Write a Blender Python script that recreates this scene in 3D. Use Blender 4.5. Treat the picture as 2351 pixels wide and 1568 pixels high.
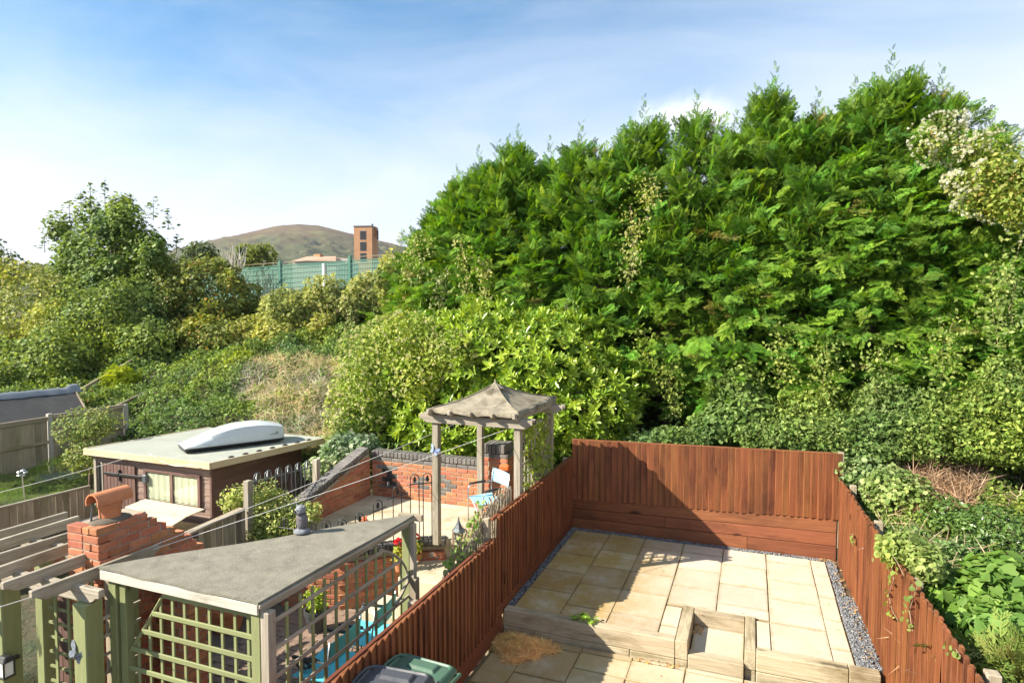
import bpy, bmesh, math, random
import numpy as np
from mathutils import Vector, Matrix

RND = random.Random(11)
NR = np.random.default_rng(5)
scene = bpy.context.scene
for _o in list(bpy.data.objects):
    bpy.data.objects.remove(_o)

# ------------------------------------------------------------------ camera
PW = 2351.0                                   # photo measured at this width
CX, CY, F, H = 1175.5, 784.0, 1430.0, 3.8     # principal point, focal length (px), eye height above the raised patio
YAW = math.atan(551.5 / F)
TILT = math.atan(66.0 / F)
cam_d = bpy.data.cameras.new('camera')
cam = bpy.data.objects.new('camera', cam_d)
scene.collection.objects.link(cam)
cam_d.sensor_width = 36.0
cam_d.lens = 36.0 * F / PW
cam_d.clip_start = 0.05
cam_d.clip_end = 12000.0
cam.location = (0, 0, H)
cam.rotation_euler = (math.pi / 2 - TILT, 0, YAW)
scene.camera = cam
scene.render.resolution_x = 1024
scene.render.resolution_y = 682

# ------------------------------------------------------------------ light
SUNV = Vector((-1.13, -0.82, 1.0)).normalized()
SUN_EL = math.asin(SUNV.z)
world = bpy.data.worlds.new('World')
scene.world = world
world.use_nodes = True
wn = world.node_tree
wn.nodes.clear()
def WN(t, **k):
    n = wn.nodes.new(t)
    for a, b in k.items():
        setattr(n, a, b)
    return n
def WL_(a, b):
    wn.links.new(a, b)
w_out = WN('ShaderNodeOutputWorld')
w_bg = WN('ShaderNodeBackground')
w_bg.inputs['Strength'].default_value = 0.15
w_sky = WN('ShaderNodeTexSky', sky_type='NISHITA')
w_sky.sun_disc = False
w_sky.sun_elevation = SUN_EL
w_sky.sun_rotation = math.atan2(SUNV.x, SUNV.y)
w_sky.altitude = 60.0
w_sky.air_density = 0.75
w_sky.dust_density = 0.0
w_sky.ozone_density = 1.6
w_co = WN('ShaderNodeTexCoord')
w_mp = WN('ShaderNodeMapping')
w_mp.inputs['Rotation'].default_value = (0.15, 0.25, 0.5)
w_mp.inputs['Scale'].default_value = (1.0, 2.6, 5.5)
w_n1 = WN('ShaderNodeTexNoise')
w_n1.inputs['Scale'].default_value = 1.15
w_n1.inputs['Detail'].default_value = 8
w_n1.inputs['Roughness'].default_value = 0.60
w_n1.inputs['Distortion'].default_value = 0.5
w_r1 = WN('ShaderNodeMapRange')
w_r1.inputs['From Min'].default_value = 0.40
w_r1.inputs['From Max'].default_value = 0.78
w_r1.inputs['To Max'].default_value = 0.42
WL_(w_co.outputs['Generated'], w_mp.inputs['Vector'])
WL_(w_mp.outputs['Vector'], w_n1.inputs['Vector'])
WL_(w_n1.outputs['Fac'], w_r1.inputs['Value'])
# a thin high veil, thicker towards the east side of the sky and down to the horizon
w_sep = WN('ShaderNodeSeparateXYZ')
WL_(w_co.outputs['Generated'], w_sep.inputs[0])
w_vx = WN('ShaderNodeMapRange', interpolation_type='SMOOTHSTEP')
w_vx.inputs['From Min'].default_value = -0.72
w_vx.inputs['From Max'].default_value = 0.75
w_vx.inputs['To Max'].default_value = 0.62
WL_(w_sep.outputs['X'], w_vx.inputs['Value'])
w_vz = WN('ShaderNodeMapRange', interpolation_type='SMOOTHERSTEP')
w_vz.inputs['From Min'].default_value = 0.45
w_vz.inputs['From Max'].default_value = 0.06
w_vz.inputs['To Max'].default_value = 0.90
WL_(w_sep.outputs['Z'], w_vz.inputs['Value'])
w_a1 = WN('ShaderNodeMath', operation='ADD')
w_a2 = WN('ShaderNodeMath', operation='ADD', use_clamp=True)
WL_(w_r1.outputs[0], w_a1.inputs[0])
WL_(w_vx.outputs[0], w_a1.inputs[1])
WL_(w_a1.outputs[0], w_a2.inputs[0])
WL_(w_vz.outputs[0], w_a2.inputs[1])
# one small bright cumulus standing over the trees
def _dir(x, y):
    a = (x - CX) / F; b = (CY - y) / F
    ct, st, cy, sy = math.cos(TILT), math.sin(TILT), math.cos(YAW), math.sin(YAW)
    fw = ct + b * st; up = b * ct - st
    return Vector((a * cy - fw * sy, a * sy + fw * cy, up))
def _cloud(px, py, rad, lo):
    cd = _dir(px, py).normalized()
    dist = WN('ShaderNodeVectorMath', operation='DISTANCE')
    sq = WN('ShaderNodeVectorMath', operation='MULTIPLY')
    sq.inputs[1].default_value = (1, 1, 2.1)
    WL_(w_co.outputs['Generated'], sq.inputs[0])
    WL_(sq.outputs[0], dist.inputs[0])
    dist.inputs[1].default_value = (cd.x, cd.y, cd.z * 2.1)
    nz = WN('ShaderNodeTexNoise')
    nz.inputs['Scale'].default_value = 16.0
    nz.inputs['Detail'].default_value = 7
    WL_(w_co.outputs['Generated'], nz.inputs['Vector'])
    ma = WN('ShaderNodeMath', operation='MULTIPLY_ADD')
    WL_(nz.outputs['Fac'], ma.inputs[0])
    ma.inputs[1].default_value = rad * 1.5
    WL_(dist.outputs['Value'], ma.inputs[2])
    mr = WN('ShaderNodeMapRange', interpolation_type='SMOOTHSTEP')
    mr.inputs['From Min'].default_value = rad * 1.65
    mr.inputs['From Max'].default_value = rad * lo
    WL_(ma.outputs[0], mr.inputs['Value'])
    return mr.outputs[0]
w_c1 = _cloud(1605, 268, 0.100, 0.80)
w_mx = WN('ShaderNodeMix', data_type='RGBA')
WL_(w_a2.outputs[0], w_mx.inputs['Factor'])
w_hs = WN('ShaderNodeHueSaturation')
w_hs.inputs['Saturation'].default_value = 1.34
w_hs.inputs['Value'].default_value = 0.49
w_hs.inputs['Hue'].default_value = 0.486
WL_(w_sky.outputs[0], w_hs.inputs['Color'])
WL_(w_hs.outputs[0], w_mx.inputs['A'])
w_mx.inputs['B'].default_value = (2.0, 2.17, 2.46, 1)
w_mx2 = WN('ShaderNodeMix', data_type='RGBA')
WL_(w_c1, w_mx2.inputs['Factor'])
WL_(w_mx.outputs['Result'], w_mx2.inputs['A'])
w_mx2.inputs['B'].default_value = (2.75, 2.77, 2.82, 1)
WL_(w_mx2.outputs['Result'], w_bg.inputs['Color'])
WL_(w_bg.outputs[0], w_out.inputs[0])

sun_d = bpy.data.lights.new('sun', 'SUN')
sun_d.energy = 4.3
sun_d.angle = math.radians(0.53)
sun_d.color = (1.0, 0.925, 0.79)
sun = bpy.data.objects.new('sun', sun_d)
scene.collection.objects.link(sun)
sun.location = (-30, -20, 30)
sun.rotation_euler = SUNV.to_track_quat('Z', 'Y').to_euler()

vs = scene.view_settings
vs.view_transform = 'Standard'
vs.look = 'None'
vs.exposure = 1.68
vs.gamma = 1.0
vs.use_curve_mapping = False

# ------------------------------------------------------------------ geometry helpers
def ray(x, y):
    return _dir(x, y)
def P(x, y, X=None, Y=None, Z=None, t=None):
    """point on the ray through photo pixel (x, y) that lies at world X, Y or Z"""
    r = _dir(x, y)
    if X is not None: t = X / r.x
    elif Y is not None: t = Y / r.y
    elif Z is not None: t = (Z - H) / r.z
    return Vector((r.x * t, r.y * t, H + r.z * t))

WLOC = {}
def put(o, parent, wloc):
    wloc = Vector(wloc)
    scene.collection.objects.link(o)
    if parent is not None:
        o.parent = parent
        o.location = wloc - WLOC[parent.name]
    else:
        o.location = wloc
    WLOC[o.name] = wloc
    return o
def tag(o, label=None, cat=None, group=None, kind=None):
    if label: o['label'] = label
    if cat: o['category'] = cat
    if group: o['group'] = group
    if kind: o['kind'] = kind
    return o
def thing(name, loc, label, cat, group=None):
    o = bpy.data.objects.new(name, None)
    o.empty_display_size = 0.1
    put(o, None, loc)
    return tag(o, label, cat, group)

BOXF = [(0, 3, 2, 1), (4, 5, 6, 7), (0, 1, 5, 4), (1, 2, 6, 5), (2, 3, 7, 6), (3, 0, 4, 7)]
class MB:
    def __init__(s):
        s.v = []; s.f = []
    def add(s, vs_, fs_):
        n = len(s.v)
        s.v.extend([tuple(q) for q in vs_])
        s.f.extend([tuple(i + n for i in f) for f in fs_])
        return s
    def bx(s, x0, x1, y0, y1, z0, z1):
        return s.add([(x0, y0, z0), (x1, y0, z0), (x1, y1, z0), (x0, y1, z0), (x0, y0, z1), (x1, y0, z1), (x1, y1, z1), (x0, y1, z1)], BOXF)
    def beam(s, p0, p1, w, h, up=(0, 0, 1)):
        """box from p0 to p1, w wide (sideways), h high (along up), centred on the line"""
        p0 = Vector(p0); p1 = Vector(p1); d = (p1 - p0).normalized(); up = Vector(up)
        sd = d.cross(up)
        if sd.length < 1e-5: sd = d.cross(Vector((1, 0, 0)))
        sd.normalize(); u = sd.cross(d).normalized()
        a = sd * (w / 2); b = u * (h / 2)
        return s.add([p0 - a - b, p0 + a - b, p0 + a + b, p0 - a + b, p1 - a - b, p1 + a - b, p1 + a + b, p1 - a + b],
                     [(0, 3, 2, 1), (4, 5, 6, 7), (0, 1, 5, 4), (1, 2, 6, 5), (2, 3, 7, 6), (3, 0, 4, 7)])
    def prism(s, pts, vec):
        n = len(pts); vec = Vector(vec)
        a = [Vector(p) for p in pts]; b = [p + vec for p in a]
        fs = [tuple(range(n - 1, -1, -1)), tuple(range(n, 2 * n))]
        for i in range(n):
            j = (i + 1) % n
            fs.append((i, j, n + j, n + i))
        return s.add(a + b, fs)
    def tube(s, pts, r, n=8, caps=True):
        pts = [Vector(p) for p in pts]
        rs = r if isinstance(r, (list, tuple)) else [r] * len(pts)
        vs_ = []; fs = []
        prev = None
        for i, p in enumerate(pts):
            if i == 0: d = pts[1] - pts[0]
            elif i == len(pts) - 1: d = pts[-1] - pts[-2]
            else: d = pts[i + 1] - pts[i - 1]
            d.normalize()
            if prev is None:
                sd = d.cross(Vector((0, 0, 1)))
                if sd.length < 1e-3: sd = d.cross(Vector((1, 0, 0)))
            else:
                sd = prev - d * prev.dot(d)
            sd.normalize(); prev = sd; u = d.cross(sd)
            for k in range(n):
                a = 2 * math.pi * k / n
                vs_.append(p + (sd * math.cos(a) + u * math.sin(a)) * rs[i])
        for i in range(len(pts) - 1):
            for k in range(n):
                k2 = (k + 1) % n
                fs.append((i * n + k, i * n + k2, (i + 1) * n + k2, (i + 1) * n + k))
        if caps:
            fs.append(tuple(range(n - 1, -1, -1)))
            m = (len(pts) - 1) * n
            fs.append(tuple(range(m, m + n)))
        return s.add(vs_, fs)
    def lathe(s, c, prof, n=20, sx=1.0, sy=1.0, close=True):
        c = Vector(c); vs_ = []; fs = []
        for r, z in prof:
            for k in range(n):
                a = 2 * math.pi * k / n
                vs_.append((c.x + r * sx * math.cos(a), c.y + r * sy * math.sin(a), c.z + z))
        for i in range(len(prof) - 1):
            for k in range(n):
                k2 = (k + 1) % n
                fs.append((i * n + k, i * n + k2, (i + 1) * n + k2, (i + 1) * n + k))
        if close:
            if prof[0][0] > 1e-4: fs.append(tuple(range(n - 1, -1, -1)))
            m = (len(prof) - 1) * n
            if prof[-1][0] > 1e-4: fs.append(tuple(range(m, m + n)))
        return s.add(vs_, fs)
    def mesh(s, name, mat, origin=(0, 0, 0), bevel=0.0, smooth=False, seg=1):
        o = Vector(origin)
        me = bpy.data.meshes.new(name)
        me.from_pydata([(x - o.x, y - o.y, z - o.z) for x, y, z in s.v], [], s.f)
        if bevel > 0:
            bm = bmesh.new(); bm.from_mesh(me)
            bmesh.ops.bevel(bm, geom=[e for e in bm.edges if len(e.link_faces) == 2 and e.calc_face_angle(0) > 0.5], offset=bevel, segments=seg, affect='EDGES', profile=0.5)
            bm.to_mesh(me); bm.free()
        if mat is not None: me.materials.append(mat)
        if smooth:
            me.polygons.foreach_set('use_smooth', [True] * len(me.polygons))
            if smooth != 'all':
                me.set_sharp_from_angle(angle=math.radians(40))
        me.update()
        return me
    def build(s, name, mat, parent=None, bevel=0.0, smooth=False, origin=None, seg=1):
        if origin is None:
            a = np.array(s.v)
            mn = a.min(0); mx = a.max(0)
            origin = ((mn[0] + mx[0]) / 2, (mn[1] + mx[1]) / 2, mn[2])
        me = s.mesh(name, mat, origin, bevel, smooth, seg)
        o = bpy.data.objects.new(name, me)
        return put(o, parent, origin)
def piece(me, name, parent, loc, rot=(0, 0, 0), scale=(1, 1, 1)):
    o = bpy.data.objects.new(name, me)
    put(o, parent, loc)
    o.rotation_euler = rot
    o.scale = scale
    return o

# ------------------------------------------------------------------ materials
def newmat(name):
    m = bpy.data.materials.new(name); m.use_nodes = True
    nt = m.node_tree
    b = nt.nodes['Principled BSDF']
    return m, nt, b
def ND(nt, t, **k):
    n = nt.nodes.new(t)
    for a, b in k.items(): setattr(n, a, b)
    return n
def c4(c): return (c[0], c[1], c[2], 1.0)
def coords(nt, stretch=(1, 1, 1), world_space=False, rand=True):
    if world_space:
        g = ND(nt, 'ShaderNodeNewGeometry'); src = g.outputs['Position']
    else:
        g = ND(nt, 'ShaderNodeTexCoord'); src = g.outputs['Object']
    mp = ND(nt, 'ShaderNodeMapping')
    mp.inputs['Scale'].default_value = stretch
    nt.links.new(src, mp.inputs['Vector'])
    out = mp.outputs['Vector']
    if rand and not world_space:
        oi = ND(nt, 'ShaderNodeObjectInfo')
        vm = ND(nt, 'ShaderNodeVectorMath', operation='SCALE')
        vm.inputs[0].default_value = (37.0, 61.0, 23.0)
        nt.links.new(oi.outputs['Random'], vm.inputs['Scale'])
        va = ND(nt, 'ShaderNodeVectorMath', operation='ADD')
        nt.links.new(out, va.inputs[0]); nt.links.new(vm.outputs[0], va.inputs[1])
        out = va.outputs[0]
    return out
def noise(nt, vec, scale, detail=6, rough=0.6, lo=0.35, hi=0.65):
    n = ND(nt, 'ShaderNodeTexNoise')
    n.inputs['Scale'].default_value = scale
    n.inputs['Detail'].default_value = detail
    n.inputs['Roughness'].default_value = rough
    nt.links.new(vec, n.inputs['Vector'])
    r = ND(nt, 'ShaderNodeMapRange')
    r.inputs['From Min'].default_value = lo
    r.inputs['From Max'].default_value = hi
    nt.links.new(n.outputs['Fac'], r.inputs['Value'])
    return r.outputs[0]
def mixc(nt, fac, a, b, blend='MIX'):
    m = ND(nt, 'ShaderNodeMix', data_type='RGBA', blend_type=blend)
    if hasattr(fac, 'links') or hasattr(fac, 'is_linked'): nt.links.new(fac, m.inputs['Factor'])
    else: m.inputs['Factor'].default_value = fac
    for s_, q in (('A', a), ('B', b)):
        if isinstance(q, (tuple, list)): m.inputs[s_].default_value = c4(q)
        else: nt.links.new(q, m.inputs[s_])
    return m.outputs['Result']
def objvar(nt, col, amt, hue=0.0):
    """brightness (and a little hue) differs from object to object"""
    oi = ND(nt, 'ShaderNodeObjectInfo')
    r = ND(nt, 'ShaderNodeMapRange')
    r.inputs['To Min'].default_value = 1 - amt; r.inputs['To Max'].default_value = 1 + amt
    nt.links.new(oi.outputs['Random'], r.inputs['Value'])
    h = ND(nt, 'ShaderNodeHueSaturation')
    nt.links.new(r.outputs[0], h.inputs['Value'])
    if hue:
        r2 = ND(nt, 'ShaderNodeMapRange')
        r2.inputs['To Min'].default_value = 0.5 - hue; r2.inputs['To Max'].default_value = 0.5 + hue
        m_ = ND(nt, 'ShaderNodeMath', operation='FRACT')
        m2 = ND(nt, 'ShaderNodeMath', operation='MULTIPLY')
        m2.inputs[1].default_value = 17.31
        nt.links.new(oi.outputs['Random'], m2.inputs[0]); nt.links.new(m2.outputs[0], m_.inputs[0])
        nt.links.new(m_.outputs[0], r2.inputs['Value']); nt.links.new(r2.outputs[0], h.inputs['Hue'])
    nt.links.new(col, h.inputs['Color'])
    return h.outputs[0]
def bump(nt, b, h, strength, dist=0.01):
    n = ND(nt, 'ShaderNodeBump')
    n.inputs['Strength'].default_value = strength
    n.inputs['Distance'].default_value = dist
    nt.links.new(h, n.inputs['Height']); nt.links.new(n.outputs[0], b.inputs['Normal'])
def wood(name, c1, c2, c3=None, axis='z', rough=0.75, var=0.15, wear=0.5, grain=34.0, wscale=2.2, bumpy=0.5, spec=0.3):
    m, nt, b = newmat(name)
    st = {'x': (0.05, 1, 1), 'y': (1, 0.05, 1), 'z': (1, 1, 0.05)}[axis]
    v = coords(nt, st)
    g = noise(nt, v, grain, 7, 0.65, 0.3, 0.7)
    col = mixc(nt, g, c1, c2)
    if c3 is not None:
        st2 = {'x': (0.35, 1, 1), 'y': (1, 0.35, 1), 'z': (1, 1, 0.35)}[axis]
        v2 = coords(nt, st2)
        w = noise(nt, v2, wscale, 8, 0.7, 0.62 - wear * 0.25, 0.80 - wear * 0.2)
        col = mixc(nt, w, col, c3)
        k = noise(nt, v2, 7.0, 3, 0.5, 0.68, 0.76)
        col = mixc(nt, k, col, tuple(q * 0.35 for q in c1))
    col = objvar(nt, col, var, 0.006)
    nt.links.new(col, b.inputs['Base Color'])
    b.inputs['Roughness'].default_value = rough
    b.inputs['Specular IOR Level'].default_value = spec
    bump(nt, b, g, bumpy, 0.004)
    return m
def stone(name, c1, c2, c3=None, scale=3.0, rough=0.85, var=0.1, bumpy=0.5, fine=90.0, lo3=0.52, hi3=0.72, spec=0.3, world_space=False, hue=0.0):
    m, nt, b = newmat(name)
    v = coords(nt, world_space=world_space)
    a = noise(nt, v, scale, 8, 0.65, 0.3, 0.7)
    col = mixc(nt, a, c1, c2)
    if c3 is not None:
        w = noise(nt, v, scale * 0.6, 8, 0.72, lo3, hi3)
        col = mixc(nt, w, col, c3)
    f = noise(nt, v, fine, 3, 0.6, 0.3, 0.7)
    col = mixc(nt, f, col, mixc(nt, 0.75, col, (0.02, 0.02, 0.015), 'MIX'), 'MIX') if False else mixc(nt, mulf(nt, f, 0.22), col, (0.03, 0.025, 0.02))
    if var: col = objvar(nt, col, var, hue)
    nt.links.new(col, b.inputs['Base Color'])
    b.inputs['Roughness'].default_value = rough
    b.inputs['Specular IOR Level'].default_value = spec
    bump(nt, b, f, bumpy, 0.003)
    return m
def mulf(nt, s_, k):
    n = ND(nt, 'ShaderNodeMath', operation='MULTIPLY')
    nt.links.new(s_, n.inputs[0]); n.inputs[1].default_value = k
    return n.outputs[0]
def plain(name, c, rough=0.5, metal=0.0, spec=0.5, dirt=0.25, dscale=9.0, coat=0.0):
    m, nt, b = newmat(name)
    v = coords(nt)
    w = noise(nt, v, dscale, 6, 0.65, 0.4, 0.75)
    col = mixc(nt, mulf(nt, w, dirt), c, tuple(q * 0.4 + 0.03 for q in c))
    nt.links.new(col, b.inputs['Base Color'])
    r = ND(nt, 'ShaderNodeMapRange')
    r.inputs['To Min'].default_value = max(0.05, rough - 0.1); r.inputs['To Max'].default_value = min(1, rough + 0.2)
    nt.links.new(w, r.inputs['Value']); nt.links.new(r.outputs[0], b.inputs['Roughness'])
    b.inputs['Metallic'].default_value = metal
    b.inputs['Specular IOR Level'].default_value = spec
    b.inputs['Coat Weight'].default_value = coat
    return m
def foliage(name, rough=0.55, trans=0.35, spec=0.35):
    """leaf colour comes from the per-leaf 'tint' attribute"""
    m, nt, b = newmat(name)
    at = ND(nt, 'ShaderNodeAttribute', attribute_name='tint')
    nt.links.new(at.outputs['Color'], b.inputs['Base Color'])
    b.inputs['Roughness'].default_value = rough
    b.inputs['Specular IOR Level'].default_value = spec
    tr = ND(nt, 'ShaderNodeBsdfTranslucent')
    h = ND(nt, 'ShaderNodeHueSaturation')
    h.inputs['Hue'].default_value = 0.485; h.inputs['Saturation'].default_value = 1.1; h.inputs['Value'].default_value = 1.25
    nt.links.new(at.outputs['Color'], h.inputs['Color']); nt.links.new(h.outputs[0], tr.inputs['Color'])
    mx = ND(nt, 'ShaderNodeMixShader')
    mx.inputs[0].default_value = trans
    nt.links.new(b.outputs[0], mx.inputs[1]); nt.links.new(tr.outputs[0], mx.inputs[2])
    nt.links.new(mx.outputs[0], nt.nodes['Material Output'].inputs['Surface'])
    return m

M = {}
M['fence_red'] = wood('stained_fence_wood', (0.165, 0.055, 0.021), (0.275, 0.102, 0.038), (0.088, 0.030, 0.014), 'z', 0.66, 0.10, 0.55, 30, 2.0, 0.8)
M['fence_red_x'] = wood('stained_plank_wood', (0.150, 0.051, 0.022), (0.25, 0.093, 0.039), (0.080, 0.029, 0.014), 'x', 0.62, 0.14, 0.5, 30, 1.6, 0.6)
M['fence_red_y'] = wood('stained_rail_wood', (0.12, 0.036, 0.017), (0.20, 0.064, 0.028), (0.08, 0.024, 0.012), 'y', 0.62, 0.12, 0.5, 30, 1.6, 0.6)
M['fence_edge'] = wood('bare_sawn_end', (0.33, 0.22, 0.13), (0.45, 0.33, 0.21), None, 'z', 0.8, 0.2)
for ax in 'xyz':
    M['green_' + ax] = wood('green_painted_wood_' + ax, (0.185, 0.208, 0.092), (0.25, 0.27, 0.125), (0.165, 0.165, 0.08), ax, 0.6, 0.08, 0.35, 26, 2.5, 0.35)
    M['grey_' + ax] = wood('weathered_grey_wood_' + ax, (0.24, 0.205, 0.150), (0.42, 0.375, 0.30), (0.16, 0.135, 0.085), ax, 0.85, 0.14, 0.5, 42, 2.0, 0.8)
    M['old_' + ax] = wood('old_fence_wood_' + ax, (0.24, 0.195, 0.135), (0.36, 0.305, 0.22), (0.15, 0.13, 0.07), ax, 0.85, 0.16, 0.5, 36, 1.6, 0.7)
    M['pine_' + ax] = wood('new_pine_' + ax, (0.48, 0.38, 0.24), (0.56, 0.46, 0.31), (0.42, 0.29, 0.15), ax, 0.65, 0.08, 0.3, 22, 2.5, 0.3)
    M['shedwood_' + ax] = wood('dark_brown_shed_wood_' + ax, (0.105, 0.058, 0.045), (0.155, 0.09, 0.072), (0.20, 0.135, 0.11), ax, 0.7, 0.12, 0.35, 30, 2.5, 0.5)
M['shedfront'] = wood('sun_bleached_shed_wood', (0.17, 0.112, 0.088), (0.26, 0.185, 0.15), (0.13, 0.08, 0.062), 'x', 0.75, 0.10, 0.4, 30, 2.5, 0.6)
M['sleeper_x'] = wood('sleeper_wood_x', (0.31, 0.25, 0.155), (0.46, 0.395, 0.28), (0.15, 0.11, 0.05), 'x', 0.85, 0.08, 0.55, 40, 2.6, 0.9)
M['sleeper_y'] = wood('sleeper_wood_y', (0.31, 0.25, 0.155), (0.46, 0.395, 0.28), (0.15, 0.11, 0.05), 'y', 0.85, 0.08, 0.55, 40, 2.6, 0.9)
M['ply'] = wood('plywood', (0.62, 0.49, 0.33), (0.72, 0.60, 0.43), (0.55, 0.42, 0.27), 'x', 0.7, 0.05, 0.3, 14, 2, 0.2)
M['brick'] = stone('red_brick', (0.36, 0.125, 0.062), (0.50, 0.20, 0.105), (0.44, 0.25, 0.16), 9, 0.85, 0.22, 0.6, 120, 0.55, 0.75, hue=0.012)
M['brick_dark'] = stone('blue_grey_brick', (0.11, 0.10, 0.095), (0.19, 0.175, 0.16), (0.24, 0.22, 0.185), 9, 0.7, 0.2, 0.5, 120)
M['brick_coal'] = stone('dark_coping_brick', (0.045, 0.042, 0.04), (0.085, 0.08, 0.075), (0.14, 0.13, 0.11), 9, 0.7, 0.2, 0.5, 120)
M['mortar'] = stone('mortar', (0.34, 0.29, 0.22), (0.44, 0.385, 0.30), (0.20, 0.17, 0.12), 7, 0.95, 0, 0.7, 140)
M['mortar_dark'] = stone('dark_mortar', (0.10, 0.085, 0.065), (0.17, 0.145, 0.11), None, 7, 0.95, 0, 0.7, 140)
M['paver'] = stone('brick_paver', (0.20, 0.135, 0.10), (0.30, 0.205, 0.155), (0.17, 0.15, 0.085), 7, 0.85, 0.18, 0.5, 120)
M['terracotta'] = stone('terracotta', (0.47, 0.165, 0.07), (0.56, 0.23, 0.11), (0.36, 0.16, 0.09), 8, 0.7, 0.06, 0.3, 90)
M['concrete'] = stone('concrete', (0.38, 0.36, 0.31), (0.50, 0.475, 0.42), (0.26, 0.245, 0.19), 5, 0.9, 0.06, 0.5, 120)
M['felt'] = stone('roofing_felt', (0.20, 0.185, 0.142), (0.28, 0.26, 0.205), (0.145, 0.137, 0.112), 8.0, 0.9, 0, 1.4, 110, 0.5, 0.72)
M['felt_dark'] = stone('black_roofing_felt', (0.040, 0.040, 0.042), (0.065, 0.065, 0.066), (0.09, 0.09, 0.085), 2.5, 0.85, 0, 0.8, 160)
M['shed_felt'] = stone('pale_green_roof_felt', (0.30, 0.32, 0.27), (0.36, 0.375, 0.32), (0.42, 0.42, 0.36), 1.2, 0.85, 0, 0.5, 160)
M['tarp'] = plain('grey_tarpaulin', (0.16, 0.18, 0.205), 0.45, 0, 0.5, 0.3)
M['black_metal'] = plain('black_metal', (0.022, 0.020, 0.018), 0.45, 0.0, 0.5, 0.3)
M['steel'] = plain('bare_steel_tube', (0.55, 0.56, 0.57), 0.32, 0.9, 0.5, 0.15)
M['blue_cloth'] = plain('turquoise_canvas', (0.10, 0.46, 0.55), 0.75, 0, 0.3, 0.2)
M['pale_blue_cloth'] = plain('pale_blue_canvas', (0.27, 0.55, 0.68), 0.75, 0, 0.3, 0.2)
M['orange'] = plain('orange_plastic', (0.75, 0.13, 0.03), 0.5)
M['white'] = plain('white_paint', (0.75, 0.75, 0.72), 0.45, 0, 0.5, 0.12)
M['rope'] = plain('pale_cord', (0.62, 0.60, 0.55), 0.8, 0, 0.3, 0.2)
M['bin_green'] = plain('green_bin_plastic', (0.062, 0.125, 0.080), 0.42, 0, 0.5, 0.45, 6)
M['bin_grey'] = plain('charcoal_bin_plastic', (0.055, 0.057, 0.066), 0.45, 0, 0.5, 0.5, 8)
M['box_white'] = plain('silver_grey_shell', (0.50, 0.53, 0.545), 0.28, 0, 0.5, 0.10, 3, 0.3)
M['box_black'] = plain('black_box_base', (0.03, 0.033, 0.036), 0.5)
M['print'] = plain('grey_print', (0.10, 0.10, 0.11), 0.5, 0, 0.4, 0.0)
M['grey_plastic'] = plain('dark_grey_plastic', (0.045, 0.047, 0.05), 0.5)
M['lead_grey'] = plain('grey_painted_metal', (0.10, 0.115, 0.125), 0.4, 0.2, 0.5, 0.3)
M['red_petal'] = plain('red_petal', (0.55, 0.008, 0.014), 0.6, 0, 0.3, 0.3, 40)
M['pewter'] = stone('pewter_ornament', (0.10, 0.12, 0.15), (0.30, 0.33, 0.37), (0.05, 0.06, 0.08), 45, 0.45, 0.05, 0.6, 220)
M['blue_glaze'] = stone('blue_ornament', (0.10, 0.17, 0.42), (0.45, 0.52, 0.68), (0.05, 0.08, 0.25), 45, 0.35, 0.05, 0.4, 220)
M['owl'] = stone('grey_owl_paint', (0.075, 0.075, 0.085), (0.24, 0.235, 0.25), (0.13, 0.07, 0.06), 60, 0.7, 0, 0.8, 200, 0.5, 0.62)
M['owl_head'] = stone('pale_owl_paint', (0.15, 0.16, 0.18), (0.30, 0.32, 0.345), (0.07, 0.075, 0.08), 45, 0.7, 0, 0.8, 200)
M['canvas'] = stone('old_canvas', (0.24, 0.205, 0.145), (0.37, 0.325, 0.245), (0.095, 0.08, 0.055), 4.5, 0.9, 0, 0.8, 110, 0.44, 0.66)
M['slate'] = stone('slate', (0.10, 0.11, 0.125), (0.17, 0.18, 0.195), None, 4, 0.7, 0.15, 0.4)
M['soil'] = stone('soil', (0.07, 0.05, 0.03), (0.12, 0.085, 0.05), None, 6, 0.95, 0, 0.8)
M['bark'] = wood('bark', (0.07, 0.05, 0.035), (0.15, 0.11, 0.08), (0.05, 0.055, 0.03), 'z', 0.9, 0.1, 0.4, 22, 2, 1.0)
M['twig'] = wood('dry_twig', (0.20, 0.135, 0.085), (0.33, 0.24, 0.15), None, 'z', 0.9, 0.1)
M['deadwood'] = wood('bleached_wood', (0.42, 0.38, 0.32), (0.6, 0.56, 0.49), None, 'z', 0.9, 0.1)
M['leaf'] = foliage('leaf', 0.55, 0.38, 0.18)
M['leaf_gloss'] = foliage('glossy_leaf', 0.32, 0.28, 0.4)
M['leaf_matte'] = foliage('matte_leaf', 0.75, 0.35, 0.2)
M['needle'] = foliage('conifer_scale_leaf', 0.65, 0.36, 0.15)
M['pale_x'] = wood('pale_weathered_board', (0.40, 0.37, 0.30), (0.54, 0.51, 0.44), (0.25, 0.22, 0.16), 'x', 0.8, 0.1, 0.4, 40, 2.5, 0.6)
M['curtain'] = plain('cream_curtain', (0.66, 0.62, 0.47), 0.9, 0, 0.2, 0.15, 5)
def _glass():
    m, nt, b = newmat('window_glass')
    tr = ND(nt, 'ShaderNodeBsdfTransparent'); gl = ND(nt, 'ShaderNodeBsdfGlossy')
    tr.inputs['Color'].default_value = (0.93, 0.96, 0.94, 1)
    gl.inputs['Roughness'].default_value = 0.04
    mx = ND(nt, 'ShaderNodeMixShader'); mx.inputs[0].default_value = 0.08
    nt.links.new(tr.outputs[0], mx.inputs[1]); nt.links.new(gl.outputs[0], mx.inputs[2])
    nt.links.new(mx.outputs[0], nt.nodes['Material Output'].inputs['Surface'])
    return m
M['glass'] = _glass()
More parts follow.
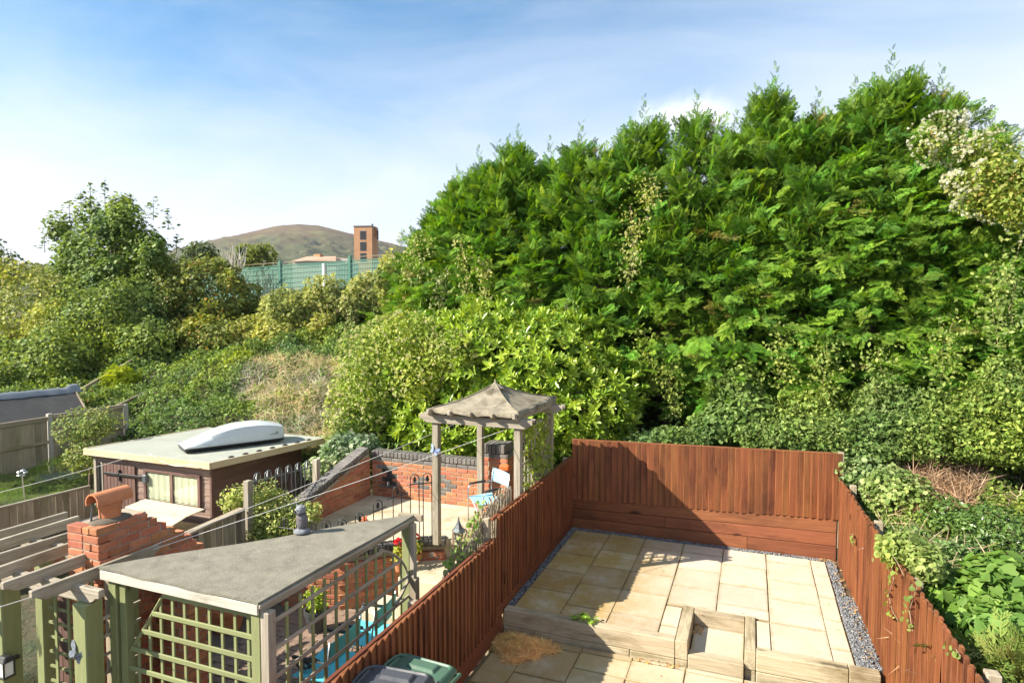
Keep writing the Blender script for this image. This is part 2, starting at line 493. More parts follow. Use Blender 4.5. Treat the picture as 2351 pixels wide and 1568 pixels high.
# ================================================================== terrain
def smooth(a, b, x):
    t = np.clip((x - a) / (b - a), 0, 1)
    return t * t * (3 - 2 * t)
def lump(x, y, s=1.0, ph=0.0):
    """cheap smooth pseudo-noise, about -1..1"""
    x = x * s + ph; y = y * s - ph * 0.7
    return (np.sin(x * 1.3 + 1.7 * np.sin(y * 0.9)) + np.sin(y * 1.7 + 1.3 * np.sin(x * 1.1 + 2.0)) + np.sin((x + y) * 2.3 + np.sin(x * 1.9)) * 0.6 + np.sin((x - y * 1.4) * 3.7) * 0.35) / 2.6
def ground(x, y):
    x = np.asarray(x, float); y = np.asarray(y, float)
    lo = np.full_like(x + y, -0.95)
    lo = lo + smooth(1.36, 1.50, x) * (1.22 + 0.05 * np.clip(x - 1.4, 0, 6) + 0.12 * np.clip(y - 5.5, 0, 6))
    lo = lo + smooth(-7.3, -7.6, x) * 0.55
    lo = lo + smooth(-12.0, -12.3, x) * 0.45
    right = smooth(-1.0, 3.0, x)
    bank = 0.55 + 0.42 * right + (y - 10.9) * (0.37 + 0.02 * right)
    bank = np.minimum(bank, 3.95 + 0.3 * smooth(18, 23, y))
    bank = bank + 0.16 * lump(x, y, 0.8) * smooth(10.9, 12.5, y)
    k = smooth(10.62, 10.95, y)
    near = lo * (1 - k) + np.maximum(lo, bank) * k
    far = 4.2 + 0 * x
    k2 = smooth(26, 40, y)
    z = near * (1 - k2) + far * k2
    return z
xs = np.concatenate([[-4000, -1500, -600, -250, -120, -80, -60], np.arange(-48, -20, 0.8), np.arange(-20, 10, 0.3), [12, 15, 20, 30, 60, 150, 500, 1500, 4000]])
ys = np.concatenate([[-300, -40, -10, -3], np.arange(0, 26, 0.3), [28, 32, 40, 60, 100, 200, 500, 1200, 2500, 6000]])
gx, gy = np.meshgrid(xs, ys)
gz = ground(gx, gy)
nx, ny = len(xs), len(ys)
idx = np.arange(nx * ny).reshape(ny, nx)
fq = np.stack([idx[:-1, :-1], idx[:-1, 1:], idx[1:, 1:], idx[1:, :-1]], -1).reshape(-1, 4)
def grid_mesh(name, V_, Fq, mat, smooth_=True):
    me = bpy.data.meshes.new(name)
    me.vertices.add(len(V_)); me.vertices.foreach_set('co', np.ascontiguousarray(V_, dtype=np.float32).ravel())
    k = Fq.shape[1]
    me.loops.add(Fq.size); me.loops.foreach_set('vertex_index', np.ascontiguousarray(Fq, dtype=np.int32).ravel())
    me.polygons.add(len(Fq)); me.polygons.foreach_set('loop_start', np.arange(0, Fq.size, k, dtype=np.int32))
    if smooth_: me.polygons.foreach_set('use_smooth', np.ones(len(Fq), bool))
    me.update(calc_edges=True)
    if mat: me.materials.append(mat)
    return me
def m_ground():
    m, nt, b = newmat('bank_soil_and_moss')
    v = coords(nt, world_space=True)
    a = noise(nt, v, 0.9, 8, 0.7, 0.35, 0.65)
    col = mixc(nt, a, (0.035, 0.045, 0.014), (0.085, 0.060, 0.032))
    w = noise(nt, v, 4.5, 6, 0.7, 0.45, 0.7)
    col = mixc(nt, w, col, (0.05, 0.075, 0.02))
    nt.links.new(col, b.inputs['Base Color'])
    b.inputs['Roughness'].default_value = 0.95
    bump(nt, b, w, 0.8, 0.05)
    return m
terrain = put(bpy.data.objects.new('ground', grid_mesh('ground', np.stack([gx.ravel(), gy.ravel(), gz.ravel()], -1), fq, m_ground())), None, (0, 0, 0))
tag(terrain, 'sloping earth bank and ground under the gardens', kind='structure')

# ------------------------------------------------------------------ hill far behind
def build_hill():
    prof = [(200, 625), (330, 618), (400, 607), (450, 592), (490, 577), (530, 561), (560, 551), (600, 540), (650, 527), (690, 521), (730, 523), (780, 534), (820, 544), (860, 556), (910, 570), (970, 590), (1060, 612), (1250, 640), (1600, 690)]
    D0 = 1500.0
    px = np.array([p[0] for p in prof], float); py = np.array([p[1] for p in prof], float)
    a0 = math.atan((690 - CX) / F)
    fx, fy = -math.sin(YAW - a0), math.cos(YAW - a0)
    rx, ry = fy, -fx
    us = np.linspace(-520, 900, 330); ws = np.concatenate([np.linspace(-900, 0, 120), np.linspace(20, 500, 14)])
    U, Wd = np.meshgrid(us, ws)
    ang = np.arctan2(U, D0)
    pxs = CX + F * np.tan(ang + a0)
    ele = np.interp(pxs, px, py)
    ridge = (718 - ele) / F * D0 * np.cos(ang) * 0.95 + H
    fall = np.where(Wd < 0, np.exp(-(Wd / 520) ** 2), np.exp(-(Wd / 300) ** 2))
    Z = ridge * fall
    nz = lump(U, Wd, 0.012) * 7 + lump(U, Wd, 0.04, 3) * 2.5
    Z = Z + nz * np.clip(-Wd / 200, 0, 1)
    wood_ = smooth(0.80, 0.50, Z / 215.0)
    clump = np.clip(lump(U, Wd, 0.11, 5) + 0.5 * lump(U, Wd, 0.23, 9), 0, 1)
    Z = Z + clump * wood_ * 9 + (lump(U, Wd, 0.35, 2) * 0.5)
    Z = Z - 30 * smooth(-600, -900, Wd)
    X = (D0 + Wd) * fx + U * rx; Y = (D0 + Wd) * fy + U * ry
    n, k = U.shape[1], U.shape[0]
    ii = np.arange(n * k).reshape(k, n)
    fq_ = np.stack([ii[:-1, :-1], ii[:-1, 1:], ii[1:, 1:], ii[1:, :-1]], -1).reshape(-1, 4)
    m, nt, b = newmat('heath_and_woodland')
    v = coords(nt, world_space=True)
    g = ND(nt, 'ShaderNodeNewGeometry'); sp = ND(nt, 'ShaderNodeSeparateXYZ')
    nt.links.new(g.outputs['Position'], sp.inputs[0])
    n1 = noise(nt, v, 0.018, 8, 0.7, 0.3, 0.7)
    n2 = noise(nt, v, 0.07, 5, 0.7, 0.35, 0.65)
    heath = mixc(nt, n1, (0.115, 0.09, 0.05), (0.092, 0.055, 0.04))
    heath = mixc(nt, noise(nt, v, 0.012, 6, 0.7, 0.5, 0.7), heath, (0.125, 0.125, 0.055))
    wd = mixc(nt, n2, (0.045, 0.060, 0.032), (0.085, 0.085, 0.042))
    wd = mixc(nt, noise(nt, v, 0.03, 6, 0.7, 0.52, 0.62), wd, (0.12, 0.115, 0.055))
    ma = ND(nt, 'ShaderNodeMath', operation='MULTIPLY_ADD')
    nt.links.new(n1, ma.inputs[0]); ma.inputs[1].default_value = 60.0
    nt.links.new(sp.outputs['Z'], ma.inputs[2])
    mr = ND(nt, 'ShaderNodeMapRange', interpolation_type='SMOOTHSTEP')
    mr.inputs['From Min'].default_value = 135; mr.inputs['From Max'].default_value = 195
    nt.links.new(ma.outputs[0], mr.inputs['Value'])
    nt.links.new(mixc(nt, mr.outputs[0], wd, heath), b.inputs['Base Color'])
    b.inputs['Roughness'].default_value = 1.0; b.inputs['Specular IOR Level'].default_value = 0.0
    o = put(bpy.data.objects.new('hill', grid_mesh('hill', np.stack([X.ravel(), Y.ravel(), Z.ravel()], -1), fq_, m)), None, (0, 0, 0))
    tag(o, 'rounded brown heath hill with woodland on its lower slopes', kind='structure')
build_hill()

# ================================================================== our garden: slabs
def m_slab(name, ca, cb, cs, amount):
    m, nt, b = newmat(name)
    v = coords(nt, world_space=True)
    vo = coords(nt)
    a = noise(nt, vo, 2.0, 8, 0.68, 0.3, 0.7)
    col = mixc(nt, a, ca, cb)
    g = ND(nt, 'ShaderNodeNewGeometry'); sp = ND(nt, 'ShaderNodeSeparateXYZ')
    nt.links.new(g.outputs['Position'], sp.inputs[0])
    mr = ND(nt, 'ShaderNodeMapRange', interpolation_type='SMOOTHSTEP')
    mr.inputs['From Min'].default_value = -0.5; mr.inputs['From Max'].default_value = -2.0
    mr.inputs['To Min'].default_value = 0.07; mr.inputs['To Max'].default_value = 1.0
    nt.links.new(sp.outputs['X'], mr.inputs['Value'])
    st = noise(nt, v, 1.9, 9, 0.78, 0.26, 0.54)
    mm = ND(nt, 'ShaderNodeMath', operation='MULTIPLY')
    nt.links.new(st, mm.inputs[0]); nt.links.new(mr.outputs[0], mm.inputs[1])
    col = mixc(nt, mulf(nt, mm.outputs[0], amount), col, cs)  # brown stain, also painting warm shade into the slabs by the left fence
    f = noise(nt, v, 70, 4, 0.7, 0.35, 0.7)
    col = mixc(nt, mulf(nt, f, 0.16), col, (0.16, 0.13, 0.08))
    # dark algae blotches on the left fence side and dirt gathered along each slab's edges
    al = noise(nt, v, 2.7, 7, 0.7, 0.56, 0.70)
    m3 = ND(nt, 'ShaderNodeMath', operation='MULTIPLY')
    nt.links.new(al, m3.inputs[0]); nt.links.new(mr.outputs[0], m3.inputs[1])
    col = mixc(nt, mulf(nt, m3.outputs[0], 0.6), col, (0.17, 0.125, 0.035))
    tc = ND(nt, 'ShaderNodeTexCoord'); sg = ND(nt, 'ShaderNodeSeparateXYZ')
    nt.links.new(tc.outputs['Generated'], sg.inputs[0])
    ed = None
    for ax_ in ('X', 'Y'):
        p1_ = ND(nt, 'ShaderNodeMath', operation='PINGPONG'); p1_.inputs[1].default_value = 0.5
        nt.links.new(sg.outputs[ax_], p1_.inputs[0])
        if ed is None: ed = p1_.outputs[0]
        else:
            mn = ND(nt, 'ShaderNodeMath', operation='MINIMUM'); nt.links.new(ed, mn.inputs[0]); nt.links.new(p1_.outputs[0], mn.inputs[1]); ed = mn.outputs[0]
    wob = ND(nt, 'ShaderNodeMath', operation='MULTIPLY_ADD'); wob.inputs[1].default_value = -0.10
    nt.links.new(noise(nt, v, 6.0, 6, 0.7, 0.3, 0.75), wob.inputs[0]); nt.links.new(ed, wob.inputs[2])
    er = ND(nt, 'ShaderNodeMapRange'); er.inputs['From Min'].default_value = 0.02; er.inputs['From Max'].default_value = -0.06
    nt.links.new(wob.outputs[0], er.inputs['Value'])
    col = mixc(nt, mulf(nt, er.outputs[0], 0.55), col, (0.26, 0.19, 0.085))
    sp2 = noise(nt, v, 26, 2, 0.5, 0.70, 0.74)
    col = mixc(nt, mulf(nt, sp2, 0.5), col, (0.10, 0.08, 0.05))
    col = objvar(nt, col, 0.10, 0.008)
    nt.links.new(col, b.inputs['Base Color'])
    b.inputs['Roughness'].default_value = 0.85
    b.inputs['Specular IOR Level'].default_value = 0.3
    bump(nt, b, f, 0.35, 0.003)
    return m
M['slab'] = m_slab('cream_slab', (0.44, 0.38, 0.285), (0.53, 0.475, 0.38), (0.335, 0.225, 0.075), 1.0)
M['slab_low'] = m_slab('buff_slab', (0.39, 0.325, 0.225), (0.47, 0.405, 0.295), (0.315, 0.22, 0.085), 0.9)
M['slab_joint'] = stone('mossy_joint', (0.13, 0.095, 0.045), (0.24, 0.18, 0.09), (0.08, 0.08, 0.024), 5, 0.95, 0, 0.8, 120, world_space=True)

def slab_field(name, label, cols, z, mat, base):
    mb_ = MB()
    for bb in base: mb_.bx(*bb)
    root = mb_.build(name, M['slab_joint'])
    tag(root, label, kind='structure')
    for x0, x1, js in cols:
        for a, b_ in zip(js[:-1], js[1:]):
            g = 0.010
            mb = MB()
            zt = z + RND.uniform(-0.003, 0.003)
            mb.bx(x0 + g * .42, x1 - g * .42, a + g * 1.1, b_ - g * 1.1, z - 0.045, zt)
            me = mb.mesh('slab', mat, ((x0 + x1) / 2, (a + b_) / 2, z - 0.045), 0.006)
            piece(me, 'slab', root, ((x0 + x1) / 2 + RND.uniform(-.003, .003), (a + b_) / 2 + RND.uniform(-.003, .003), z - 0.045),
                  (RND.uniform(-.004, .004), RND.uniform(-.004, .004), RND.uniform(-.006, .006)))
    return root
cols_up = [(-2.83, -2.215, [7.385, 8.02, 8.69, 9.38, 10.03, 10.46]),
           (-2.215, -1.615, [7.385, 7.70, 8.38, 9.04, 9.72, 10.46]),
           (-1.615, -0.985, [7.385, 7.73, 8.41, 9.07, 9.74, 10.08, 10.46]),
           (-0.985, -0.775, [7.385, 7.60, 8.14]),
           (-0.985, -0.37, [8.19, 8.80, 9.45, 10.09, 10.46]),
           (-0.37, 0.26, [8.19, 8.43, 9.11, 9.82, 10.46]),
           (0.105, 0.26, [7.44, 8.14]),
           (0.26, 0.89, [7.44, 7.50, 8.15, 8.84, 9.47, 10.17, 10.46]),
           (0.89, 1.10, [7.44, 7.75, 8.48, 9.13, 9.87, 10.46])]
cols_up[7] = (0.26, 0.89, [7.44, 8.15, 8.84, 9.47, 10.17, 10.46])
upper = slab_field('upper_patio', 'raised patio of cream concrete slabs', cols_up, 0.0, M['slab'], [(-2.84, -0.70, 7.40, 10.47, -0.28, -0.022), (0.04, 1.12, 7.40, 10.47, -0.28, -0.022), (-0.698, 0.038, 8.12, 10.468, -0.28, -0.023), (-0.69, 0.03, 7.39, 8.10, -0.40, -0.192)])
slabm = MB().bx(-0.615, -0.03, 7.385, 8.03, -0.19, -0.15).mesh('slab', M['slab'], (-0.32, 7.7, -0.19), 0.005)
piece(slabm, 'slab', upper, (-0.32, 7.7, -0.19))
lx = [-2.86, -2.47, -1.865, -1.25, -0.64, -0.02, 0.60, 1.22]
lowcols = []
offs = [(7.24, 6.74, 6.10, 5.45, 4.8, 4.15), (7.24, 7.10, 6.45, 5.8, 5.15, 4.5), (7.24, 7.13, 6.77, 6.12, 5.47, 4.8), (7.24, 7.17, 6.75, 6.1, 5.45, 4.8), (7.24, 7.16, 6.5, 5.85, 5.2), (7.24, 6.95, 6.3, 5.65, 5.0), (7.24, 6.62, 5.97, 5.3)]
for i in range(7):
    js = sorted(q for q in offs[i])
    js = [q for j, q in enumerate(js) if j == len(js) - 1 or js[j + 1] - q > 0.06]
    if abs(js[-1] - 7.24) > 1e-6: js.append(7.24)
    lowcols.append((lx[i], lx[i + 1], js))
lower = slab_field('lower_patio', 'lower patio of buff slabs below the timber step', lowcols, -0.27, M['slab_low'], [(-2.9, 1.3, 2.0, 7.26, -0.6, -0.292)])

# ------------------------------------------------------------------ sleepers
st_ = thing('sleeper_step', (-0.7, 7.3, -0.3), 'weathered timber sleeper edge of the raised patio with square step recess', 'retaining edge')
def sleeper(x0, x1, y0, y1, z0, z1, ax):
    MB().bx(x0, x1, y0, y1, z0, z1).build('sleeper', M['sleeper_' + ax], st_, bevel=0.008)
sleeper(-2.91, -0.775, 7.25, 7.385, -0.198, 0.012, 'x')
sleeper(-2.91, -1.30, 7.253, 7.382, -0.42, -0.203, 'x')
sleeper(-1.295, -0.775, 7.25, 7.382, -0.42, -0.203, 'x')
sleeper(-0.77, -0.632, 7.25, 8.185, -0.198, 0.016, 'y')
sleeper(-0.768, -0.634, 7.252, 8.18, -0.42, -0.203, 'y')
sleeper(-0.628, -0.025, 8.045, 8.18, -0.198, 0.012, 'x')
sleeper(-0.02, 0.10, 7.31, 8.185, -0.198, 0.016, 'y')
sleeper(-0.018, 0.098, 7.312, 8.18, -0.42, -0.203, 'y')
sleeper(-0.628, -0.024, 7.25, 7.38, -0.42, -0.125, 'x')
sleeper(0.104, 1.02, 7.305, 7.44, -0.198, 0.012, 'x')
sleeper(1.025, 1.32, 7.303, 7.438, -0.198, 0.010, 'x')
sleeper(0.104, 1.32, 7.307, 7.438, -0.42, -0.203, 'x')

# ------------------------------------------------------------------ gravel strips
def stones(name, rects, n, smin, smax, cols, label, z):
    """many small angular stones in one mesh"""
    ar = np.array([(r[1] - r[0]) * (r[3] - r[2]) for r in rects]); pr_ = ar / ar.sum()
    wh = NR.choice(len(rects), n, p=pr_)
    R_ = np.array(rects)[wh]
    px = R_[:, 0] + NR.random(n) * (R_[:, 1] - R_[:, 0]); py = R_[:, 2] + NR.random(n) * (R_[:, 3] - R_[:, 2])
    pz = z + NR.random(n) * 0.018
    tv = np.array([(1, 0, 0), (-1, 0, 0), (0, 1, 0), (0, -1, 0), (0, 0, .7), (0, 0, -.7)], float)
    tf = np.array([(0, 2, 4), (2, 1, 4), (1, 3, 4), (3, 0, 4), (2, 0, 5), (1, 2, 5), (3, 1, 5), (0, 3, 5)])
    return scatter_raw(name, tv, tf, np.stack([px, py, pz], -1), rand_rot(n), NR.uniform(smin, smax, n), palette(n, cols), M['stone_tint'], None, label)
def rand_rot(n):
    q = NR.normal(size=(n, 4)); q /= np.linalg.norm(q, axis=1)[:, None]
    w, x, y, z = q.T
    return np.stack([np.stack([1 - 2 * (y * y + z * z), 2 * (x * y - z * w), 2 * (x * z + y * w)], -1),
                     np.stack([2 * (x * y + z * w), 1 - 2 * (x * x + z * z), 2 * (y * z - x * w)], -1),
                     np.stack([2 * (x * z - y * w), 2 * (y * z + x * w), 1 - 2 * (x * x + y * y)], -1)], 1)
def palette(n, cols, jitter=0.18, w=None, gain=1.0):
    c = np.array(cols, float)
    k = NR.choice(len(c), n, p=w); k2 = NR.choice(len(c), n, p=w)
    t = NR.random((n, 1)) * 0.6
    out = c[k] * (1 - t) + c[k2] * t
    return np.clip(out * gain * (1 + NR.uniform(-jitter, jitter, (n, 1))), 0, .8)
def scatter_raw(name, tv, tf, pos, rot, scale, tint, mat, parent, label=None, tvar=None, top=True):
    """copies template (tv, tf) to every position: one mesh with a per-copy 'tint'"""
    n = len(pos); nv = len(tv); k = tf.shape[1]
    sc = np.asarray(scale)
    if sc.ndim == 1: sc = sc[:, None]
    V_ = np.einsum('nij,vnj->nvi', rot, tv[:, None, :] * sc[None, :, :]) + pos[:, None, :]
    F_ = tf[None] + (np.arange(n) * nv)[:, None, None]
    org = pos.mean(0); org[2] = pos[:, 2].min()
    V_ = V_.reshape(-1, 3) - org
    me = grid_mesh(name, V_, F_.reshape(-1, k), mat, False)
    at = me.attributes.new('tint', 'FLOAT_COLOR', 'POINT')
    col = np.ones((n, nv, 4), np.float32); col[:, :, :3] = tint[:, None, :]
    if tvar is not None: col[:, :, :3] *= tvar[None, :, None] if tvar.ndim == 1 else tvar[None]
    at.data.foreach_set('color', col.ravel())
    o = bpy.data.objects.new(name, me)
    put(o, parent, org)
    if parent is None and label: tag(o, label, kind='stuff')
    return o
def _stone_tint():
    m, nt, b = newmat('tinted_stone')
    at = ND(nt, 'ShaderNodeAttribute', attribute_name='tint')
    nt.links.new(at.outputs['Color'], b.inputs['Base Color'])
    b.inputs['Roughness'].default_value = 0.8
    return m
M['stone_tint'] = _stone_tint()
MB().bx(-2.93, -2.845, 7.39, 10.6, -0.3, -0.03).bx(-2.845, 1.12, 10.475, 10.6, -0.3, -0.03).bx(1.125, 1.40, 7.44, 10.6, -0.3, -0.03).build('gravel_bed', M['soil'])
tag(bpy.data.objects['gravel_bed'], kind='structure')
stones('gravel', [(-2.93, -2.84, 7.4, 10.55), (-2.9, 1.2, 10.475, 10.6), (1.12, 1.24, 7.45, 10.5), (1.12, 1.36, 7.45, 9.3)], 7500, 0.009, 0.019,
       [(0.10, 0.105, 0.115), (0.17, 0.175, 0.185), (0.24, 0.245, 0.25), (0.07, 0.075, 0.085)], 'blue grey slate gravel strip between slabs and fences', -0.024)
for (lx0, lx1, ly0, ly1, n_) in [(1.02, 1.24, 10.47, 10.58, 160), (1.2, 1.28, 9.0, 10.5, 230), (-2.9, -2.4, 7.05, 7.2, 120)]:
    pass

# ================================================================== red fences
def feather(h, w=0.125, t0=0.040, t1=0.008, warp=0.0):
    """feather-edge board: local x = out of the fence, y = along it, z = up"""
    mb = MB()
    n = 3
    vs_ = []; 
    for i in range(n + 1):
        z = h * i / n; dx = warp * math.sin(3.1 * i / n)
        vs_ += [(dx, 0, z), (dx + t0, 0, z), (dx + t0, 0.012, z), (dx + t1, w, z), (dx, w, z)]
    fs = [(4, 3, 2, 1, 0), tuple(n * 5 + k for k in range(5))]
    for i in range(n):
        for k in range(5):
            k2 = (k + 1) % 5
            fs.append((i * 5 + k, i * 5 + k2, i * 5 + 5 + k2, i * 5 + 5 + k))
    mb.add(vs_, fs)
    return mb.mesh('board', M['fence_red'])
lf = thing('board_fence', (-2.92, 6.3, -0.27), 'red brown feather board fence in shade between the patio and brick garden', 'fence', None)
lowb = [feather(1.06, warp=w) for w in (0, .004, -.004, .007)]
uppb = [feather(1.13, warp=w) for w in (0, .004, -.004, .006)]
y = 2.6
while y < 10.56:
    up_ = y > 7.0
    me = RND.choice(uppb if up_ else lowb)
    zt = (1.25 if up_ else 1.0) + RND.uniform(-.006, .006)
    hh = 1.13 if up_ else 1.06
    piece(me, 'board', lf, (-2.945 + RND.uniform(-.003, .003), y, zt - hh), (0, 0, RND.uniform(-.02, .02)))
    y += 0.1 + RND.uniform(-.004, .004)
MB().bx(-2.99, -2.95, 2.6, 7.0, 0.975, 1.012).build('top_rail', M['fence_red_y'], lf, 0.004)
MB().bx(-2.99, -2.95, 7.003, 10.6, 1.225, 1.262).build('top_rail', M['fence_red_y'], lf, 0.004)
MB().bx(-3.0, -2.955, 2.6, 10.6, 0.4, 0.48).build('rail', M['fence_red_y'], lf, 0.004)
MB().bx(-2.965, -2.925, 2.6, 7.24, -0.29, -0.062).build('gravel_board', M['fence_red_y'], lf, 0.004)
MB().bx(-2.967, -2.927, 6.98, 10.58, -0.058, 0.122).build('gravel_board', M['fence_red_y'], lf, 0.004)
for y in (3.4, 5.2, 7.02, 8.8, 10.5):
    MB().bx(-3.08, -3.003, y - 0.04, y + 0.04, -0.7, 1.0 if y < 7 else 1.25).build('post', M['old_z'], lf, 0.005)

bf = thing('board_fence', (-0.8, 10.6, 0.0), 'sunlit red brown back fence of upright boards over three rows of planks', 'fence')
def lerpx(x, a, b): return a + (b - a) * (x + 2.95) / 4.2
x = -2.93
bvars = {}
while x < 1.20:
    zb = lerpx(x, 0.50, 0.63) + RND.uniform(-.004, .004); zt = lerpx(x, 1.56, 1.65) + RND.uniform(-.004, .004)
    key = round((zt - zb) * 50) / 50
    if key not in bvars: bvars[key] = [feather(key, warp=w) for w in (0, .004, -.003)]
    # local +x out of fence must face -Y: rotate by -90 deg
    piece(RND.choice(bvars[key]), 'board', bf, (x, 10.60 + RND.uniform(-.003, .003), zt - key), (0, 0, -math.pi / 2 + RND.uniform(-.02, .02)))
    x += 0.1 + RND.uniform(-.005, .005)
def plank(x0, x1, a, b, yf):
    """a, b: fraction rows of the plank stack"""
    q = lambda x_, k: lerpx(x_, 0.50, 0.63) * k
    MB().prism([(x0, yf, q(x0, a) + .004), (x1, yf, q(x1, a) + .004), (x1, yf, q(x1, b) - .004), (x0, yf, q(x0, b) - .004)], (0, 0.03, 0)).build('plank', M['fence_red_x'], bf, 0.004)
plank(-2.93, 1.26, 2 / 3, 1, 10.585)
plank(-2.93, -1.32, 1 / 3, 2 / 3, 10.582); plank(-1.315, 1.26, 1 / 3, 2 / 3, 10.586)
plank(-2.93, -0.02, -0.1, 1 / 3, 10.583); plank(-0.015, 1.26, -0.1, 1 / 3, 10.579)
MB().prism([(-2.95, 10.615, 1.52), (1.24, 10.615, 1.61), (1.24, 10.615, 1.655), (-2.95, 10.615, 1.565)], (0, 0.04, 0)).build('top_rail', M['fence_red_x'], bf, 0.004)
for x in (-2.9, -1.2, 0.4):
    MB().bx(x - .04, x + .04, 10.66, 10.74, 0, lerpx(x, 1.50, 1.58)).build('post', M['old_z'], bf, 0.005)
MB().bx(1.265, 1.345, 10.60, 10.68, -0.1, 1.67).build('post', M['old_z'], bf, 0.005)

rf = thing('board_fence', (1.36, 7.5, -0.1), 'red brown ribbed board fence below the ivy bank with trailing stems', 'fence')
rb = [feather(1.62, 0.053, 0.034, 0.022, warp=w) for w in (0, .006, -.006, .012, -.012)]
alt = 1
RFX = lambda y_: 1.285 + (10.6 - y_) * 0.030
y = 10.52
while y > 3.4:
    zt = 1.26 + 0.09 * smooth(9.5, 5.0, y) + RND.uniform(-.012, .012)
    # front face looks -X (into our garden): rotate by 180 deg
    alt = -alt
    piece(RND.choice(rb), 'board', rf, (RFX(y) + .03 + alt * .009, y - .07, zt - 1.62), (0, RND.uniform(-.008, .008), 0.03 + RND.uniform(-.05, .05)), (-1, 1, 1))
    y -= 0.0605 + RND.uniform(-.004, .004)
MB().beam((RFX(10.5) + .056, 10.5, 0.47), (RFX(3.4) + .056, 3.4, 0.52), .012, 1.5).build('backing', M['fence_red_y'], rf)
MB().beam((RFX(10.5) + .085, 10.5, 1.12), (RFX(3.4) + .085, 3.4, 1.20), .04, .08).build('rail', M['old_y'], rf, 0.004)
for y in (10.4, 8.7, 7.0, 5.15, 3.6):
    MB().bx(RFX(y) + .11, RFX(y) + .20, y - .045, y + .045, -0.2, 1.23 if y > 5.3 else 1.30).build('post', M['old_z'], rf, 0.006)

# ------------------------------------------------------------------ wheelie bins
def bin_(cx, cy, z0, mat_b, mat_l, label, rz, hgt=1.03, k=0.80):
    root = thing('wheelie_bin', (cx, cy, z0), label, 'bin')
    cr, sr = math.cos(rz), math.sin(rz)
    def T(mb):
        mb.v = [(cx + k * (x * cr - y * sr), cy + k * (x * sr + y * cr), z0 + z) for x, y, z in mb.v]; return mb
    # local x = front-back (handle at -x), y = width
    def ring(hx, hy, z, off=0.0, r=0.05):
        out = []
        for sx, sy, a0 in ((1, 1, 0), (-1, 1, 90), (-1, -1, 180), (1, -1, 270)):
            for k in range(4):
                a = math.radians(a0 + k * 30)
                out.append((off + sx * (hx - r) + r * math.cos(a), sy * (hy - r) + r * math.sin(a), z))
        return out
    def loft(rings, cap0=True, cap1=True):
        mb = MB(); n = len(rings[0]); vs_ = [p for r_ in rings for p in r_]; fs = []
        for i in range(len(rings) - 1):
            for k in range(n):
                k2 = (k + 1) % n
                fs.append((i * n + k, i * n + k2, (i + 1) * n + k2, (i + 1) * n + k))
        if cap0: fs.append(tuple(range(n - 1, -1, -1)))
        if cap1: fs.append(tuple(range((len(rings) - 1) * n, len(rings) * n)))
        return mb.add(vs_, fs)
    T(loft([ring(.25, .22, .04, .03), ring(.27, .235, .3, .02), ring(.325, .27, hgt - .12), ring(.34, .285, hgt - .11), ring(.34, .285, hgt - .05)])).build('body', mat_b, root, smooth=True)
    lid = T(loft([ring(.365, .295, hgt - .048, .01), ring(.37, .30, hgt - .03, .01), ring(.36, .29, hgt - .005, .01), ring(.33, .265, hgt + .02, .01), ring(.315, .25, hgt + .024, .01), ring(.30, .235, hgt + .012, .01), ring(.20, .21, hgt + .018, .01)])).build('lid', mat_l, root, smooth=True)
    mb = MB()
    for s_ in (-1, 1):
        mb.add([(-.20, s_ * .12 - .08, hgt + .013), (.16, s_ * .12 - .08, hgt + .013), (.16, s_ * .12 + .08, hgt + .013), (-.20, s_ * .12 + .08, hgt + .013),
                (-.17, s_ * .12 - .06, hgt + .042), (.13, s_ * .12 - .06, hgt + .042), (.13, s_ * .12 + .06, hgt + .042), (-.17, s_ * .12 + .06, hgt + .042)], BOXF)
    T(mb).build('raised_panel', mat_l, lid, 0.006)
    mb = MB().tube([(.30, -.2, hgt + .026), (.345, -.14, hgt + .030), (.355, 0, hgt + .032), (.345, .14, hgt + .030), (.30, .2, hgt + .026)], .016, 8)
    T(mb).build('front_lip', mat_l, lid, smooth=True)
    mb = MB().tube([(-.41, -.23, hgt - .02), (-.41, .23, hgt - .02)], .017, 10)
    for s_ in (-.23, 0, .23): mb.tube([(-.34, s_, hgt - .05), (-.41, s_, hgt - .02)], .016, 8)
    T(mb).build('handle', mat_b, root, smooth=True)
    for s_ in (-1, 1):
        mb = MB().tube([(-.24, s_ * .27, .1), (-.24, s_ * .225, .1)], .1, 18)
        w_ = T(mb).build('wheel', M['grey_plastic'], root, smooth=True)
    return root
bin_(-2.60, 4.48, -0.27, M['bin_green'], M['bin_green'], 'green wheelie bin with worn closed lid against the shaded fence', math.radians(176))
bin_(-2.62, 4.12, -0.27, M['bin_grey'], M['bin_grey'], 'charcoal grey wheelie bin lid overlapping beside the green bin', math.radians(184), 1.13)
# ================================================================== neighbour's garden: terrace, walls
NZ = -0.50     # brick-paved yard level
DZ = 0.33      # terrace level
def brick_mesh(l, d, h, mat, bev=0.006):
    out = []
    for k in range(3):
        mb = MB().bx(-l / 2, l / 2, 0, d, 0, h)
        mb.v = [(x + RND.uniform(-.003, .003), y + RND.uniform(-.002, .002), z + RND.uniform(-.002, .002)) for x, y, z in mb.v]
        out.append(mb.mesh('brick', mat, (0, 0, 0), bev))
    return out
class Path:
    def __init__(s, pts):
        s.p = [Vector((p[0], p[1])) for p in pts]
        s.c = [0.0]
        for a, b in zip(s.p[:-1], s.p[1:]): s.c.append(s.c[-1] + (b - a).length)
        s.L = s.c[-1]
    def at(s, t):
        t = min(max(t, 0), s.L - 1e-6)
        for i in range(len(s.p) - 1):
            if t <= s.c[i + 1]:
                d = (s.p[i + 1] - s.p[i]).normalized()
                return s.p[i] + d * (t - s.c[i]), d
BRK = {}
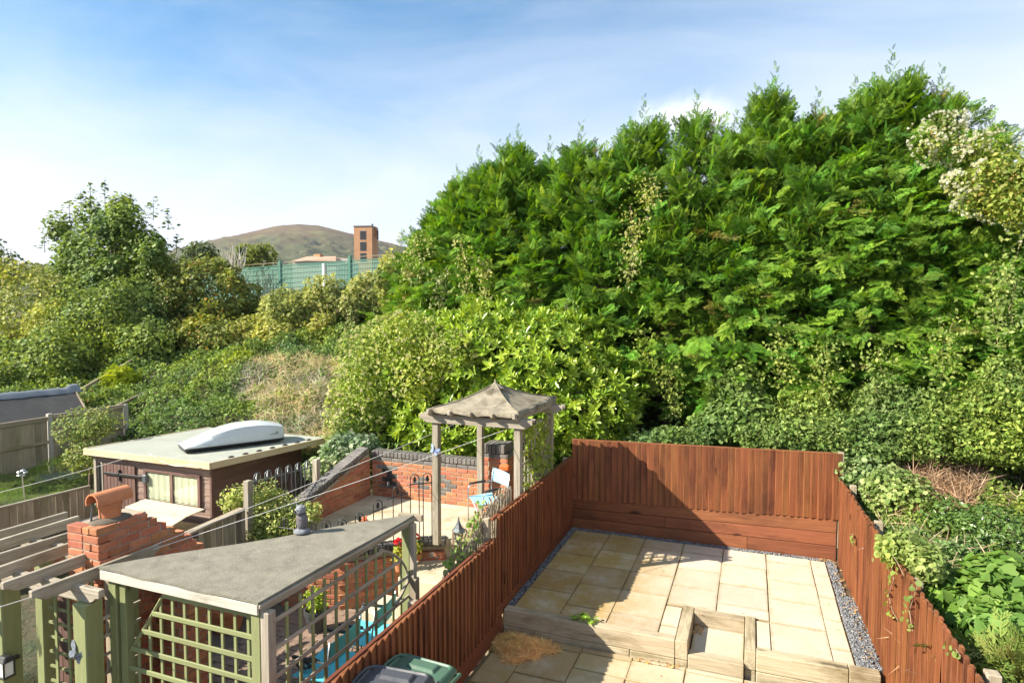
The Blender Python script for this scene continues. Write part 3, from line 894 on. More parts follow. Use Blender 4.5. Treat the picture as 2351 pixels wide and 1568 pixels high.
def brickwork(parent, path, z0, courses, top=None, mat='brick', L=0.215, Hh=0.065, D=0.10, j=0.010, core='mortar', special=None, skip=None, name='brick', end=0.02, endcap=True):
    """front face lies on the path, bricks go back to its left side"""
    key = (mat, L, Hh, D)
    def meshes(mt, l):
        k = (mt, round(l, 3), Hh, D)
        if k not in BRK: BRK[k] = brick_mesh(l, D, Hh, M[mt])
        return BRK[k]
    for c in range(courses):
        z = z0 + c * (Hh + j)
        s_ = -(L + j) / 2 if c % 2 else 0.0
        while s_ < path.L - 0.03:
            a, b_ = max(s_, 0.0), min(s_ + L, path.L)
            if b_ - a > 0.03:
                mid = (a + b_) / 2
                if (top is None or z + Hh <= top(mid) + 0.01) and not (skip and skip(mid, c)):
                    p, d = path.at(mid)
                    mt = special(mid, c) if special else None
                    me = RND.choice(meshes(mt or mat, L if b_ - a > L - 0.02 else round((b_ - a) / 0.03) * 0.03))
                    ang = math.atan2(d.y, d.x)
                    n = Vector((-d.y, d.x))
                    off = RND.uniform(-.003, .003)
                    piece(me, name, parent, (p.x + n.x * off, p.y + n.y * off, z), (RND.uniform(-.006, .006), RND.uniform(-.006, .006), ang + RND.uniform(-.006, .006)))
            s_ += L + j
    # mortar behind the faces
    mb = MB(); n_ = max(2, int(path.L / 0.12) + 1); vs_ = []; fs = []
    for i in range(n_):
        t = path.L * i / (n_ - 1); t2 = min(max(t, end), path.L - end)
        p, d = path.at(t2); n = Vector((-d.y, d.x))
        zt = z0 + courses * (Hh + j) - j - 0.006
        if top: zt = min(zt, top(t2) - 0.012)
        a = p + n * 0.008; b_ = p + n * (D - 0.006)
        vs_ += [(a.x, a.y, z0 - .01), (b_.x, b_.y, z0 - .01), (b_.x, b_.y, zt), (a.x, a.y, zt)]
    for i in range(n_ - 1):
        for k in range(4):
            k2 = (k + 1) % 4
            fs.append((i * 4 + k, i * 4 + k2, i * 4 + 4 + k2, i * 4 + 4 + k))
    fs += [(3, 2, 1, 0), tuple((n_ - 1) * 4 + k for k in range(4))]
    mb.add(vs_, fs).build('mortar', M[core], parent)
def coping(parent, path, ztop, depth, mat, w=0.075, h=0.10, over=0.012, j=0.008, core='mortar'):
    """row of bricks on edge along the top; ztop may be a function"""
    k = ('cop', mat, depth, h)
    if k not in BRK: BRK[k] = brick_mesh(w, depth, h, M[mat], 0.008)
    s_ = 0.0
    zf = ztop if callable(ztop) else (lambda q: ztop)
    while s_ + w < path.L + 0.02:
        p, d = path.at(s_ + w / 2); n = Vector((-d.y, d.x))
        ang = math.atan2(d.y, d.x)
        sl = math.atan2(zf(min(s_ + .2, path.L)) - zf(max(s_ - .2, 0)), min(s_ + .2, path.L) - max(s_ - .2, 0))
        q = p - n * over
        e = Matrix.Rotation(ang, 4, 'Z') @ Matrix.Rotation(-sl, 4, 'Y')
        piece(RND.choice(BRK[k]), 'coping_brick', parent, (q.x, q.y, zf(s_ + w / 2) - h + RND.uniform(-.003, .003)), e.to_euler())
        s_ += w + j

# ---- terrace slab, yard paving
curve = [(-4.30, 8.32), (-4.45, 8.27), (-4.70, 8.13), (-4.92, 7.90), (-5.2, 7.60), (-5.45, 7.40), (-5.9, 7.22), (-6.4, 7.15)]
ter = MB().prism([(x, y + .11, -0.7) for x, y in curve] + [(-7.0, 7.26, -0.7), (-7.0, 10.0, -0.7), (-3.02, 10.0, -0.7), (-3.02, 8.42, -0.7)][0:], (0, 0, 0.7 + DZ))
M['terrace'] = stone('pale_terrace_stone', (0.50, 0.42, 0.29), (0.60, 0.53, 0.40), (0.27, 0.21, 0.11), 2.6, 0.9, 0, 0.5, 90, 0.50, 0.72, world_space=True)
t_o = ter.build('terrace', M['terrace']); tag(t_o, 'pale stone terrace behind the curved brick wall', kind='structure')
stp = MB().bx(-4.66, -3.03, 7.55, 8.40, -0.7, 0.04).build('garden_steps', M['terrace'], bevel=0.015)
tag(stp, 'pale stone steps up to the terrace', kind='structure')
MB().bx(-4.9, -3.03, 7.0, 7.545, -0.7, -0.24).build('stone_tread', M['terrace'], stp, bevel=0.015)
yard = MB().bx(-7.15, -3.02, 1.0, 7.9, -0.9, NZ - 0.012).build('yard_paving', M['mortar_dark'])
tag(yard, 'yard paved with brown brick pavers', kind='structure')
pm = brick_mesh(0.2, 0.1, 0.05, M['paver'], 0.006)
cand = []
yy = 4.15
row = 0
while yy < 7.35:
    xx = -6.1 + (0.105 if row % 2 else 0)
    while xx < -3.15:
        cand.append((xx, yy)); xx += 0.21
    yy += 0.11; row += 1
cand.sort(key=lambda q: (q[0] + 4.3) ** 2 + (q[1] - 5.3) ** 2)
for (xx, yy) in cand[:298]:
    piece(RND.choice(pm), 'paver', yard, (xx, yy, NZ - 0.05 + RND.uniform(-.003, .003)), (RND.uniform(-.01, .01), RND.uniform(-.01, .01), RND.uniform(-.02, .02)))
rest = MB()
for (xx, yy) in cand[298:]:
    rest.bx(xx - .1, xx + .1, yy, yy + .1, NZ - .05, NZ + RND.uniform(-.003, .003))
tag(rest.build('paver_rows', M['paver'], yard), kind='stuff')

cw = thing('curved_wall', (-5.2, 7.6, NZ), 'low curved red brick wall with dark brick coping holding up the terrace', 'wall')
cp = Path(curve[::-1])
brickwork(cw, cp, NZ, 9, mat='brick', D=0.10)
coping(cw, cp, DZ + 0.025, 0.22, 'brick_coal', core='mortar_dark')

bw = thing('brick_wall', (-5.3, 10.0, DZ), 'red brick back wall with grey coping and grey diamond pattern behind the gazebo', 'wall')
wp = Path([(-6.72, 10.0), (-4.33, 10.0)])
def dia(s_, c):
    v = abs(s_ - 1.42) / 0.42 + abs(c - 4) / 2.9
    return 'brick_dark' if 0.55 < v < 1.1 else None
def nich(s_, c): return 0.24 < s_ < 0.52 and 3 <= c <= 6
brickwork(bw, wp, DZ, 9, special=lambda s_, c: 'brick_dark' if (0.12 < s_ < 0.64 and c == 7) else dia(s_, c), skip=nich)
brickwork(bw, wp, DZ + 9 * .075, 1, mat='brick_dark')
coping(bw, wp, DZ + 10 * .075 + 0.105, 0.23, 'brick_dark', core='mortar')
MB().bx(-6.50, -6.18, 10.004, 10.05, DZ + .22, DZ + .53).build('niche_back', M['brick_coal'], bw)
MB().bx(-6.52, -6.16, 9.93, 10.003, DZ + .20, DZ + .225).build('niche_shelf', M['brick_dark'], bw, .005)
ln = thing('candle_lantern', (-6.34, 9.965, DZ + .226), 'small black candle lantern standing in the wall niche', 'lantern')
mb = MB()
for sx in (-1, 1):
    for sy in (-1, 1): mb.bx(-6.34 + sx * .035 - .006, -6.34 + sx * .035 + .006, 9.965 + sy * .03 - .005, 9.965 + sy * .03 + .005, DZ + .226, DZ + .36)
mb.build('frame', M['black_metal'], ln)
MB().bx(-6.385, -6.295, 9.93, 10.0, DZ + .361, DZ + .376).build('roof', M['black_metal'], ln, .004)
MB().bx(-6.36, -6.32, 9.95, 9.985, DZ + .227, DZ + .30).build('candle', M['white'], ln, .004)
# pillar
pl = thing('brick_pillar', (-4.1, 9.92, DZ), 'red brick pillar with grey brick cap beside the gazebo', 'pillar')
pp = Path([(-4.32, 9.80), (-3.86, 9.80)])
brickwork(pl, pp, DZ, 13)
brickwork(pl, Path([(-3.86, 9.805), (-3.86, 10.15)]), DZ, 13)
brickwork(pl, pp, DZ + 13 * .075, 1, mat='brick_dark'); brickwork(pl, Path([(-3.86, 9.805), (-3.86, 10.15)]), DZ + 13 * .075, 1, mat='brick_dark')
MB().bx(-4.30, -3.97, 9.905, 10.14, DZ, DZ + 14 * .075 - .01).build('core', M['mortar'], pl)
coping(pl, pp, DZ + 14 * .075 + .155, 0.40, 'brick_dark', h=.155)
# side wall that slopes down
sw = thing('brick_wall', (-6.75, 9.1, DZ), 'red brick side wall with sloping grey coping and a thin branch leaning on it', 'wall')
sp_ = Path([(-6.74, 7.75), (-6.74, 9.97)])
topf = lambda s_: 0.62 + (s_ / 2.22) * 0.60
class Rev(Path): pass
spr = Path([(-6.74, 9.97), (-6.74, 7.75)])
brickwork(sw, Path([(-6.735, 7.75), (-6.735, 9.97)]), DZ, 12, top=lambda s_: topf(s_) - .06, end=.02)
coping(sw, Path([(-6.735, 7.70), (-6.735, 9.97)]), lambda s_: topf(s_) + .04, 0.23, 'brick_dark')
MB().tube([(-6.68, 7.7, .62), (-6.66, 8.6, .80), (-6.68, 9.5, 1.02)], [.016, .02, .014], 6).build('branch', M['twig'], sw, smooth=True)

# ------------------------------------------------------------------ bow-top railings
def bow_panel(parent, a, b, n, zb, zt_f, rail_f, r=0.0075, hw=None, mat='black_metal'):
    a = Vector(a); b = Vector(b)
    for i in range(n):
        t = (i + .5) / n
        c = a.lerp(b, t); d = (b - a).normalized()
        w = hw or (b - a).length / n * 0.26
        zt = zt_f(t); z0 = zb(t) if callable(zb) else zb
        p0 = c - d * w; p1 = c + d * w
        pts = [(p0.x, p0.y, z0), (p0.x, p0.y, zt - w)]
        for k in range(1, 8):
            an = math.pi * k / 8
            q = c - d * (w * math.cos(an))
            pts.append((q.x, q.y, zt - w + w * math.sin(an)))
        pts += [(p1.x, p1.y, zt - w), (p1.x, p1.y, z0)]
        hp = MB().tube(pts, r, 6).build('hoop', M[mat], parent, smooth='all')
        # little tree-shaped finial on the rail
        zr = rail_f(t)
        mb = MB()
        for q, (ww, zz) in enumerate(((.028, .03), (.036, .055), (.024, .085))):
            mb.prism([(c.x - d.x * ww, c.y - d.y * ww, zr + zz), (c.x + d.x * ww, c.y + d.y * ww, zr + zz), (c.x, c.y, zr + zz + .045)], Vector((-d.y, d.x, 0)) * .008)
        mb.tube([(c.x, c.y, zr), (c.x, c.y, zr + .12)], .005, 5)
        mb.build('finial', M[mat], hp)
    m = 12
    MB().tube([(a.lerp(b, i / m).x, a.lerp(b, i / m).y, rail_f(i / m)) for i in range(m + 1)], r * 1.2, 6).build('top_rail', M[mat], parent, smooth='all')
    MB().tube([(a.lerp(b, i / m).x, a.lerp(b, i / m).y, (zb(i / m) if callable(zb) else zb) + .03) for i in range(m + 1)], r * 1.2, 6).build('bottom_rail', M[mat], parent, smooth='all')
br = thing('bow_top_railing', (-4.9, 7.95, DZ), 'black bow top metal railing sweeping down along the terrace edge', 'railing')
segs = [((-4.47, 8.29), (-4.80, 8.10), 2, 1.38, 1.36), ((-4.80, 8.10), (-5.03, 7.85), 1, 1.24, 1.18), ((-5.03, 7.85), (-5.2, 7.66), 1, 1.08, 1.00), ((-5.2, 7.66), (-5.42, 7.5), 1, 0.90, 0.84), ((-5.42, 7.5), (-5.85, 7.33), 2, 0.80, 0.76), ((-5.85, 7.33), (-6.55, 7.28), 3, 0.76, 0.76)]
for a, b, n, z0, z1 in segs:
    bow_panel(br, (a[0], a[1], 0), (b[0], b[1], 0), n, DZ + .03, lambda t, z0=z0, z1=z1: z0 + (z1 - z0) * t, lambda t, z0=z0, z1=z1: z0 + (z1 - z0) * t - .15, hw=.065)
br2 = thing('bow_top_railing', (-7.15, 8.0, 0.4), 'grey bow top metal railing between wooden posts beside the dark shed', 'railing')
q0 = P(578, 1100, X=-7.15); q1 = P(716, 1062, X=-7.15)
bow_panel(br2, (q0.x, q0.y, 0), (q1.x, q1.y, 0), 6, lambda t: 0.36 + .18 * t, lambda t: q0.z + .08 + (q1.z + .055 - q0.z - .08) * t, lambda t: q0.z - .055 + (q1.z - q0.z - .02) * t, hw=.07, r=.010, mat='lead_grey')
for (px, pt) in ((569, 1103), (726, 1054)):
    q = P(px, pt, X=-7.15)
    MB().bx(q.x - .05, q.x + .05, q.y - .05, q.y + .05, 0.2, q.z).build('wooden_post', M['grey_z'], br2, .006)
# wire mesh behind the railing
mb = MB()
for i in range(14):
    y = q0.y + (q1.y - q0.y) * (i + .5) / 14
    mb.tube([(-7.2, y - .1, .45), (-7.2, y + .12, q0.z - .1)], .003, 4)
    mb.tube([(-7.2, y + .12, .45), (-7.2, y - .1, q0.z - .1)], .003, 4)
mb.build('wire_mesh', M['lead_grey'], br2)

# low old boundary fence
bo = thing('low_fence', (-7.2, 6.5, 0.0), 'low old grey board fence with flat rail behind the chimney', 'fence')
a = P(385, 1252, X=-7.2); b = P(552, 1167, X=-7.2)
a.y -= 1.3
n = 22
for i in range(n):
    y0 = a.y + (b.y - a.y) * i / n; y1 = a.y + (b.y - a.y) * (i + 1) / n
    zt = a.z + (b.z - a.z) * (i + .5) / n - .02
    MB().bx(-7.21 + RND.uniform(-.004, .004), -7.19, y0 + .003, y1 - .003, NZ, zt).build('board', M['old_z'], bo, .003)
MB().beam((-7.16, a.y, a.z), (-7.16, b.y, b.z), .12, .035).build('cap_rail', M['old_y'], bo, .005)
for t in (.0, .36, .68, .985):
    y = a.y + (b.y - a.y) * t
    MB().bx(-7.185, -7.10, y - .035, y + .035, NZ, a.z + (b.z - a.z) * t - .02).build('post', M['old_z'], bo, .005)

# ================================================================== gazebo
gz = thing('gazebo', (-3.7, 8.9, DZ), 'small weathered timber gazebo with stained pointed canvas roof', 'gazebo')
GX0, GX1, GY0, GY1 = -4.36, -3.06, 8.18, 9.66
for (x, y) in ((GX0, GY0), (GX1, GY0), (GX0 + .06, GY1), (GX1, GY1)):
    MB().bx(x - .05, x + .05, y - .05, y + .05, DZ, 2.20).build('post', M['grey_z'], gz, .008)
def shaped(p0, p1, w, h, parent, mat, name='beam'):
    """beam with a scalloped underside at both ends"""
    p0 = Vector(p0); p1 = Vector(p1); d = (p1 - p0); L = d.length; d.normalize(); sd = Vector((-d.y, d.x, 0))
    k = h
    prof = [(0, h * .45), (0, h), (L, h), (L, h * .45), (L - k * .35, h * .40), (L - k * .6, h * .18), (L - k * 1.0, 0.0), (k * 1.0, 0.0), (k * .6, h * .18), (k * .35, h * .40)]
    pts = [p0 + d * s_ + Vector((0, 0, z - h / 2)) - sd * (w / 2) for s_, z in prof]
    o = MB().prism(pts, sd * w).build(name, mat, parent, .005)
    return o
for y in (GY0, GY1):
    shaped((GX0 - .24, y - .06, 2.24), (GX1 + .24, y - .06, 2.24), .045, .13, gz, M['grey_x'])
    shaped((GX0 - .24, y + .06, 2.24), (GX1 + .24, y + .06, 2.24), .045, .13, gz, M['grey_x'])
for x in (GX0 - .02, GX1 + .02):
    shaped((x, GY0 - .24, 2.34), (x, GY1 + .24, 2.34), .045, .12, gz, M['grey_y'])
for x in (-4.05, -3.72, -3.38):
    shaped((x, GY0 - .22, 2.335), (x, GY1 + .22, 2.335), .04, .10, gz, M['grey_y'], 'rafter')
# canvas pyramid
ax, ay, az = -3.72, 8.92, 2.70
corn = [(GX0 + .02, GY0 - .16, 2.41), (GX1 + .06, GY0 - .16, 2.41), (GX1 + .06, GY1 + .16, 2.41), (GX0 + .02, GY1 + .16, 2.41)]
mb = MB()
n = 8
for k in range(4):
    c0 = Vector(corn[k]); c1 = Vector(corn[(k + 1) % 4]); ap = Vector((ax, ay, az))
    vs_ = []; fs = []
    for i in range(n + 1):
        t = i / n
        for j in range(n + 1):
            e = c0.lerp(c1, j / n)
            p = ap.lerp(e, t)
            p.z -= 0.10 * math.sin(math.pi * t) * (0.6 + .4 * math.sin(math.pi * j / n)) * .8
            p.z -= (0.02 + .012 * math.sin(j * 2.3 + k)) * (1 if t == 1 else 0) * math.sin(math.pi * j / n)
            vs_.append(p)
    for i in range(n):
        for j in range(n):
            fs.append((i * (n + 1) + j, (i + 1) * (n + 1) + j, (i + 1) * (n + 1) + j + 1, i * (n + 1) + j + 1))
    # hanging skirt
    base = n * (n + 1)
    m0 = len(vs_)
    for j in range(n + 1):
        p = vs_[base + j].copy(); p.z -= 0.06 + .012 * math.sin(j * 1.9 + k); vs_.append(p)
    for j in range(n):
        fs.append((base + j, m0 + j, m0 + j + 1, base + j + 1))
    mb.add(vs_, fs)
mb.build('canvas_roof', M['canvas'], gz, smooth='all')
for k in range(4):
    c0 = Vector(corn[k]); ap = Vector((ax, ay, az))
    pts = []
    for i in range(9):
        t = i / 8; p = ap.lerp(c0, t); p.z -= .048 * math.sin(math.pi * t) - .008; pts.append(p)
    MB().tube(pts, .008, 5).build('seam', M['canvas'], gz)
MB().lathe((ax, ay, az - .05), [(.15, -.02), (.09, .02), (.03, .055), (.012, .09), (0.0, .12)], 8).build('top_cap', M['canvas'], gz)
# trellis side
tz0, tz1 = 0.75, 2.16
for i in range(9):
    y = GY0 + .12 + i * (GY1 - GY0 - .24) / 8
    MB().bx(GX1 - .012, GX1 + .004, y - .014, y + .014, tz0, tz1).build('lath', M['grey_z'], gz)
for i in range(9):
    z = tz0 + .05 + i * .165
    MB().bx(GX1 + .0045, GX1 + .020, GY0 + .06, GY1 - .06, z - .014, z + .014).build('lath', M['grey_y'], gz)
MB().bx(-4.30, -3.35, 8.86, 8.98, DZ + .001, DZ + .05).build('floor_plank', M['old_x'], gz, .005).rotation_euler.z = math.radians(48)
# string lights
sl = thing('string_lights', (-3.6, 9.1, 1.95), 'string of small white bulbs drooping inside the gazebo', 'string lights')
pts = []
for i in range(25):
    t = i / 24; pts.append((-4.28 + 1.2 * t, 9.60, 2.02 - .12 * abs(math.sin(t * math.pi * 2))))
MB().tube(pts, .004, 4).build('wire', M['black_metal'], sl)
for i in range(2, 24, 3):
    x, y, z = pts[i]
    MB().lathe((x, y, z - .045), [(.0, 0), (.013, .008), (.016, .022), (.008, .04), (.0, .045)], 8).build('bulb', M['white'], sl, smooth='all')

def butterfly(name, loc, size, mat, label, rot):
    mb = MB()
    for s_ in (-1, 1):
        for pts in ([(0.02, 0.02), (.35, .55), (.75, .80), (.98, .62), (.86, .25), (.45, .02)], [(0.02, 0), (.45, -.02), (.72, -.18), (.66, -.52), (.38, -.62), (.14, -.3)]):
            mb.prism([(s_ * x * size, (.25 * abs(x)) * size, y * size) for x, y in (pts if s_ > 0 else pts[::-1])], (0, .006, 0))
    mb.tube([(0, 0, -.35 * size), (0, -.01, .35 * size)], .05 * size, 6)
    Rm = Matrix.Rotation(rot[2], 3, 'Z') @ Matrix.Rotation(rot[1], 3, 'Y')
    mb.v = [tuple(Rm @ Vector(v) + Vector(loc)) for v in mb.v]
    o = mb.build(name, mat)
    return tag(o, label, 'ornament')
butterfly('butterfly_ornament', (GX0 - .01, GY0 - .075, 1.76), .10, M['blue_glaze'], 'blue and white butterfly ornament on the gazebo post', (0, .4, -.3))

# ------------------------------------------------------------------ director's chairs
def chair(loc, rz, cloth, label, w=0.54, name='folding_chair', bag=False):
    root = thing(name, loc, label, 'chair')
    cr, sr = math.cos(rz), math.sin(rz); L0 = Vector(loc)
    def T(mb):
        mb.v = [(L0.x + x * cr - y * sr, L0.y + x * sr + y * cr, L0.z + z) for x, y, z in mb.v]; return mb
    h = w / 2      # local: x = width, -y = front
    for s_ in (-1, 1):
        T(MB().tube([(s_ * h, .22, 0), (s_ * h, .22, .60), (s_ * h, .26, .88)], .011, 7)).build('rear_leg', M['steel'], root, smooth='all')
        T(MB().tube([(s_ * h, -.22, 0), (s_ * h, -.22, .58), (s_ * h, -.19, .635), (s_ * h, -.12, .65), (s_ * h, .20, .64)], .011, 7)).build('front_leg', M['steel'], root, smooth='all')
        T(MB().tube([(s_ * h, -.20, .655), (s_ * h, .10, .658)], .019, 8)).build('arm_pad', M['black_metal'], root, smooth='all')
        T(MB().tube([(s_ * h, -.22, .03), (s_ * h, .22, .03)], .010, 6)).build('foot_rail', M['steel'], root)
    for y in (-.20, .20):
        mb = MB().tube([(-h, y, .06), (h, y + .005, .43)], .009, 6).tube([(h, y + .02, .06), (-h, y + .025, .43)], .009, 6)
        T(mb).build('cross_bar', M['steel'], root)
    mb = MB(); n = 6; vs_ = []; fs = []
    for i in range(n + 1):
        for j in (0, 1):
            x = -h + w * i / n; vs_.append((x, -.22 + .44 * j, .445 - .03 * math.sin(math.pi * i / n)))
    for i in range(n): fs.append((i * 2, i * 2 + 2, i * 2 + 3, i * 2 + 1))
    m2 = len(vs_); vs_ += [(x, y, z - .008) for x, y, z in vs_]; fs += [tuple(q + m2 for q in f[::-1]) for f in fs]
    T(mb.add(vs_, fs)).build('seat', cloth, root, smooth='all')
    mb = MB(); vs_ = []; fs = []
    for i in range(n + 1):
        for j in (0, 1):
            x = -h + w * i / n; vs_.append((x, .245 + .03 * math.sin(math.pi * i / n) + .012 * j, .64 + .22 * j))
    for i in range(n): fs.append((i * 2, i * 2 + 2, i * 2 + 3, i * 2 + 1))
    m2 = len(vs_); vs_ += [(x, y + .008, z) for x, y, z in vs_]; fs += [tuple(q + m2 for q in f[::-1]) for f in fs]
    T(mb.add(vs_, fs)).build('backrest', cloth, root, smooth='all')
    return root
chair((-3.98, 9.22, DZ), math.radians(-38), M['pale_blue_cloth'], 'pale blue canvas folding chair standing inside the gazebo')
chair((-4.32, 5.50, NZ), math.radians(-86), M['blue_cloth'], 'turquoise folding chair with black strap on its seat behind the trellis', .60)
chair((-4.28, 6.22, NZ), math.radians(-84), M['blue_cloth'], 'turquoise folding chair beside the end post of the lean roof', .54)
mb = MB()
for k in range(3):
    mb.tube([(-4.50 + .05 * k + .05 * math.cos(a_), 5.34 + .03 * k + .07 * math.sin(a_), NZ + .50 + .03 * math.sin(a_ * 2 + k)) for a_ in np.linspace(0, 6.0, 14)], .014, 6)
tag(mb.build('coiled_strap', M['black_metal'], None, smooth='all'), 'black coiled strap lying on the turquoise chair seat', 'strap')
MB().bx(-3.98, -3.80, 9.70, 9.78, 1.12, 1.22).build('orange_toy', M['orange'], None, .03, seg=3)
tag(bpy.data.objects['orange_toy'], 'orange plastic toy hanging on the brick pillar', 'toy')

# ================================================================== triangular lean roof shelter
sh = thing('garden_shelter', (-4.4, 4.6, NZ), 'green trellis shelter with triangular grey felt roof', 'shelter')
A = Vector((-5.50, 3.83, 1.5)); B = Vector((-3.64, 3.81, 1.5)); C = Vector((-3.57, 6.17, 1.5))
mb = MB(); nn = 10
vs_ = []; fs = []
idm = {}
for i in range(nn + 1):
    for j in range(nn + 1 - i):
        p = A + (B - A) * (i / nn) + (C - A) * (j / nn)
        p.z = 1.5 + .008 * math.sin(i * 1.7 + j) - .01 * math.sin(math.pi * i / nn) ; idm[(i, j)] = len(vs_); vs_.append(p)
for i in range(nn):
    for j in range(nn - i):
        fs.append((idm[(i, j)], idm[(i + 1, j)], idm[(i, j + 1)]))
        if j + i < nn - 1: fs.append((idm[(i + 1, j)], idm[(i + 1, j + 1)], idm[(i, j + 1)]))
m2 = len(vs_)
vs_ += [p - Vector((0, 0, .022)) for p in vs_]
fs += [tuple(q + m2 for q in f[::-1]) for f in fs]
edge = [idm[(i, 0)] for i in range(nn + 1)] + [idm[(nn - k, k)] for k in range(1, nn + 1)] + [idm[(0, nn - k)] for k in range(1, nn)]
for q in range(len(edge)):
    a_, b_ = edge[q], edge[(q + 1) % len(edge)]
    fs.append((b_, a_, a_ + m2, b_ + m2))
mb.add(vs_, fs).build('felt_roof', M['felt'], sh, smooth=True)
zf = 1.43
MB().beam(A + Vector((.01, .012, zf - 1.5 - .005)), B + Vector((-.01, .012, zf - 1.5 - .005)), .022, .085).build('fascia', M['pale_x'], sh, .004)
MB().beam(B + Vector((-.012, .03, zf - 1.5)), C + Vector((-.012, -.01, zf - 1.5)), .022, .075).build('fascia', M['grey_y'], sh, .004)
MB().beam(B + Vector((.012, .0, -.045)), C + Vector((.012, .0, -.045)), .02, .03).build('edge_batten', M['grey_y'], sh, .004)
MB().beam(A + Vector((.05, .05, zf - 1.5)), C + Vector((-.05, -.05, zf - 1.5)), .04, .09).build('back_beam', M['old_y'], sh, .004)
MB().bx(B.x - .11, B.x - .015, B.y + .03, B.y + .125, NZ, 1.40).build('post', M['green_z'], sh, .006)
MB().bx(B.x - .012, B.x + .075, B.y + .03, B.y + .115, NZ, 1.40).build('post', M['grey_z'], sh, .006)
MB().bx(C.x - .10, C.x - .005, C.y - .13, C.y - .035, NZ, 1.42).build('post', M['green_z'], sh, .006)
MB().bx(C.x - .003, C.x + .055, C.y - .13, C.y - .06, NZ, 1.42).build('post', M['grey_z'], sh, .006)
MB().bx(C.x - .003, C.x + .085, C.y - .14, C.y - .055, NZ, 0.80).build('post', M['old_z'], sh, .006)
MB().bx(A.x + .06, A.x + .16, A.y + .04, A.y + .14, NZ, 1.41).build('post', M['green_z'], sh, .006)
MB().bx(A.x + .19, A.x + .27, A.y + .05, A.y + .13, NZ, 1.41).build('post', M['green_z'], sh, .006)
MB().bx(A.x - .02, A.x + .045, A.y + .06, A.y + .12, NZ, 1.40).build('post', M['old_z'], sh, .006)
MB().beam(C + Vector((-.20, -.02, -.04)), C + Vector((.10, .0, -.04)), .06, .07).build('cross_rail', M['old_x'], sh, .004)
# front trellis with a swept edge
Yt = A.y + .085
e0 = P(390, 1352, Y=Yt); e1 = P(284, 1516, Y=Yt)
def xl(z):
    t = min(max((e0.z - z) / (e0.z - e1.z), 0), 1)
    return e0.x + (e1.x - e0.x) * (t ** 0.62 * .55 + t ** 1.6 * .45)
def lath(p0, p1, w, t, mat, up=(0, 1, 0)):
    MB().beam(p0, p1, w, t, up).build('lath', mat, sh, .0025)
xr = B.x - .112
for k in range(12):
    z = 1.32 - k * .185
    x0 = xl(z) if z < e0.z + .05 else e0.x
    if z > e0.z - .02: x0 = e0.x
    lath((x0, Yt - .010, z), (xr, Yt - .010, z), .042, .016, M['green_x'])
x = xr - .10
while x > A.x + .28:
    zt = 1.385
    if x < e0.x:
        zs = np.linspace(e1.z, e0.z, 60); xv = np.array([xl(q) for q in zs]); zt = float(zs[np.argmin(abs(xv - x))])
    lath((x, Yt + .008, NZ + .05), (x, Yt + .008, zt), .030, .016, M['green_z'])
    x -= .142
pts = [(xl(z), Yt - .001, z) for z in np.linspace(e0.z + .02, e1.z, 12)]
for p, q in zip(pts[:-1], pts[1:]): pass
MB().tube(pts, .016, 4).build('curved_edge', M['green_z'], sh)
# side trellis, weathered, swept down at the far end
Xt = B.x + .045
c0 = P(872, 1262, X=Xt); c1 = P(927, 1338, X=Xt)
def yend(z):
    t = (c0.z - z) / max(c0.z - c1.z, .05)
    t = min(max(t, 0), 1)
    return c0.y + (C.y - .13 - c0.y) * (1 - (1 - t) ** 2.0) if z < c0.z else c0.y
for k in range(8):
    z = 1.30 - k * .235
    ye = yend(z) if z > c1.z else C.y - .10
    lath((Xt + .010, B.y + .11, z), (Xt + .010, ye, z), .016, .036, M['grey_y'], (0, 0, 1))
y = B.y + .28
while y < C.y - .12:
    zt = 1.38
    if y > c0.y:
        t = 1 - math.sqrt(max(0, 1 - (y - c0.y) / max(C.y - .13 - c0.y, .05)))
        zt = c0.z + (c1.z - c0.z) * t
    lath((Xt - .007, y, NZ + .05), (Xt - .007, y, zt), .034, .016, M['green_z'], (1, 0, 0))
    y += .165
pts = []
for i in range(12):
    t = i / 11; z = c0.z + (c1.z - c0.z) * t; pts.append((Xt, yend(z - 1e-4), z))
MB().tube(pts, .016, 4).build('curved_edge', M['grey_y'], sh)
MB().beam((Xt + .02, C.y - .42, .62), (Xt + .02, C.y + .06, 1.02 - .1), .03, .03).build('lath', M['grey_y'], sh)

# owl
ow = thing('owl_ornament', P(693, 1224, Z=1.5), 'grey moulded owl figure standing on the felt roof edge', 'ornament')
ob = WLOC[ow.name].copy()
ob.z = 1.503
rk = MB().lathe(ob, [(.07, 0), (.085, .010), (.080, .030), (.055, .048), (.04, .052)], 12)
rk.v = [(x + RND.uniform(-.006, .006), y + RND.uniform(-.006, .006), z) for x, y, z in rk.v]
rk.build('rock_base', M['owl_head'], ow, smooth='all')
MB().lathe(ob + Vector((0, 0, .045)), [(.034, 0), (.050, .025), (.058, .07), (.057, .12), (.050, .155), (.046, .175)], 14, 1.0, .9).build('body', M['owl'], ow, smooth='all')
hd = MB().lathe(ob + Vector((-.004, -.006, .216)), [(.046, 0), (.052, .012), (.053, .038), (.046, .062), (.03, .078), (0, .084)], 14)
hdo = hd.build('head', M['owl_head'], ow, smooth='all')
for sx in (-1, 1):
    wg = MB().lathe((0, 0, 0), [(0, -.075), (.018, -.05), (.026, 0), (.022, .04), (0, .06)], 8, .5, 1.0)
    wg.v = [(ob.x + sx * .052 + x, ob.y + .012 + y, ob.z + .135 + z) for x, y, z in wg.v]
    wg.build('wing', M['owl'], ow, smooth='all')
mb = MB()
for s_ in (-1, 1): mb.lathe(ob + Vector((s_ * .024 - .03, -.055, .255)), [(.0, -.008), (.009, -.004), (.011, 0), (.009, .004), (0, .008)], 8)
mb.build('eye', M['black_metal'], hdo)
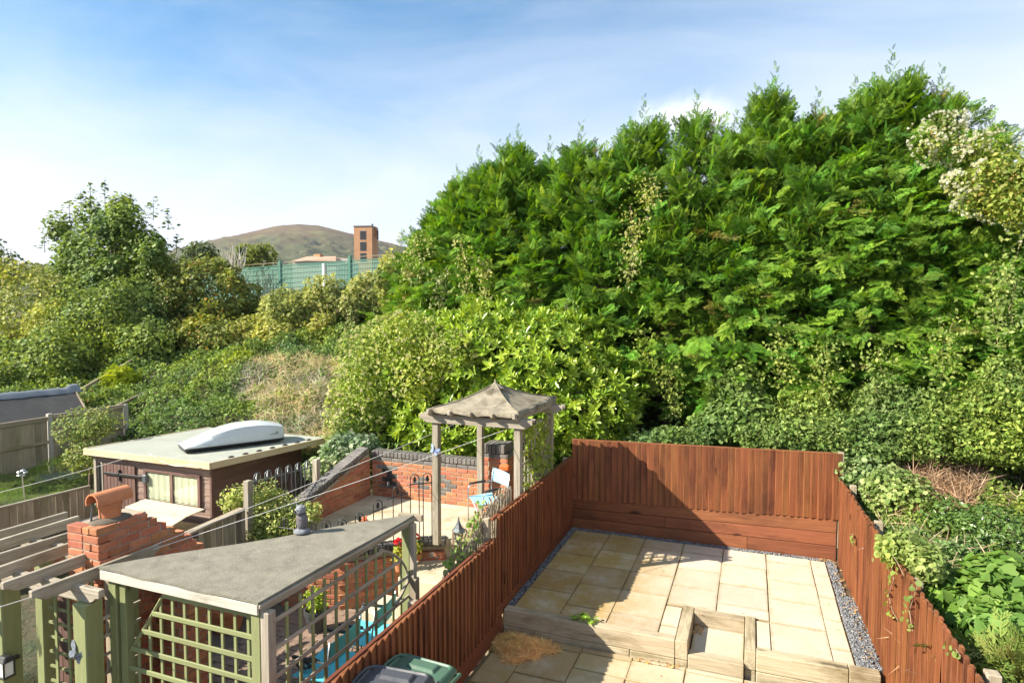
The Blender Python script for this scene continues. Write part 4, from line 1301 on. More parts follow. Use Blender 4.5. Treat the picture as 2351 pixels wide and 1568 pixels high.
MB().lathe(ob + Vector((-.005, -.008, .208)), [(.052, 0), (.055, .006), (.052, .012)], 14).build('collar', M['black_metal'], ow, smooth='all')
MB().prism([(ob.x - .045, ob.y - .065, .242 + ob.z), (ob.x - .025, ob.y - .07, .242 + ob.z), (ob.x - .035, ob.y - .075, .222 + ob.z)], (0, .02, 0)).build('beak', M['black_metal'], hdo)
for v in ((-1, .03), (1, .02)):
    mb = MB().add([(ob.x + v[0] * .03, ob.y - .02, ob.z + .285), (ob.x + v[0] * .05, ob.y - .02, ob.z + .28), (ob.x + v[0] * .045, ob.y, ob.z + .28), (ob.x + v[0] * .05, ob.y - .015, ob.z + .315)], [(0, 1, 3), (1, 2, 3), (2, 0, 3), (0, 2, 1)])
    mb.build('ear_tuft', M['owl_head'], hdo)

# ================================================================== rustic pergola at the left
pg = thing('rustic_pergola', (-6.0, 3.7, NZ), 'old pergola with rotting grey rafters and green painted posts', 'pergola')
PZ = 1.40
for (x, y0, y1) in ((-5.64, 3.34, 4.55), (-6.05, 3.36, 4.40), (-6.45, 3.10, 4.70), (-6.85, 3.2, 4.75), (-7.2, 3.0, 4.8), (-7.55, 3.1, 4.9)):
    o = shaped((x, y0, PZ), (x, y1, PZ + RND.uniform(-.03, .02)), .048, .115, pg, M['grey_y'], 'rafter')
for k, yb in enumerate((3.70, 4.30)):
    shaped((-7.4, yb, PZ - .09), (-5.28 if k == 0 else -5.36, yb, PZ - .09), .055, .13, pg, M['grey_x'], 'beam')
for (x, y, w) in ((-5.47, 3.70, .165), (-5.72, 4.28, .12), (-6.62, 3.70, .17), (-7.0, 4.28, .12)):
    MB().bx(x - w / 2, x + w / 2, y - w / 2 + .003, y + w / 2 + .003, NZ, PZ - .155).build('post', M['green_z'], pg, .008)
for z in np.arange(-.35, 1.2, .15):
    MB().bx(-6.55, -5.79, 4.04, 4.056, z - .012, z + .012).build('lath', M['green_x'], pg)
for x in (-6.42, -6.23, -6.04, -5.88):
    MB().bx(x - .017, x + .017, 4.022, 4.037, NZ + .05, 1.22).build('lath', M['green_z'], pg)
for z in np.arange(-.30, 1.1, .17):
    MB().bx(-5.405, -5.39, 3.78, 4.15, z - .012, z + .012).build('lath', M['grey_y'], pg)
for y in (3.86, 4.02): MB().bx(-5.388, -5.373, y - .015, y + .015, NZ + .05, 1.15).build('lath', M['green_z'], pg)
butterfly('butterfly_ornament', (-5.50, 3.60, 0.80), .11, M['pewter'], 'pewter butterfly ornament on the green pergola post', (0, .5, .15))
# wall lantern on the left post
q = P(12, 1528, Y=3.60)
wl = thing('wall_lantern', q, 'black framed lantern with clear panes on the left green post', 'lantern')
mb = MB()
for sx in (-1, 1):
    for sy in (-1, 1): mb.bx(q.x + sx * .055 - .006, q.x + sx * .055 + .006, q.y + sy * .045 - .006, q.y + sy * .045 + .006, q.z - .09, q.z + .05)
mb.bx(q.x - .063, q.x + .063, q.y - .053, q.y + .053, q.z - .10, q.z - .088).build('frame', M['black_metal'], wl)
MB().add([(q.x - .075, q.y - .06, q.z + .05), (q.x + .075, q.y - .06, q.z + .05), (q.x + .075, q.y + .06, q.z + .05), (q.x - .075, q.y + .06, q.z + .05), (q.x - .05, q.y - .03, q.z + .10), (q.x + .05, q.y - .03, q.z + .10), (q.x + .05, q.y + .03, q.z + .10), (q.x - .05, q.y + .03, q.z + .10)], BOXF).build('roof', M['black_metal'], wl, .01)
MB().bx(q.x - .05, q.x + .05, q.y - .04, q.y + .04, q.z - .085, q.z + .045).build('pane', M['white'], wl)
MB().bx(q.x - .02, q.x + .02, q.y + .05, q.y + .12, q.z + .02, q.z + .05).build('bracket', M['black_metal'], wl)

# ================================================================== brick chimney of the outdoor fireplace
ch = thing('brick_chimney', (-6.15, 4.75, NZ), 'stepped red brick garden chimney with round terracotta pot', 'chimney')
corner = P(222, 1216, t=6.0)
cx0, cy0, cz0 = corner.x, corner.y, corner.z      # near right corner at the top
bh, bl = 0.068, 0.215
ncz = int((cz0 - NZ) / (bh + .01))
for c in range(ncz):
    z = cz0 - (c + 1) * (bh + .01) + .01
    ext = 0.55 + 0.10 * min(c, 7)
    xw = 0.42 + 0.0 * c
    shift = 0.0
    brickwork(ch, Path([(cx0 + .012 * min(c, 3), cy0), (cx0 + .012 * min(c, 3), cy0 + ext)]) if c % 2 == 0 else Path([(cx0 + .012 * min(c, 3), cy0 + .10), (cx0 + .012 * min(c, 3), cy0 + ext)]), z, 1, L=bl, Hh=bh, D=.11, core='mortar', end=.03)
    if c < 3 or True:
        brickwork(ch, Path([(cx0 - xw, cy0 - .004), (cx0 - .002 + .012 * min(c, 3) - (.115 if c % 2 == 0 else 0), cy0 - .004)]), z, 1, L=bl, Hh=bh, D=.11, core='mortar', end=.03)
MB().bx(cx0 - xw + .02, cx0 - .10, cy0 + .10, cy0 + .60, NZ, cz0 - .01).build('core', M['mortar'], ch)
for c in range(1, 8):
    MB().bx(cx0 - .36, cx0 - .09, cy0 + .62, cy0 + .50 + .10 * c, NZ, cz0 - c * (bh + .01) - .01).build('core', M['mortar'], ch) if c % 2 else None
pc = Vector((cx0 - .17, cy0 + .26, cz0))
MB().lathe(pc, [(.175, -.005), (.16, .012), (.12, .032), (.10, .038)], 9, 0.95, 1.2).build('mortar_flaunching', M['mortar_dark'], ch, smooth='all')
pot = thing('chimney_pot', pc + Vector((0, 0, .03)), 'orange terracotta chimney pot with half round hood', 'chimney pot')
MB().lathe(pc + Vector((0, 0, .03)), [(.098, 0), (.100, .11), (.112, .115), (.114, .135), (.102, .138), (.102, .15), (.085, .151), (.085, .05)], 24, close=False).build('pot', M['terracotta'], pot, smooth=True)
mb = MB(); n = 14; Lh = .185; vs_ = []; fs = []
for s_, rr in ((0, .092), (1, .078)):
    for e in (-1, 1):
        for k in range(n + 1):
            an = math.pi * (k / n) * 1.24 - .12 * math.pi
            vs_.append((pc.x + rr * math.cos(an), pc.y + e * Lh, cz0 + .215 + rr * math.sin(an)))
m_ = n + 1
for k in range(n):
    fs.append((k, m_ + k, m_ + k + 1, k + 1))
    fs.append((2 * m_ + k, 2 * m_ + k + 1, 3 * m_ + k + 1, 3 * m_ + k))
    fs.append((k, k + 1, 2 * m_ + k + 1, 2 * m_ + k))
    fs.append((m_ + k, 3 * m_ + k, 3 * m_ + k + 1, m_ + k + 1))
fs.append((0, 2 * m_, 3 * m_, m_)); fs.append((n, m_ + n, 3 * m_ + n, 2 * m_ + n))
mb.add(vs_, fs).build('hood', M['terracotta'], pot, smooth=True)
MB().tube([(pc.x - .06, pc.y - .13, cz0 + .20), (pc.x - .065, pc.y - .15, cz0 + .02)], .010, 6).build('stay_rod', M['lead_grey'], pot)
# flat ledge stones of the fireplace below
fb = thing('fireplace_body', (-5.75, 5.0, NZ), 'tall red brick fireplace wall behind the pergola posts', 'fireplace')
brickwork(fb, Path([(-6.25, 4.62), (-5.34, 4.62)]), NZ, 22)
brickwork(fb, Path([(-5.34, 4.63), (-5.34, 4.86)]), NZ, 22)
MB().bx(-6.22, -5.46, 4.725, 4.84, NZ, NZ + 1.62).build('core', M['mortar'], fb)
ds = thing('added_dark_screen', (-6.2, 4.13, NZ), 'added dark screen standing in for the shade behind the left trellis panel', 'screen')  # made-up boards, a dark backing where only shade lies behind the trellis
for k in range(8):
    x = -6.58 + k * .1
    MB().bx(x, x + .096, 4.12, 4.145, NZ, 1.02 + RND.uniform(-.01, .01)).build('board', M['shedwood_z'], ds, .003)
MB().bx(-6.58, -5.79, 4.147, 4.19, .55, .63).build('rail', M['shedwood_x'], ds, .003)

# little bird on a perch
bp = P(402, 1243, Y=5.3)
bd = thing('bird_figure', bp, 'small blue and yellow bird figure perched behind the felt roof', 'ornament')
MB().lathe(bp, [(.0, 0), (.02, .008), (.026, .03), (.02, .055), (.012, .065)], 10).build('body', plain('yellow_paint', (.62, .58, .10), .6), bd, smooth='all')
MB().lathe(bp + Vector((0, 0, .06)), [(.010, 0), (.017, .012), (.014, .028), (0, .036)], 10).build('head', plain('blue_paint', (.12, .25, .45), .6), bd, smooth='all')
MB().prism([(bp.x + .01, bp.y + .01, bp.z + .035), (bp.x + .05, bp.y + .03, bp.z - .01), (bp.x + .03, bp.y + .04, bp.z - .015)], (.01, 0, .012)).build('tail', bpy.data.materials['blue_paint'], bd)
MB().tube([(bp.x, bp.y, NZ), (bp.x, bp.y, bp.z)], .012, 6).build('perch', M['lead_grey'], bd)
# ================================================================== pots, lantern, reed screen
def pot_plant(x, y, z, r, h, mat, label, cat='pot'):
    root = thing('plant_pot', (x, y, z), label, cat)
    MB().lathe((x, y, z), [(r * .7, 0), (r * .95, h * .8), (r * 1.06, h * .8), (r * 1.08, h), (r * .92, h), (r * .88, h * .86), (0, h * .85)], 18).build('pot', mat, root, smooth=True)
    return root
def flower_head(root, c, r, n=26):
    mb = MB()
    for i in range(n):
        a = RND.uniform(0, 6.283); b = RND.uniform(-.6, 1.2)
        d = Vector((math.cos(a) * math.cos(b), math.sin(a) * math.cos(b), math.sin(b)))
        sd = d.cross(Vector((0, 0, 1))).normalized() * r * .38; up = sd.cross(d).normalized() * r * .3
        p = c + d * r * RND.uniform(.5, .75)
        mb.add([p - sd, p + d * r * .15 - up, p + sd, p + d * r * .3 + up], [(0, 1, 2, 3)])
    mb.build('flower', M['red_petal'], root)
rp = P(918, 1333, Y=7.75)
pot1 = pot_plant(rp.x, rp.y, max(rp.z, -.24) if rp.y < 7.5 else .04, .085, .15, M['terracotta'], 'terracotta pot of red flowers and yellow leaves by the shelter post')
r1z = WLOC[pot1.name].z
rp2 = P(954, 1290, Y=8.05)
pot2 = pot_plant(rp2.x, rp2.y, .04, .085, .15, M['terracotta'], 'terracotta pot with red flowers half hidden behind the post')
kp = P(700, 1428, Z=NZ)
pot3 = pot_plant(-5.45, 6.75, NZ, .15, .30, M['grey_plastic'], 'dark square planter with bushy green plant against the brick wall')
tp = P(523, 1442, Z=NZ)
pot4 = pot_plant(tp.x, tp.y, NZ, .24, .34, M['terracotta'], 'large terracotta pot with trailing greenery behind the green trellis')
lp = P(1053, 1243, Y=7.5)
lt = thing('garden_lantern', (lp.x, lp.y, 0.04), 'grey garden lantern with pointed roof on a post by the reed screen', 'lantern')
MB().tube([(lp.x, lp.y, -.5), (lp.x, lp.y, lp.z)], .03, 8).build('post', M['lead_grey'], lt)
MB().lathe((lp.x, lp.y, lp.z), [(.05, 0), (.05, .015), (.038, .02)], 6).build('base', M['lead_grey'], lt)
MB().lathe((lp.x, lp.y, lp.z + .02), [(.04, 0), (.062, .12)], 6).build('pane', plain('amber_pane', (.55, .47, .30), .3), lt)
mb = MB()
for k in range(6):
    a_ = math.pi * k / 3; mb.tube([(lp.x + .042 * math.cos(a_), lp.y + .042 * math.sin(a_), lp.z + .02), (lp.x + .065 * math.cos(a_), lp.y + .065 * math.sin(a_), lp.z + .14)], .006, 4)
mb.build('frame', M['lead_grey'], lt)
MB().lathe((lp.x, lp.y, lp.z + .14), [(.098, 0), (.10, .012), (.062, .05), (.035, .10), (.018, .145), (.012, .15), (.014, .17), (0, .215)], 6).build('roof', M['lead_grey'], lt)

for k_, (px_o, py_o, lab_o) in enumerate(((858, 1186, 'small pot of orange flowers on the terrace behind the railing'), (836, 1194, 'smaller orange flower pot beside the curved wall coping'))):
    qo = P(px_o, py_o, Y=8.35 + .1 * k_); qo.z = DZ
    po = thing('flower_pot', qo, lab_o, 'pot')
    MB().lathe(qo, [(.04, 0), (.055, .09), (.062, .09), (.062, .105), (.05, .105), (0, .095)], 12).build('pot', M['terracotta'], po, smooth=True)
    mbo = MB()
    for i in range(16):
        a_ = RND.uniform(0, 6.28); r_ = RND.uniform(0, .055)
        mbo.lathe((qo.x + r_ * math.cos(a_), qo.y + r_ * math.sin(a_), qo.z + .11 + RND.uniform(0, .05)), [(0, -.006), (.018, 0), (.014, .008), (0, .012)], 6)
    mbo.build('blossom', M['orange'], po)
rs = thing('reed_screen', (-3.10, 7.0, 0.1), 'weathered reed screen rising above the shaded red fence', 'screen')
mb = MB()
y = 5.95
M['reed'] = wood('reed', (.36, .29, .19), (.52, .45, .33), None, 'z', .85, .2)
while y < 8.02:
    zt = 1.00 + .38 * smooth(6.2, 7.6, y) - (0.0 if y > 6.3 else .06) + RND.uniform(-.03, .02)
    mb.tube([(-3.105 + RND.uniform(-.006, .006), y, .1), (-3.105 + RND.uniform(-.012, .012), y + RND.uniform(-.01, .01), zt)], .0045, 4, False)
    y += .0105
tag(mb.build('reeds', M['reed'], rs), kind='stuff')
for z in (.45, .95):
    MB().tube([(-3.098, 5.95, z), (-3.098, 8.02, z)], .004, 4).build('wire', M['steel'], rs)
et = thing('expanding_trellis', (-3.14, 7.2, 0.9), 'brown criss cross trellis strip leaning along the reed screen', 'trellis')
for i in range(13):
    y = 6.35 + i * .12; zt = 1.12 + .25 * smooth(6.3, 7.6, y)
    MB().beam((-3.135, y - .10, zt - .22), (-3.135, y + .10, zt + .06), .008, .016, (1, 0, 0)).build('lath', M['twig'], et)
    MB().beam((-3.145, y + .10, zt - .22), (-3.145, y - .10, zt + .06), .008, .016, (1, 0, 0)).build('lath', M['twig'], et)
for y in (6.30, 7.85): MB().bx(-3.16, -3.14, y - .012, y + .012, .05, 1.30).build('stake', M['twig'], et)

# ------------------------------------------------------------------ washing lines
def line(name, pts, r, label):
    o = MB().tube(pts, r, 5).build(name, M['rope'], None, smooth='all')
    tag(o, label, 'line')
def sag(a, b, s_, n=20):
    a = Vector(a); b = Vector(b)
    return [a.lerp(b, i / n) - Vector((0, 0, s_ * math.sin(math.pi * i / n))) for i in range(n + 1)]
end_ = Vector((-5.64, 4.50, 1.44))
line('washing_line', sag(P(1046, 973, Y=9.58), end_, .02), .0042, 'white washing line from the gazebo back beam to the pergola rafter')
line('washing_line', sag(P(1171, 983, Y=8.20), end_ + Vector((.02, -.03, -.03)), .02), .0042, 'white washing line from the gazebo front post to the pergola rafter')
line('washing_line', sag(Vector((-5.64, 3.36, 1.40)), P(0, 1393, Y=2.9), .0), .0045, 'white cord running from the scalloped rafter end')

# ================================================================== shed with roof box
sd_ = thing('garden_shed', (-10.6, 9.6, -0.6), 'dark brown timber shed with flat pale roof and cream curtained window', 'shed')
SX0, SX1, SY0, SY1, SZ = -12.35, -9.05, 8.38, 11.05, 1.10
wx0, wx1, wy0, wy1 = SX0 + .12, SX1 - .12, SY0 + .14, SY1 - .1
nb = 14
for i in range(nb):
    z0 = -.62 + i * .118; z1 = z0 + .118
    if z1 > .96: z1 = .97
    off = RND.uniform(-.003, .003)
    for (nm, verts) in (('f', [(wx0, wy0 + off, z0), (wx1, wy0 + off, z0), (wx1, wy0 + .012 + off, z1), (wx0, wy0 + .012 + off, z1)]),):
        MB().prism(verts, (0, .02, 0)).build('cladding_board', M['shedfront'], sd_, .002)
    MB().prism([(wx1 + off, wy0 + .04, z0), (wx1 + off, wy1, z0), (wx1 - .012 + off, wy1, z1), (wx1 - .012 + off, wy0 + .04, z1)], (-.02, 0, 0)).build('cladding_board', M['shedwood_y'], sd_, .002)
MB().bx(wx0 + .05, wx1 - .05, wy0 + .05, wy1 - .05, -.6, .96).build('inner_wall', M['shedwood_x'], sd_)
MB().bx(wx1 - .03, wx1 + .02, wy0 - .02, wy0 + .035, -.62, .97).build('corner_post', M['shedwood_z'], sd_, .004)
MB().bx(wx0 - .03, wx0 + .04, wy0 - .02, wy0 + .035, -.62, .97).build('corner_post', M['grey_z'], sd_, .004)
rfm = MB().prism([(SX0 + .02, SY0 + .02, SZ - .10), (SX1 - .02, SY0 + .02, SZ - .10), (SX1 + .46, SY1, SZ - .10), (SX0 + .44, SY1, SZ - .10)], (0, 0, .10))
ro = rfm.build('roof', M['shed_felt'], sd_, .004)
MB().beam((SX0, SY0, SZ - .052), (SX1 + .01, SY0, SZ - .052), .035, .125).build('fascia', M['pine_x'], ro, .004)
MB().beam((SX1 + .008, SY0 + .02, SZ - .052), (SX1 + .488, SY1, SZ - .052), .035, .125).build('fascia', M['pine_y'], ro, .004)
MB().beam((SX0 - .008, SY0 + .02, SZ - .052), (SX0 + .43, SY1, SZ - .052), .035, .125).build('fascia', M['pine_y'], ro, .004)
MB().bx(SX0 + .5, SX1 - .6, SY0 + 1.23, SY0 + 1.25, SZ + .001, SZ + .006).build('felt_lap', M['shed_felt'], ro)
for i in range(7):
    y = SY0 + .5 + i * .3; x = SX1 - .10 + (y - SY0) * .175
    MB().lathe((x, y, SZ + .002), [(.03, 0), (.045, .004), (.03, .02), (0, .03)], 7, 1, 1.6).build('felt_curl', M['felt_dark'], ro)
# window
a = P(336, 1081, Y=wy0); b = P(461, 1163, Y=wy0)
wi = MB().bx(a.x, b.x, wy0 - .002, wy0 + .006, b.z, a.z).build('window', M['curtain'], sd_)
vs_ = []; fs = []
mb = MB(); n = 60
for i in range(n + 1):
    x = a.x + .03 + (b.x - a.x - .06) * i / n
    o_ = .006 * math.sin(i * .9) + .004 * math.sin(i * 2.3)
    vs_ += [(x, wy0 - .012 + o_, b.z + .03), (x, wy0 - .014 + o_ * .6, a.z - .03)]
for i in range(n): fs.append((i * 2, i * 2 + 2, i * 2 + 3, i * 2 + 1))
mb.add(vs_, fs).build('curtain', M['curtain'], wi, smooth='all')
for (x0, x1) in ((a.x - .03, a.x + .03), ((a.x + b.x) / 2 - .035, (a.x + b.x) / 2 + .035), (b.x - .03, b.x + .03)):
    MB().bx(x0, x1, wy0 - .045, wy0 - .003, b.z + .002, a.z - .002).build('frame', M['shedwood_z'], wi, .003)
for (z0, z1) in ((a.z, a.z + .045), (b.z - .045, b.z)):
    MB().bx(a.x - .03, b.x + .03, wy0 - .045, wy0 - .003, z0, z1).build('frame', M['shedwood_x'], wi, .003)
for k in range(2):
    x0 = (a.x + .035) if k == 0 else (a.x + b.x) / 2 + .04
    x1 = (a.x + b.x) / 2 - .04 if k == 0 else b.x - .035
    MB().bx(x0, x1, wy0 - .030, wy0 - .026, b.z + .003, a.z - .003).build('pane', M['glass'], wi)
# door
a = P(240, 1062, Y=wy0); b = P(312, 1062, Y=wy0)
dr = MB().bx(a.x, b.x, wy0 - .012, wy0 - .004, -.55, a.z + .0).build('door', M['shedwood_z'], sd_)
nd = 9
for i in range(nd):
    x0 = a.x + (b.x - a.x) * i / nd; x1 = a.x + (b.x - a.x) * (i + 1) / nd
    MB().bx(x0 + .004, x1 - .004, wy0 - .030, wy0 - .013, -.55, a.z).build('door_board', M['shedwood_z'], dr, .003)
p0 = P(239, 1085, Y=wy0 - .05); p1 = P(328, 1096, Y=wy0 - .05)
MB().beam(p0, p1, .03, .05).build('locking_bar', M['black_metal'], dr, .004)
MB().beam(P(274, 1078, Y=wy0 - .045), P(275, 1104, Y=wy0 - .045), .03, .04, (0, 1, 0)).build('latch', M['black_metal'], dr, .004)
MB().bx(a.x - .10, a.x - .02, wy0 - .03, wy0 - .005, -.55, a.z + .02).build('door_post', M['grey_z'], dr, .004)
q = P(333, 1098, Y=wy0 - .06)
MB().bx(q.x - .05, q.x + .05, q.y - .03, q.y + .04, q.z - .09, q.z + .07).build('padlock_box', M['lead_grey'], sd_, .012)
q = P(330, 1052, Y=wy0 - .06)
fl = MB().bx(q.x - .08, q.x + .08, q.y - .05, q.y + .02, q.z - .045, q.z + .05).build('floodlight', M['black_metal'], sd_, .012)
MB().bx(q.x - .06, q.x + .06, q.y - .056, q.y - .052, q.z - .03, q.z + .03).build('lens', M['glass'], fl)
q = P(228, 1090, Y=wy0 - .04)
MB().beam(q + Vector((0, 0, .25)), q - Vector((0, 0, .35)), .04, .03, (0, 1, 0)).build('hanging_strap', M['black_metal'], sd_)

# roof box
def roof_box():
    p0 = P(424, 1036, Z=SZ + .06); p1 = P(652, 1008, Z=SZ + .06)
    p0.z = p1.z = SZ
    d = (p1 - p0); L = d.length; d.normalize(); sdv = Vector((d.y, -d.x, 0))   # to the viewer's right / front
    root = thing('roof_box', (p0 + p1) / 2, 'pale grey car roof box with black base lying on the shed roof', 'roof box')
    W_ = 0.74
    c0 = (p0 + p1) / 2 - sdv * (W_ * .42)
    def sect(t):
        """half width, base height, top height along the length (t 0..1)"""
        hw = W_ / 2 * (0.70 + 0.30 * math.sin(math.pi * min(1, .18 + .82 * t) ** .9) ** .5) if t < .5 else W_ / 2 * (1.0 - .12 * max(0, (t - .8) / .2) ** 1.5)
        top = 0.12 + 0.33 * math.sin(math.pi * (min(t / .62, 1) * .5)) ** 1.0 - .10 * max(0, (t - .72) / .28) ** 1.6
        return hw, top
    rings = []; lows = []
    N = 22
    for i in range(N + 1):
        t = i / N; hw, tp = sect(t)
        c = c0 + d * ((t - .5) * L)
        rake = .0
        def pt(u, z): return c + sdv * u + Vector((0, 0, z)) + d * rake
        rings.append([pt(-hw, .10), pt(-hw, .14), pt(-hw * .97, .115 + (tp - .115) * .45), pt(-hw * .80, .115 + (tp - .115) * .86), pt(-hw * .45, tp), pt(0, tp + .006), pt(hw * .45, tp), pt(hw * .80, .115 + (tp - .115) * .86), pt(hw * .97, .115 + (tp - .115) * .45), pt(hw, .14), pt(hw, .10)])
        lows.append([pt(-hw * .99, .098), pt(-hw * .93, .06), pt(-hw * .80, .035), pt(0, .03), pt(hw * .80, .035), pt(hw * .93, .06), pt(hw * .99, .098)])
    for nm, rr, mt in (('shell', rings, M['box_white']), ('base', lows, M['box_black'])):
        mb = MB(); m_ = len(rr[0]); vs_ = [p for r_ in rr for p in r_]; fs = []
        for i in range(N):
            for k in range(m_ - 1):
                fs.append((i * m_ + k, i * m_ + k + 1, (i + 1) * m_ + k + 1, (i + 1) * m_ + k))
        fs.append(tuple(range(m_))); fs.append(tuple(N * m_ + k for k in range(m_ - 1, -1, -1)))
        o = mb.add(vs_, fs).build(nm, mt, root, smooth=True)
        bm = bmesh.new(); bm.from_mesh(o.data); bmesh.ops.recalc_face_normals(bm, faces=bm.faces); bm.to_mesh(o.data); bm.free()
    pts = []
    for i in range(N + 1):
        t = i / N; hw, tp = sect(t); pts.append(c0 + d * ((t - .5) * L) + sdv * (hw + .004) + Vector((0, 0, .12)))
    MB().tube(pts, .012, 6).build('seam_strip', M['box_white'], root, smooth='all')
    for t in (.3, .72):
        c = c0 + d * ((t - .5) * L)
        MB().beam(c - sdv * .34 + Vector((0, 0, .016)), c + sdv * .34 + Vector((0, 0, .016)), .06, .028).build('foot_bar', M['box_black'], root, .004)
    # maker's lettering on the long side and the nose
    def text(s_, t, u, z, size, rotn):
        cu = bpy.data.curves.new('lettering', 'FONT'); cu.body = s_; cu.size = size; cu.align_x = 'CENTER'; cu.extrude = .001
        ob_ = bpy.data.objects.new('lettering', cu)
        scene.collection.objects.link(ob_)
        dg = bpy.context.evaluated_depsgraph_get()
        me = bpy.data.meshes.new_from_object(ob_.evaluated_get(dg))
        bpy.data.objects.remove(ob_); bpy.data.curves.remove(cu)
        me.materials.append(M['print'])
        o = bpy.data.objects.new('lettering', me)
        loc = c0 + d * ((t - .5) * L) + sdv * u + Vector((0, 0, z))
        put(o, root, loc)
        xa = d; za = (sdv * .86 + Vector((0, 0, .5))).normalized(); ya = za.cross(xa)
        o.rotation_euler = Matrix((xa, ya, za)).transposed().to_euler()
    hw, tp = sect(.86)
    text('SKODA', .86, hw * .97 + .012, .20, .085, 0)
roof_box()

# plywood sheets leaning in front of the shed
def sheet(name, pix, mat, label):
    q = [P(x, y, Y=yy) for x, y, yy in pix]
    nrm = (q[1] - q[0]).cross(q[3] - q[0]).normalized() * .018
    if nrm.z < 0: nrm = -nrm
    o = MB().prism([p - nrm for p in q], nrm).build(name, mat, None, .003)
    tag(o, label, 'board')
sheet('plywood_sheet', [(287, 1163, 7.65), (333, 1145, 8.32), (470, 1168, 8.32), (418, 1190, 7.65)], M['ply'], 'upper pale plywood sheet propped against the shed under its window')
sheet('plywood_sheet', [(300, 1172, 7.25), (330, 1166, 7.60), (425, 1188, 7.60), (384, 1213, 7.25)], M['ply'], 'lower pale plywood sheet lying in front of the leaning sheet')
pr_b = MB().bx(-10.9, -9.2, 7.15, 8.35, -.62, -.02).build('coal_bunker', M['old_x'], None, .01)
tag(pr_b, 'low timber bunker holding up the plywood sheets', 'bunker')

# ================================================================== further gardens at the left
lw = thing('low_fence', (-12.05, 7.2, -0.5), 'low grey board fence in front of the grass patch by the shed', 'fence')
a = P(-60, 1180, X=-12.05); b = P(206, 1115, X=-12.05)
n = int((b.y - a.y) / .125)
for i in range(n):
    y0 = a.y + (b.y - a.y) * i / n; y1 = a.y + (b.y - a.y) * (i + 1) / n
    zt = a.z + (b.z - a.z) * (i + .5) / n
    MB().bx(-12.06 + RND.uniform(-.006, .006), -12.04, y0 + .003, y1 - .003, -.55, zt - .015).build('board', M['old_z'], lw, .003)
MB().beam((-12.05, a.y, a.z), (-12.05, b.y, b.z), .06, .03).build('cap_rail', M['grey_y'], lw, .004)
w2 = thing('garden_wall', (-10.4, 6.6, -0.6), 'low red brick wall with black coping behind the chimney', 'wall')
g0 = P(60, 1243, X=-10.4); g1 = P(212, 1180, X=-10.4)
gp = Path([(-10.4, g0.y - .5), (-10.4, g1.y + .4)])
brickwork(w2, gp, -.62, int((g0.z + .62 - .12) / .075) + 0, D=.10)
coping(w2, gp, g0.z, .22, 'brick_coal', w=.10, h=.12)

cf = thing('panel_fence', (-15.0, 9.4, -0.1), 'tall grey overlap fence panels between concrete posts by the grass', 'fence')
py = P(113, 955, X=-15.0).y
for k, yk in enumerate((py - 1.85, py, py + 1.85)):
    MB().bx(-15.05, -14.95, yk - .05, yk + .05, -.2, P(110, 952, X=-15).z + (.02 if k < 2 else -.02)).build('concrete_post', M['concrete'], cf, .008)
for k, (ya, yb) in enumerate(((py - 1.79, py - .06), (py + .06, py + 1.79))):
    zt = 1.40 + .03 * k
    nb_ = 13
    for i in range(nb_):
        y0 = ya + (yb - ya) * i / nb_; y1 = ya + (yb - ya) * (i + 1) / nb_
        MB().bx(-15.0 + RND.uniform(-.006, .006), -14.985, y0 - .004, y1 + .0, -.15, zt - .05).build('board', M['old_z'], cf, .002)
    for z in (zt - .03, zt - .55, zt - 1.05):
        MB().bx(-14.983, -14.955, ya, yb, z - .035, z + .035).build('rail', M['old_y'], cf, .004)
    MB().bx(-15.02, -14.96, ya, yb, zt + .006, zt + .03).build('cap', M['old_y'], cf, .004)

bs = thing('felt_roofed_shed', (-17.0, 9.0, 0.0), 'shed with black felt roof and grey tarpaulin on its ridge behind the panel fence', 'shed')
r0 = P(0, 908, X=-17.3); r1 = P(168, 893, X=-17.3); v0 = P(0, 972, X=-16.2); v1 = P(196, 944, X=-16.2)
r0 = r0 + (r0 - r1) * .5; v0 = v0 + (v0 - v1) * .45
bk = Vector((-1.1, 0, v0.z - r0.z))
mb = MB().add([v0, v1, r1, r0, r0 + bk, r1 + bk], [(0, 1, 2, 3), (3, 2, 5, 4)])
vv = [Vector(p) - Vector((0, 0, .05)) for p in mb.v]
mb.add(vv, [(3, 2, 1, 0), (4, 5, 2, 3)]); mb.f += [(0, 6, 7, 1), (1, 7, 8, 2), (2, 8, 11, 5)]
mb.build('roof', M['felt_dark'], bs)
MB().add([(v0.x - .1, v0.y, -.2), (v1.x - .1, v1.y - .1, -.2), (v1.x - .1, v1.y - .1, v1.z - .05), (v0.x - .1, v0.y, v0.z - .05)], [(0, 1, 2, 3)]).add([(v1.x - .1, v1.y - .1, -.2), (v1.x - 2.1, v1.y - .1, -.2), (v1.x - 2.1, v1.y - .1, v1.z - .05), (r1.x, r1.y - .1, r1.z - .06), (v1.x - .1, v1.y - .1, v1.z - .05)], [(0, 1, 2, 3, 4)]).build('wall', M['shedwood_z'], bs)
MB().beam(v1 + Vector((.02, .02, .0)), r1 + Vector((0, .02, .0)), .03, .07).build('barge_board', M['old_y'], bs)
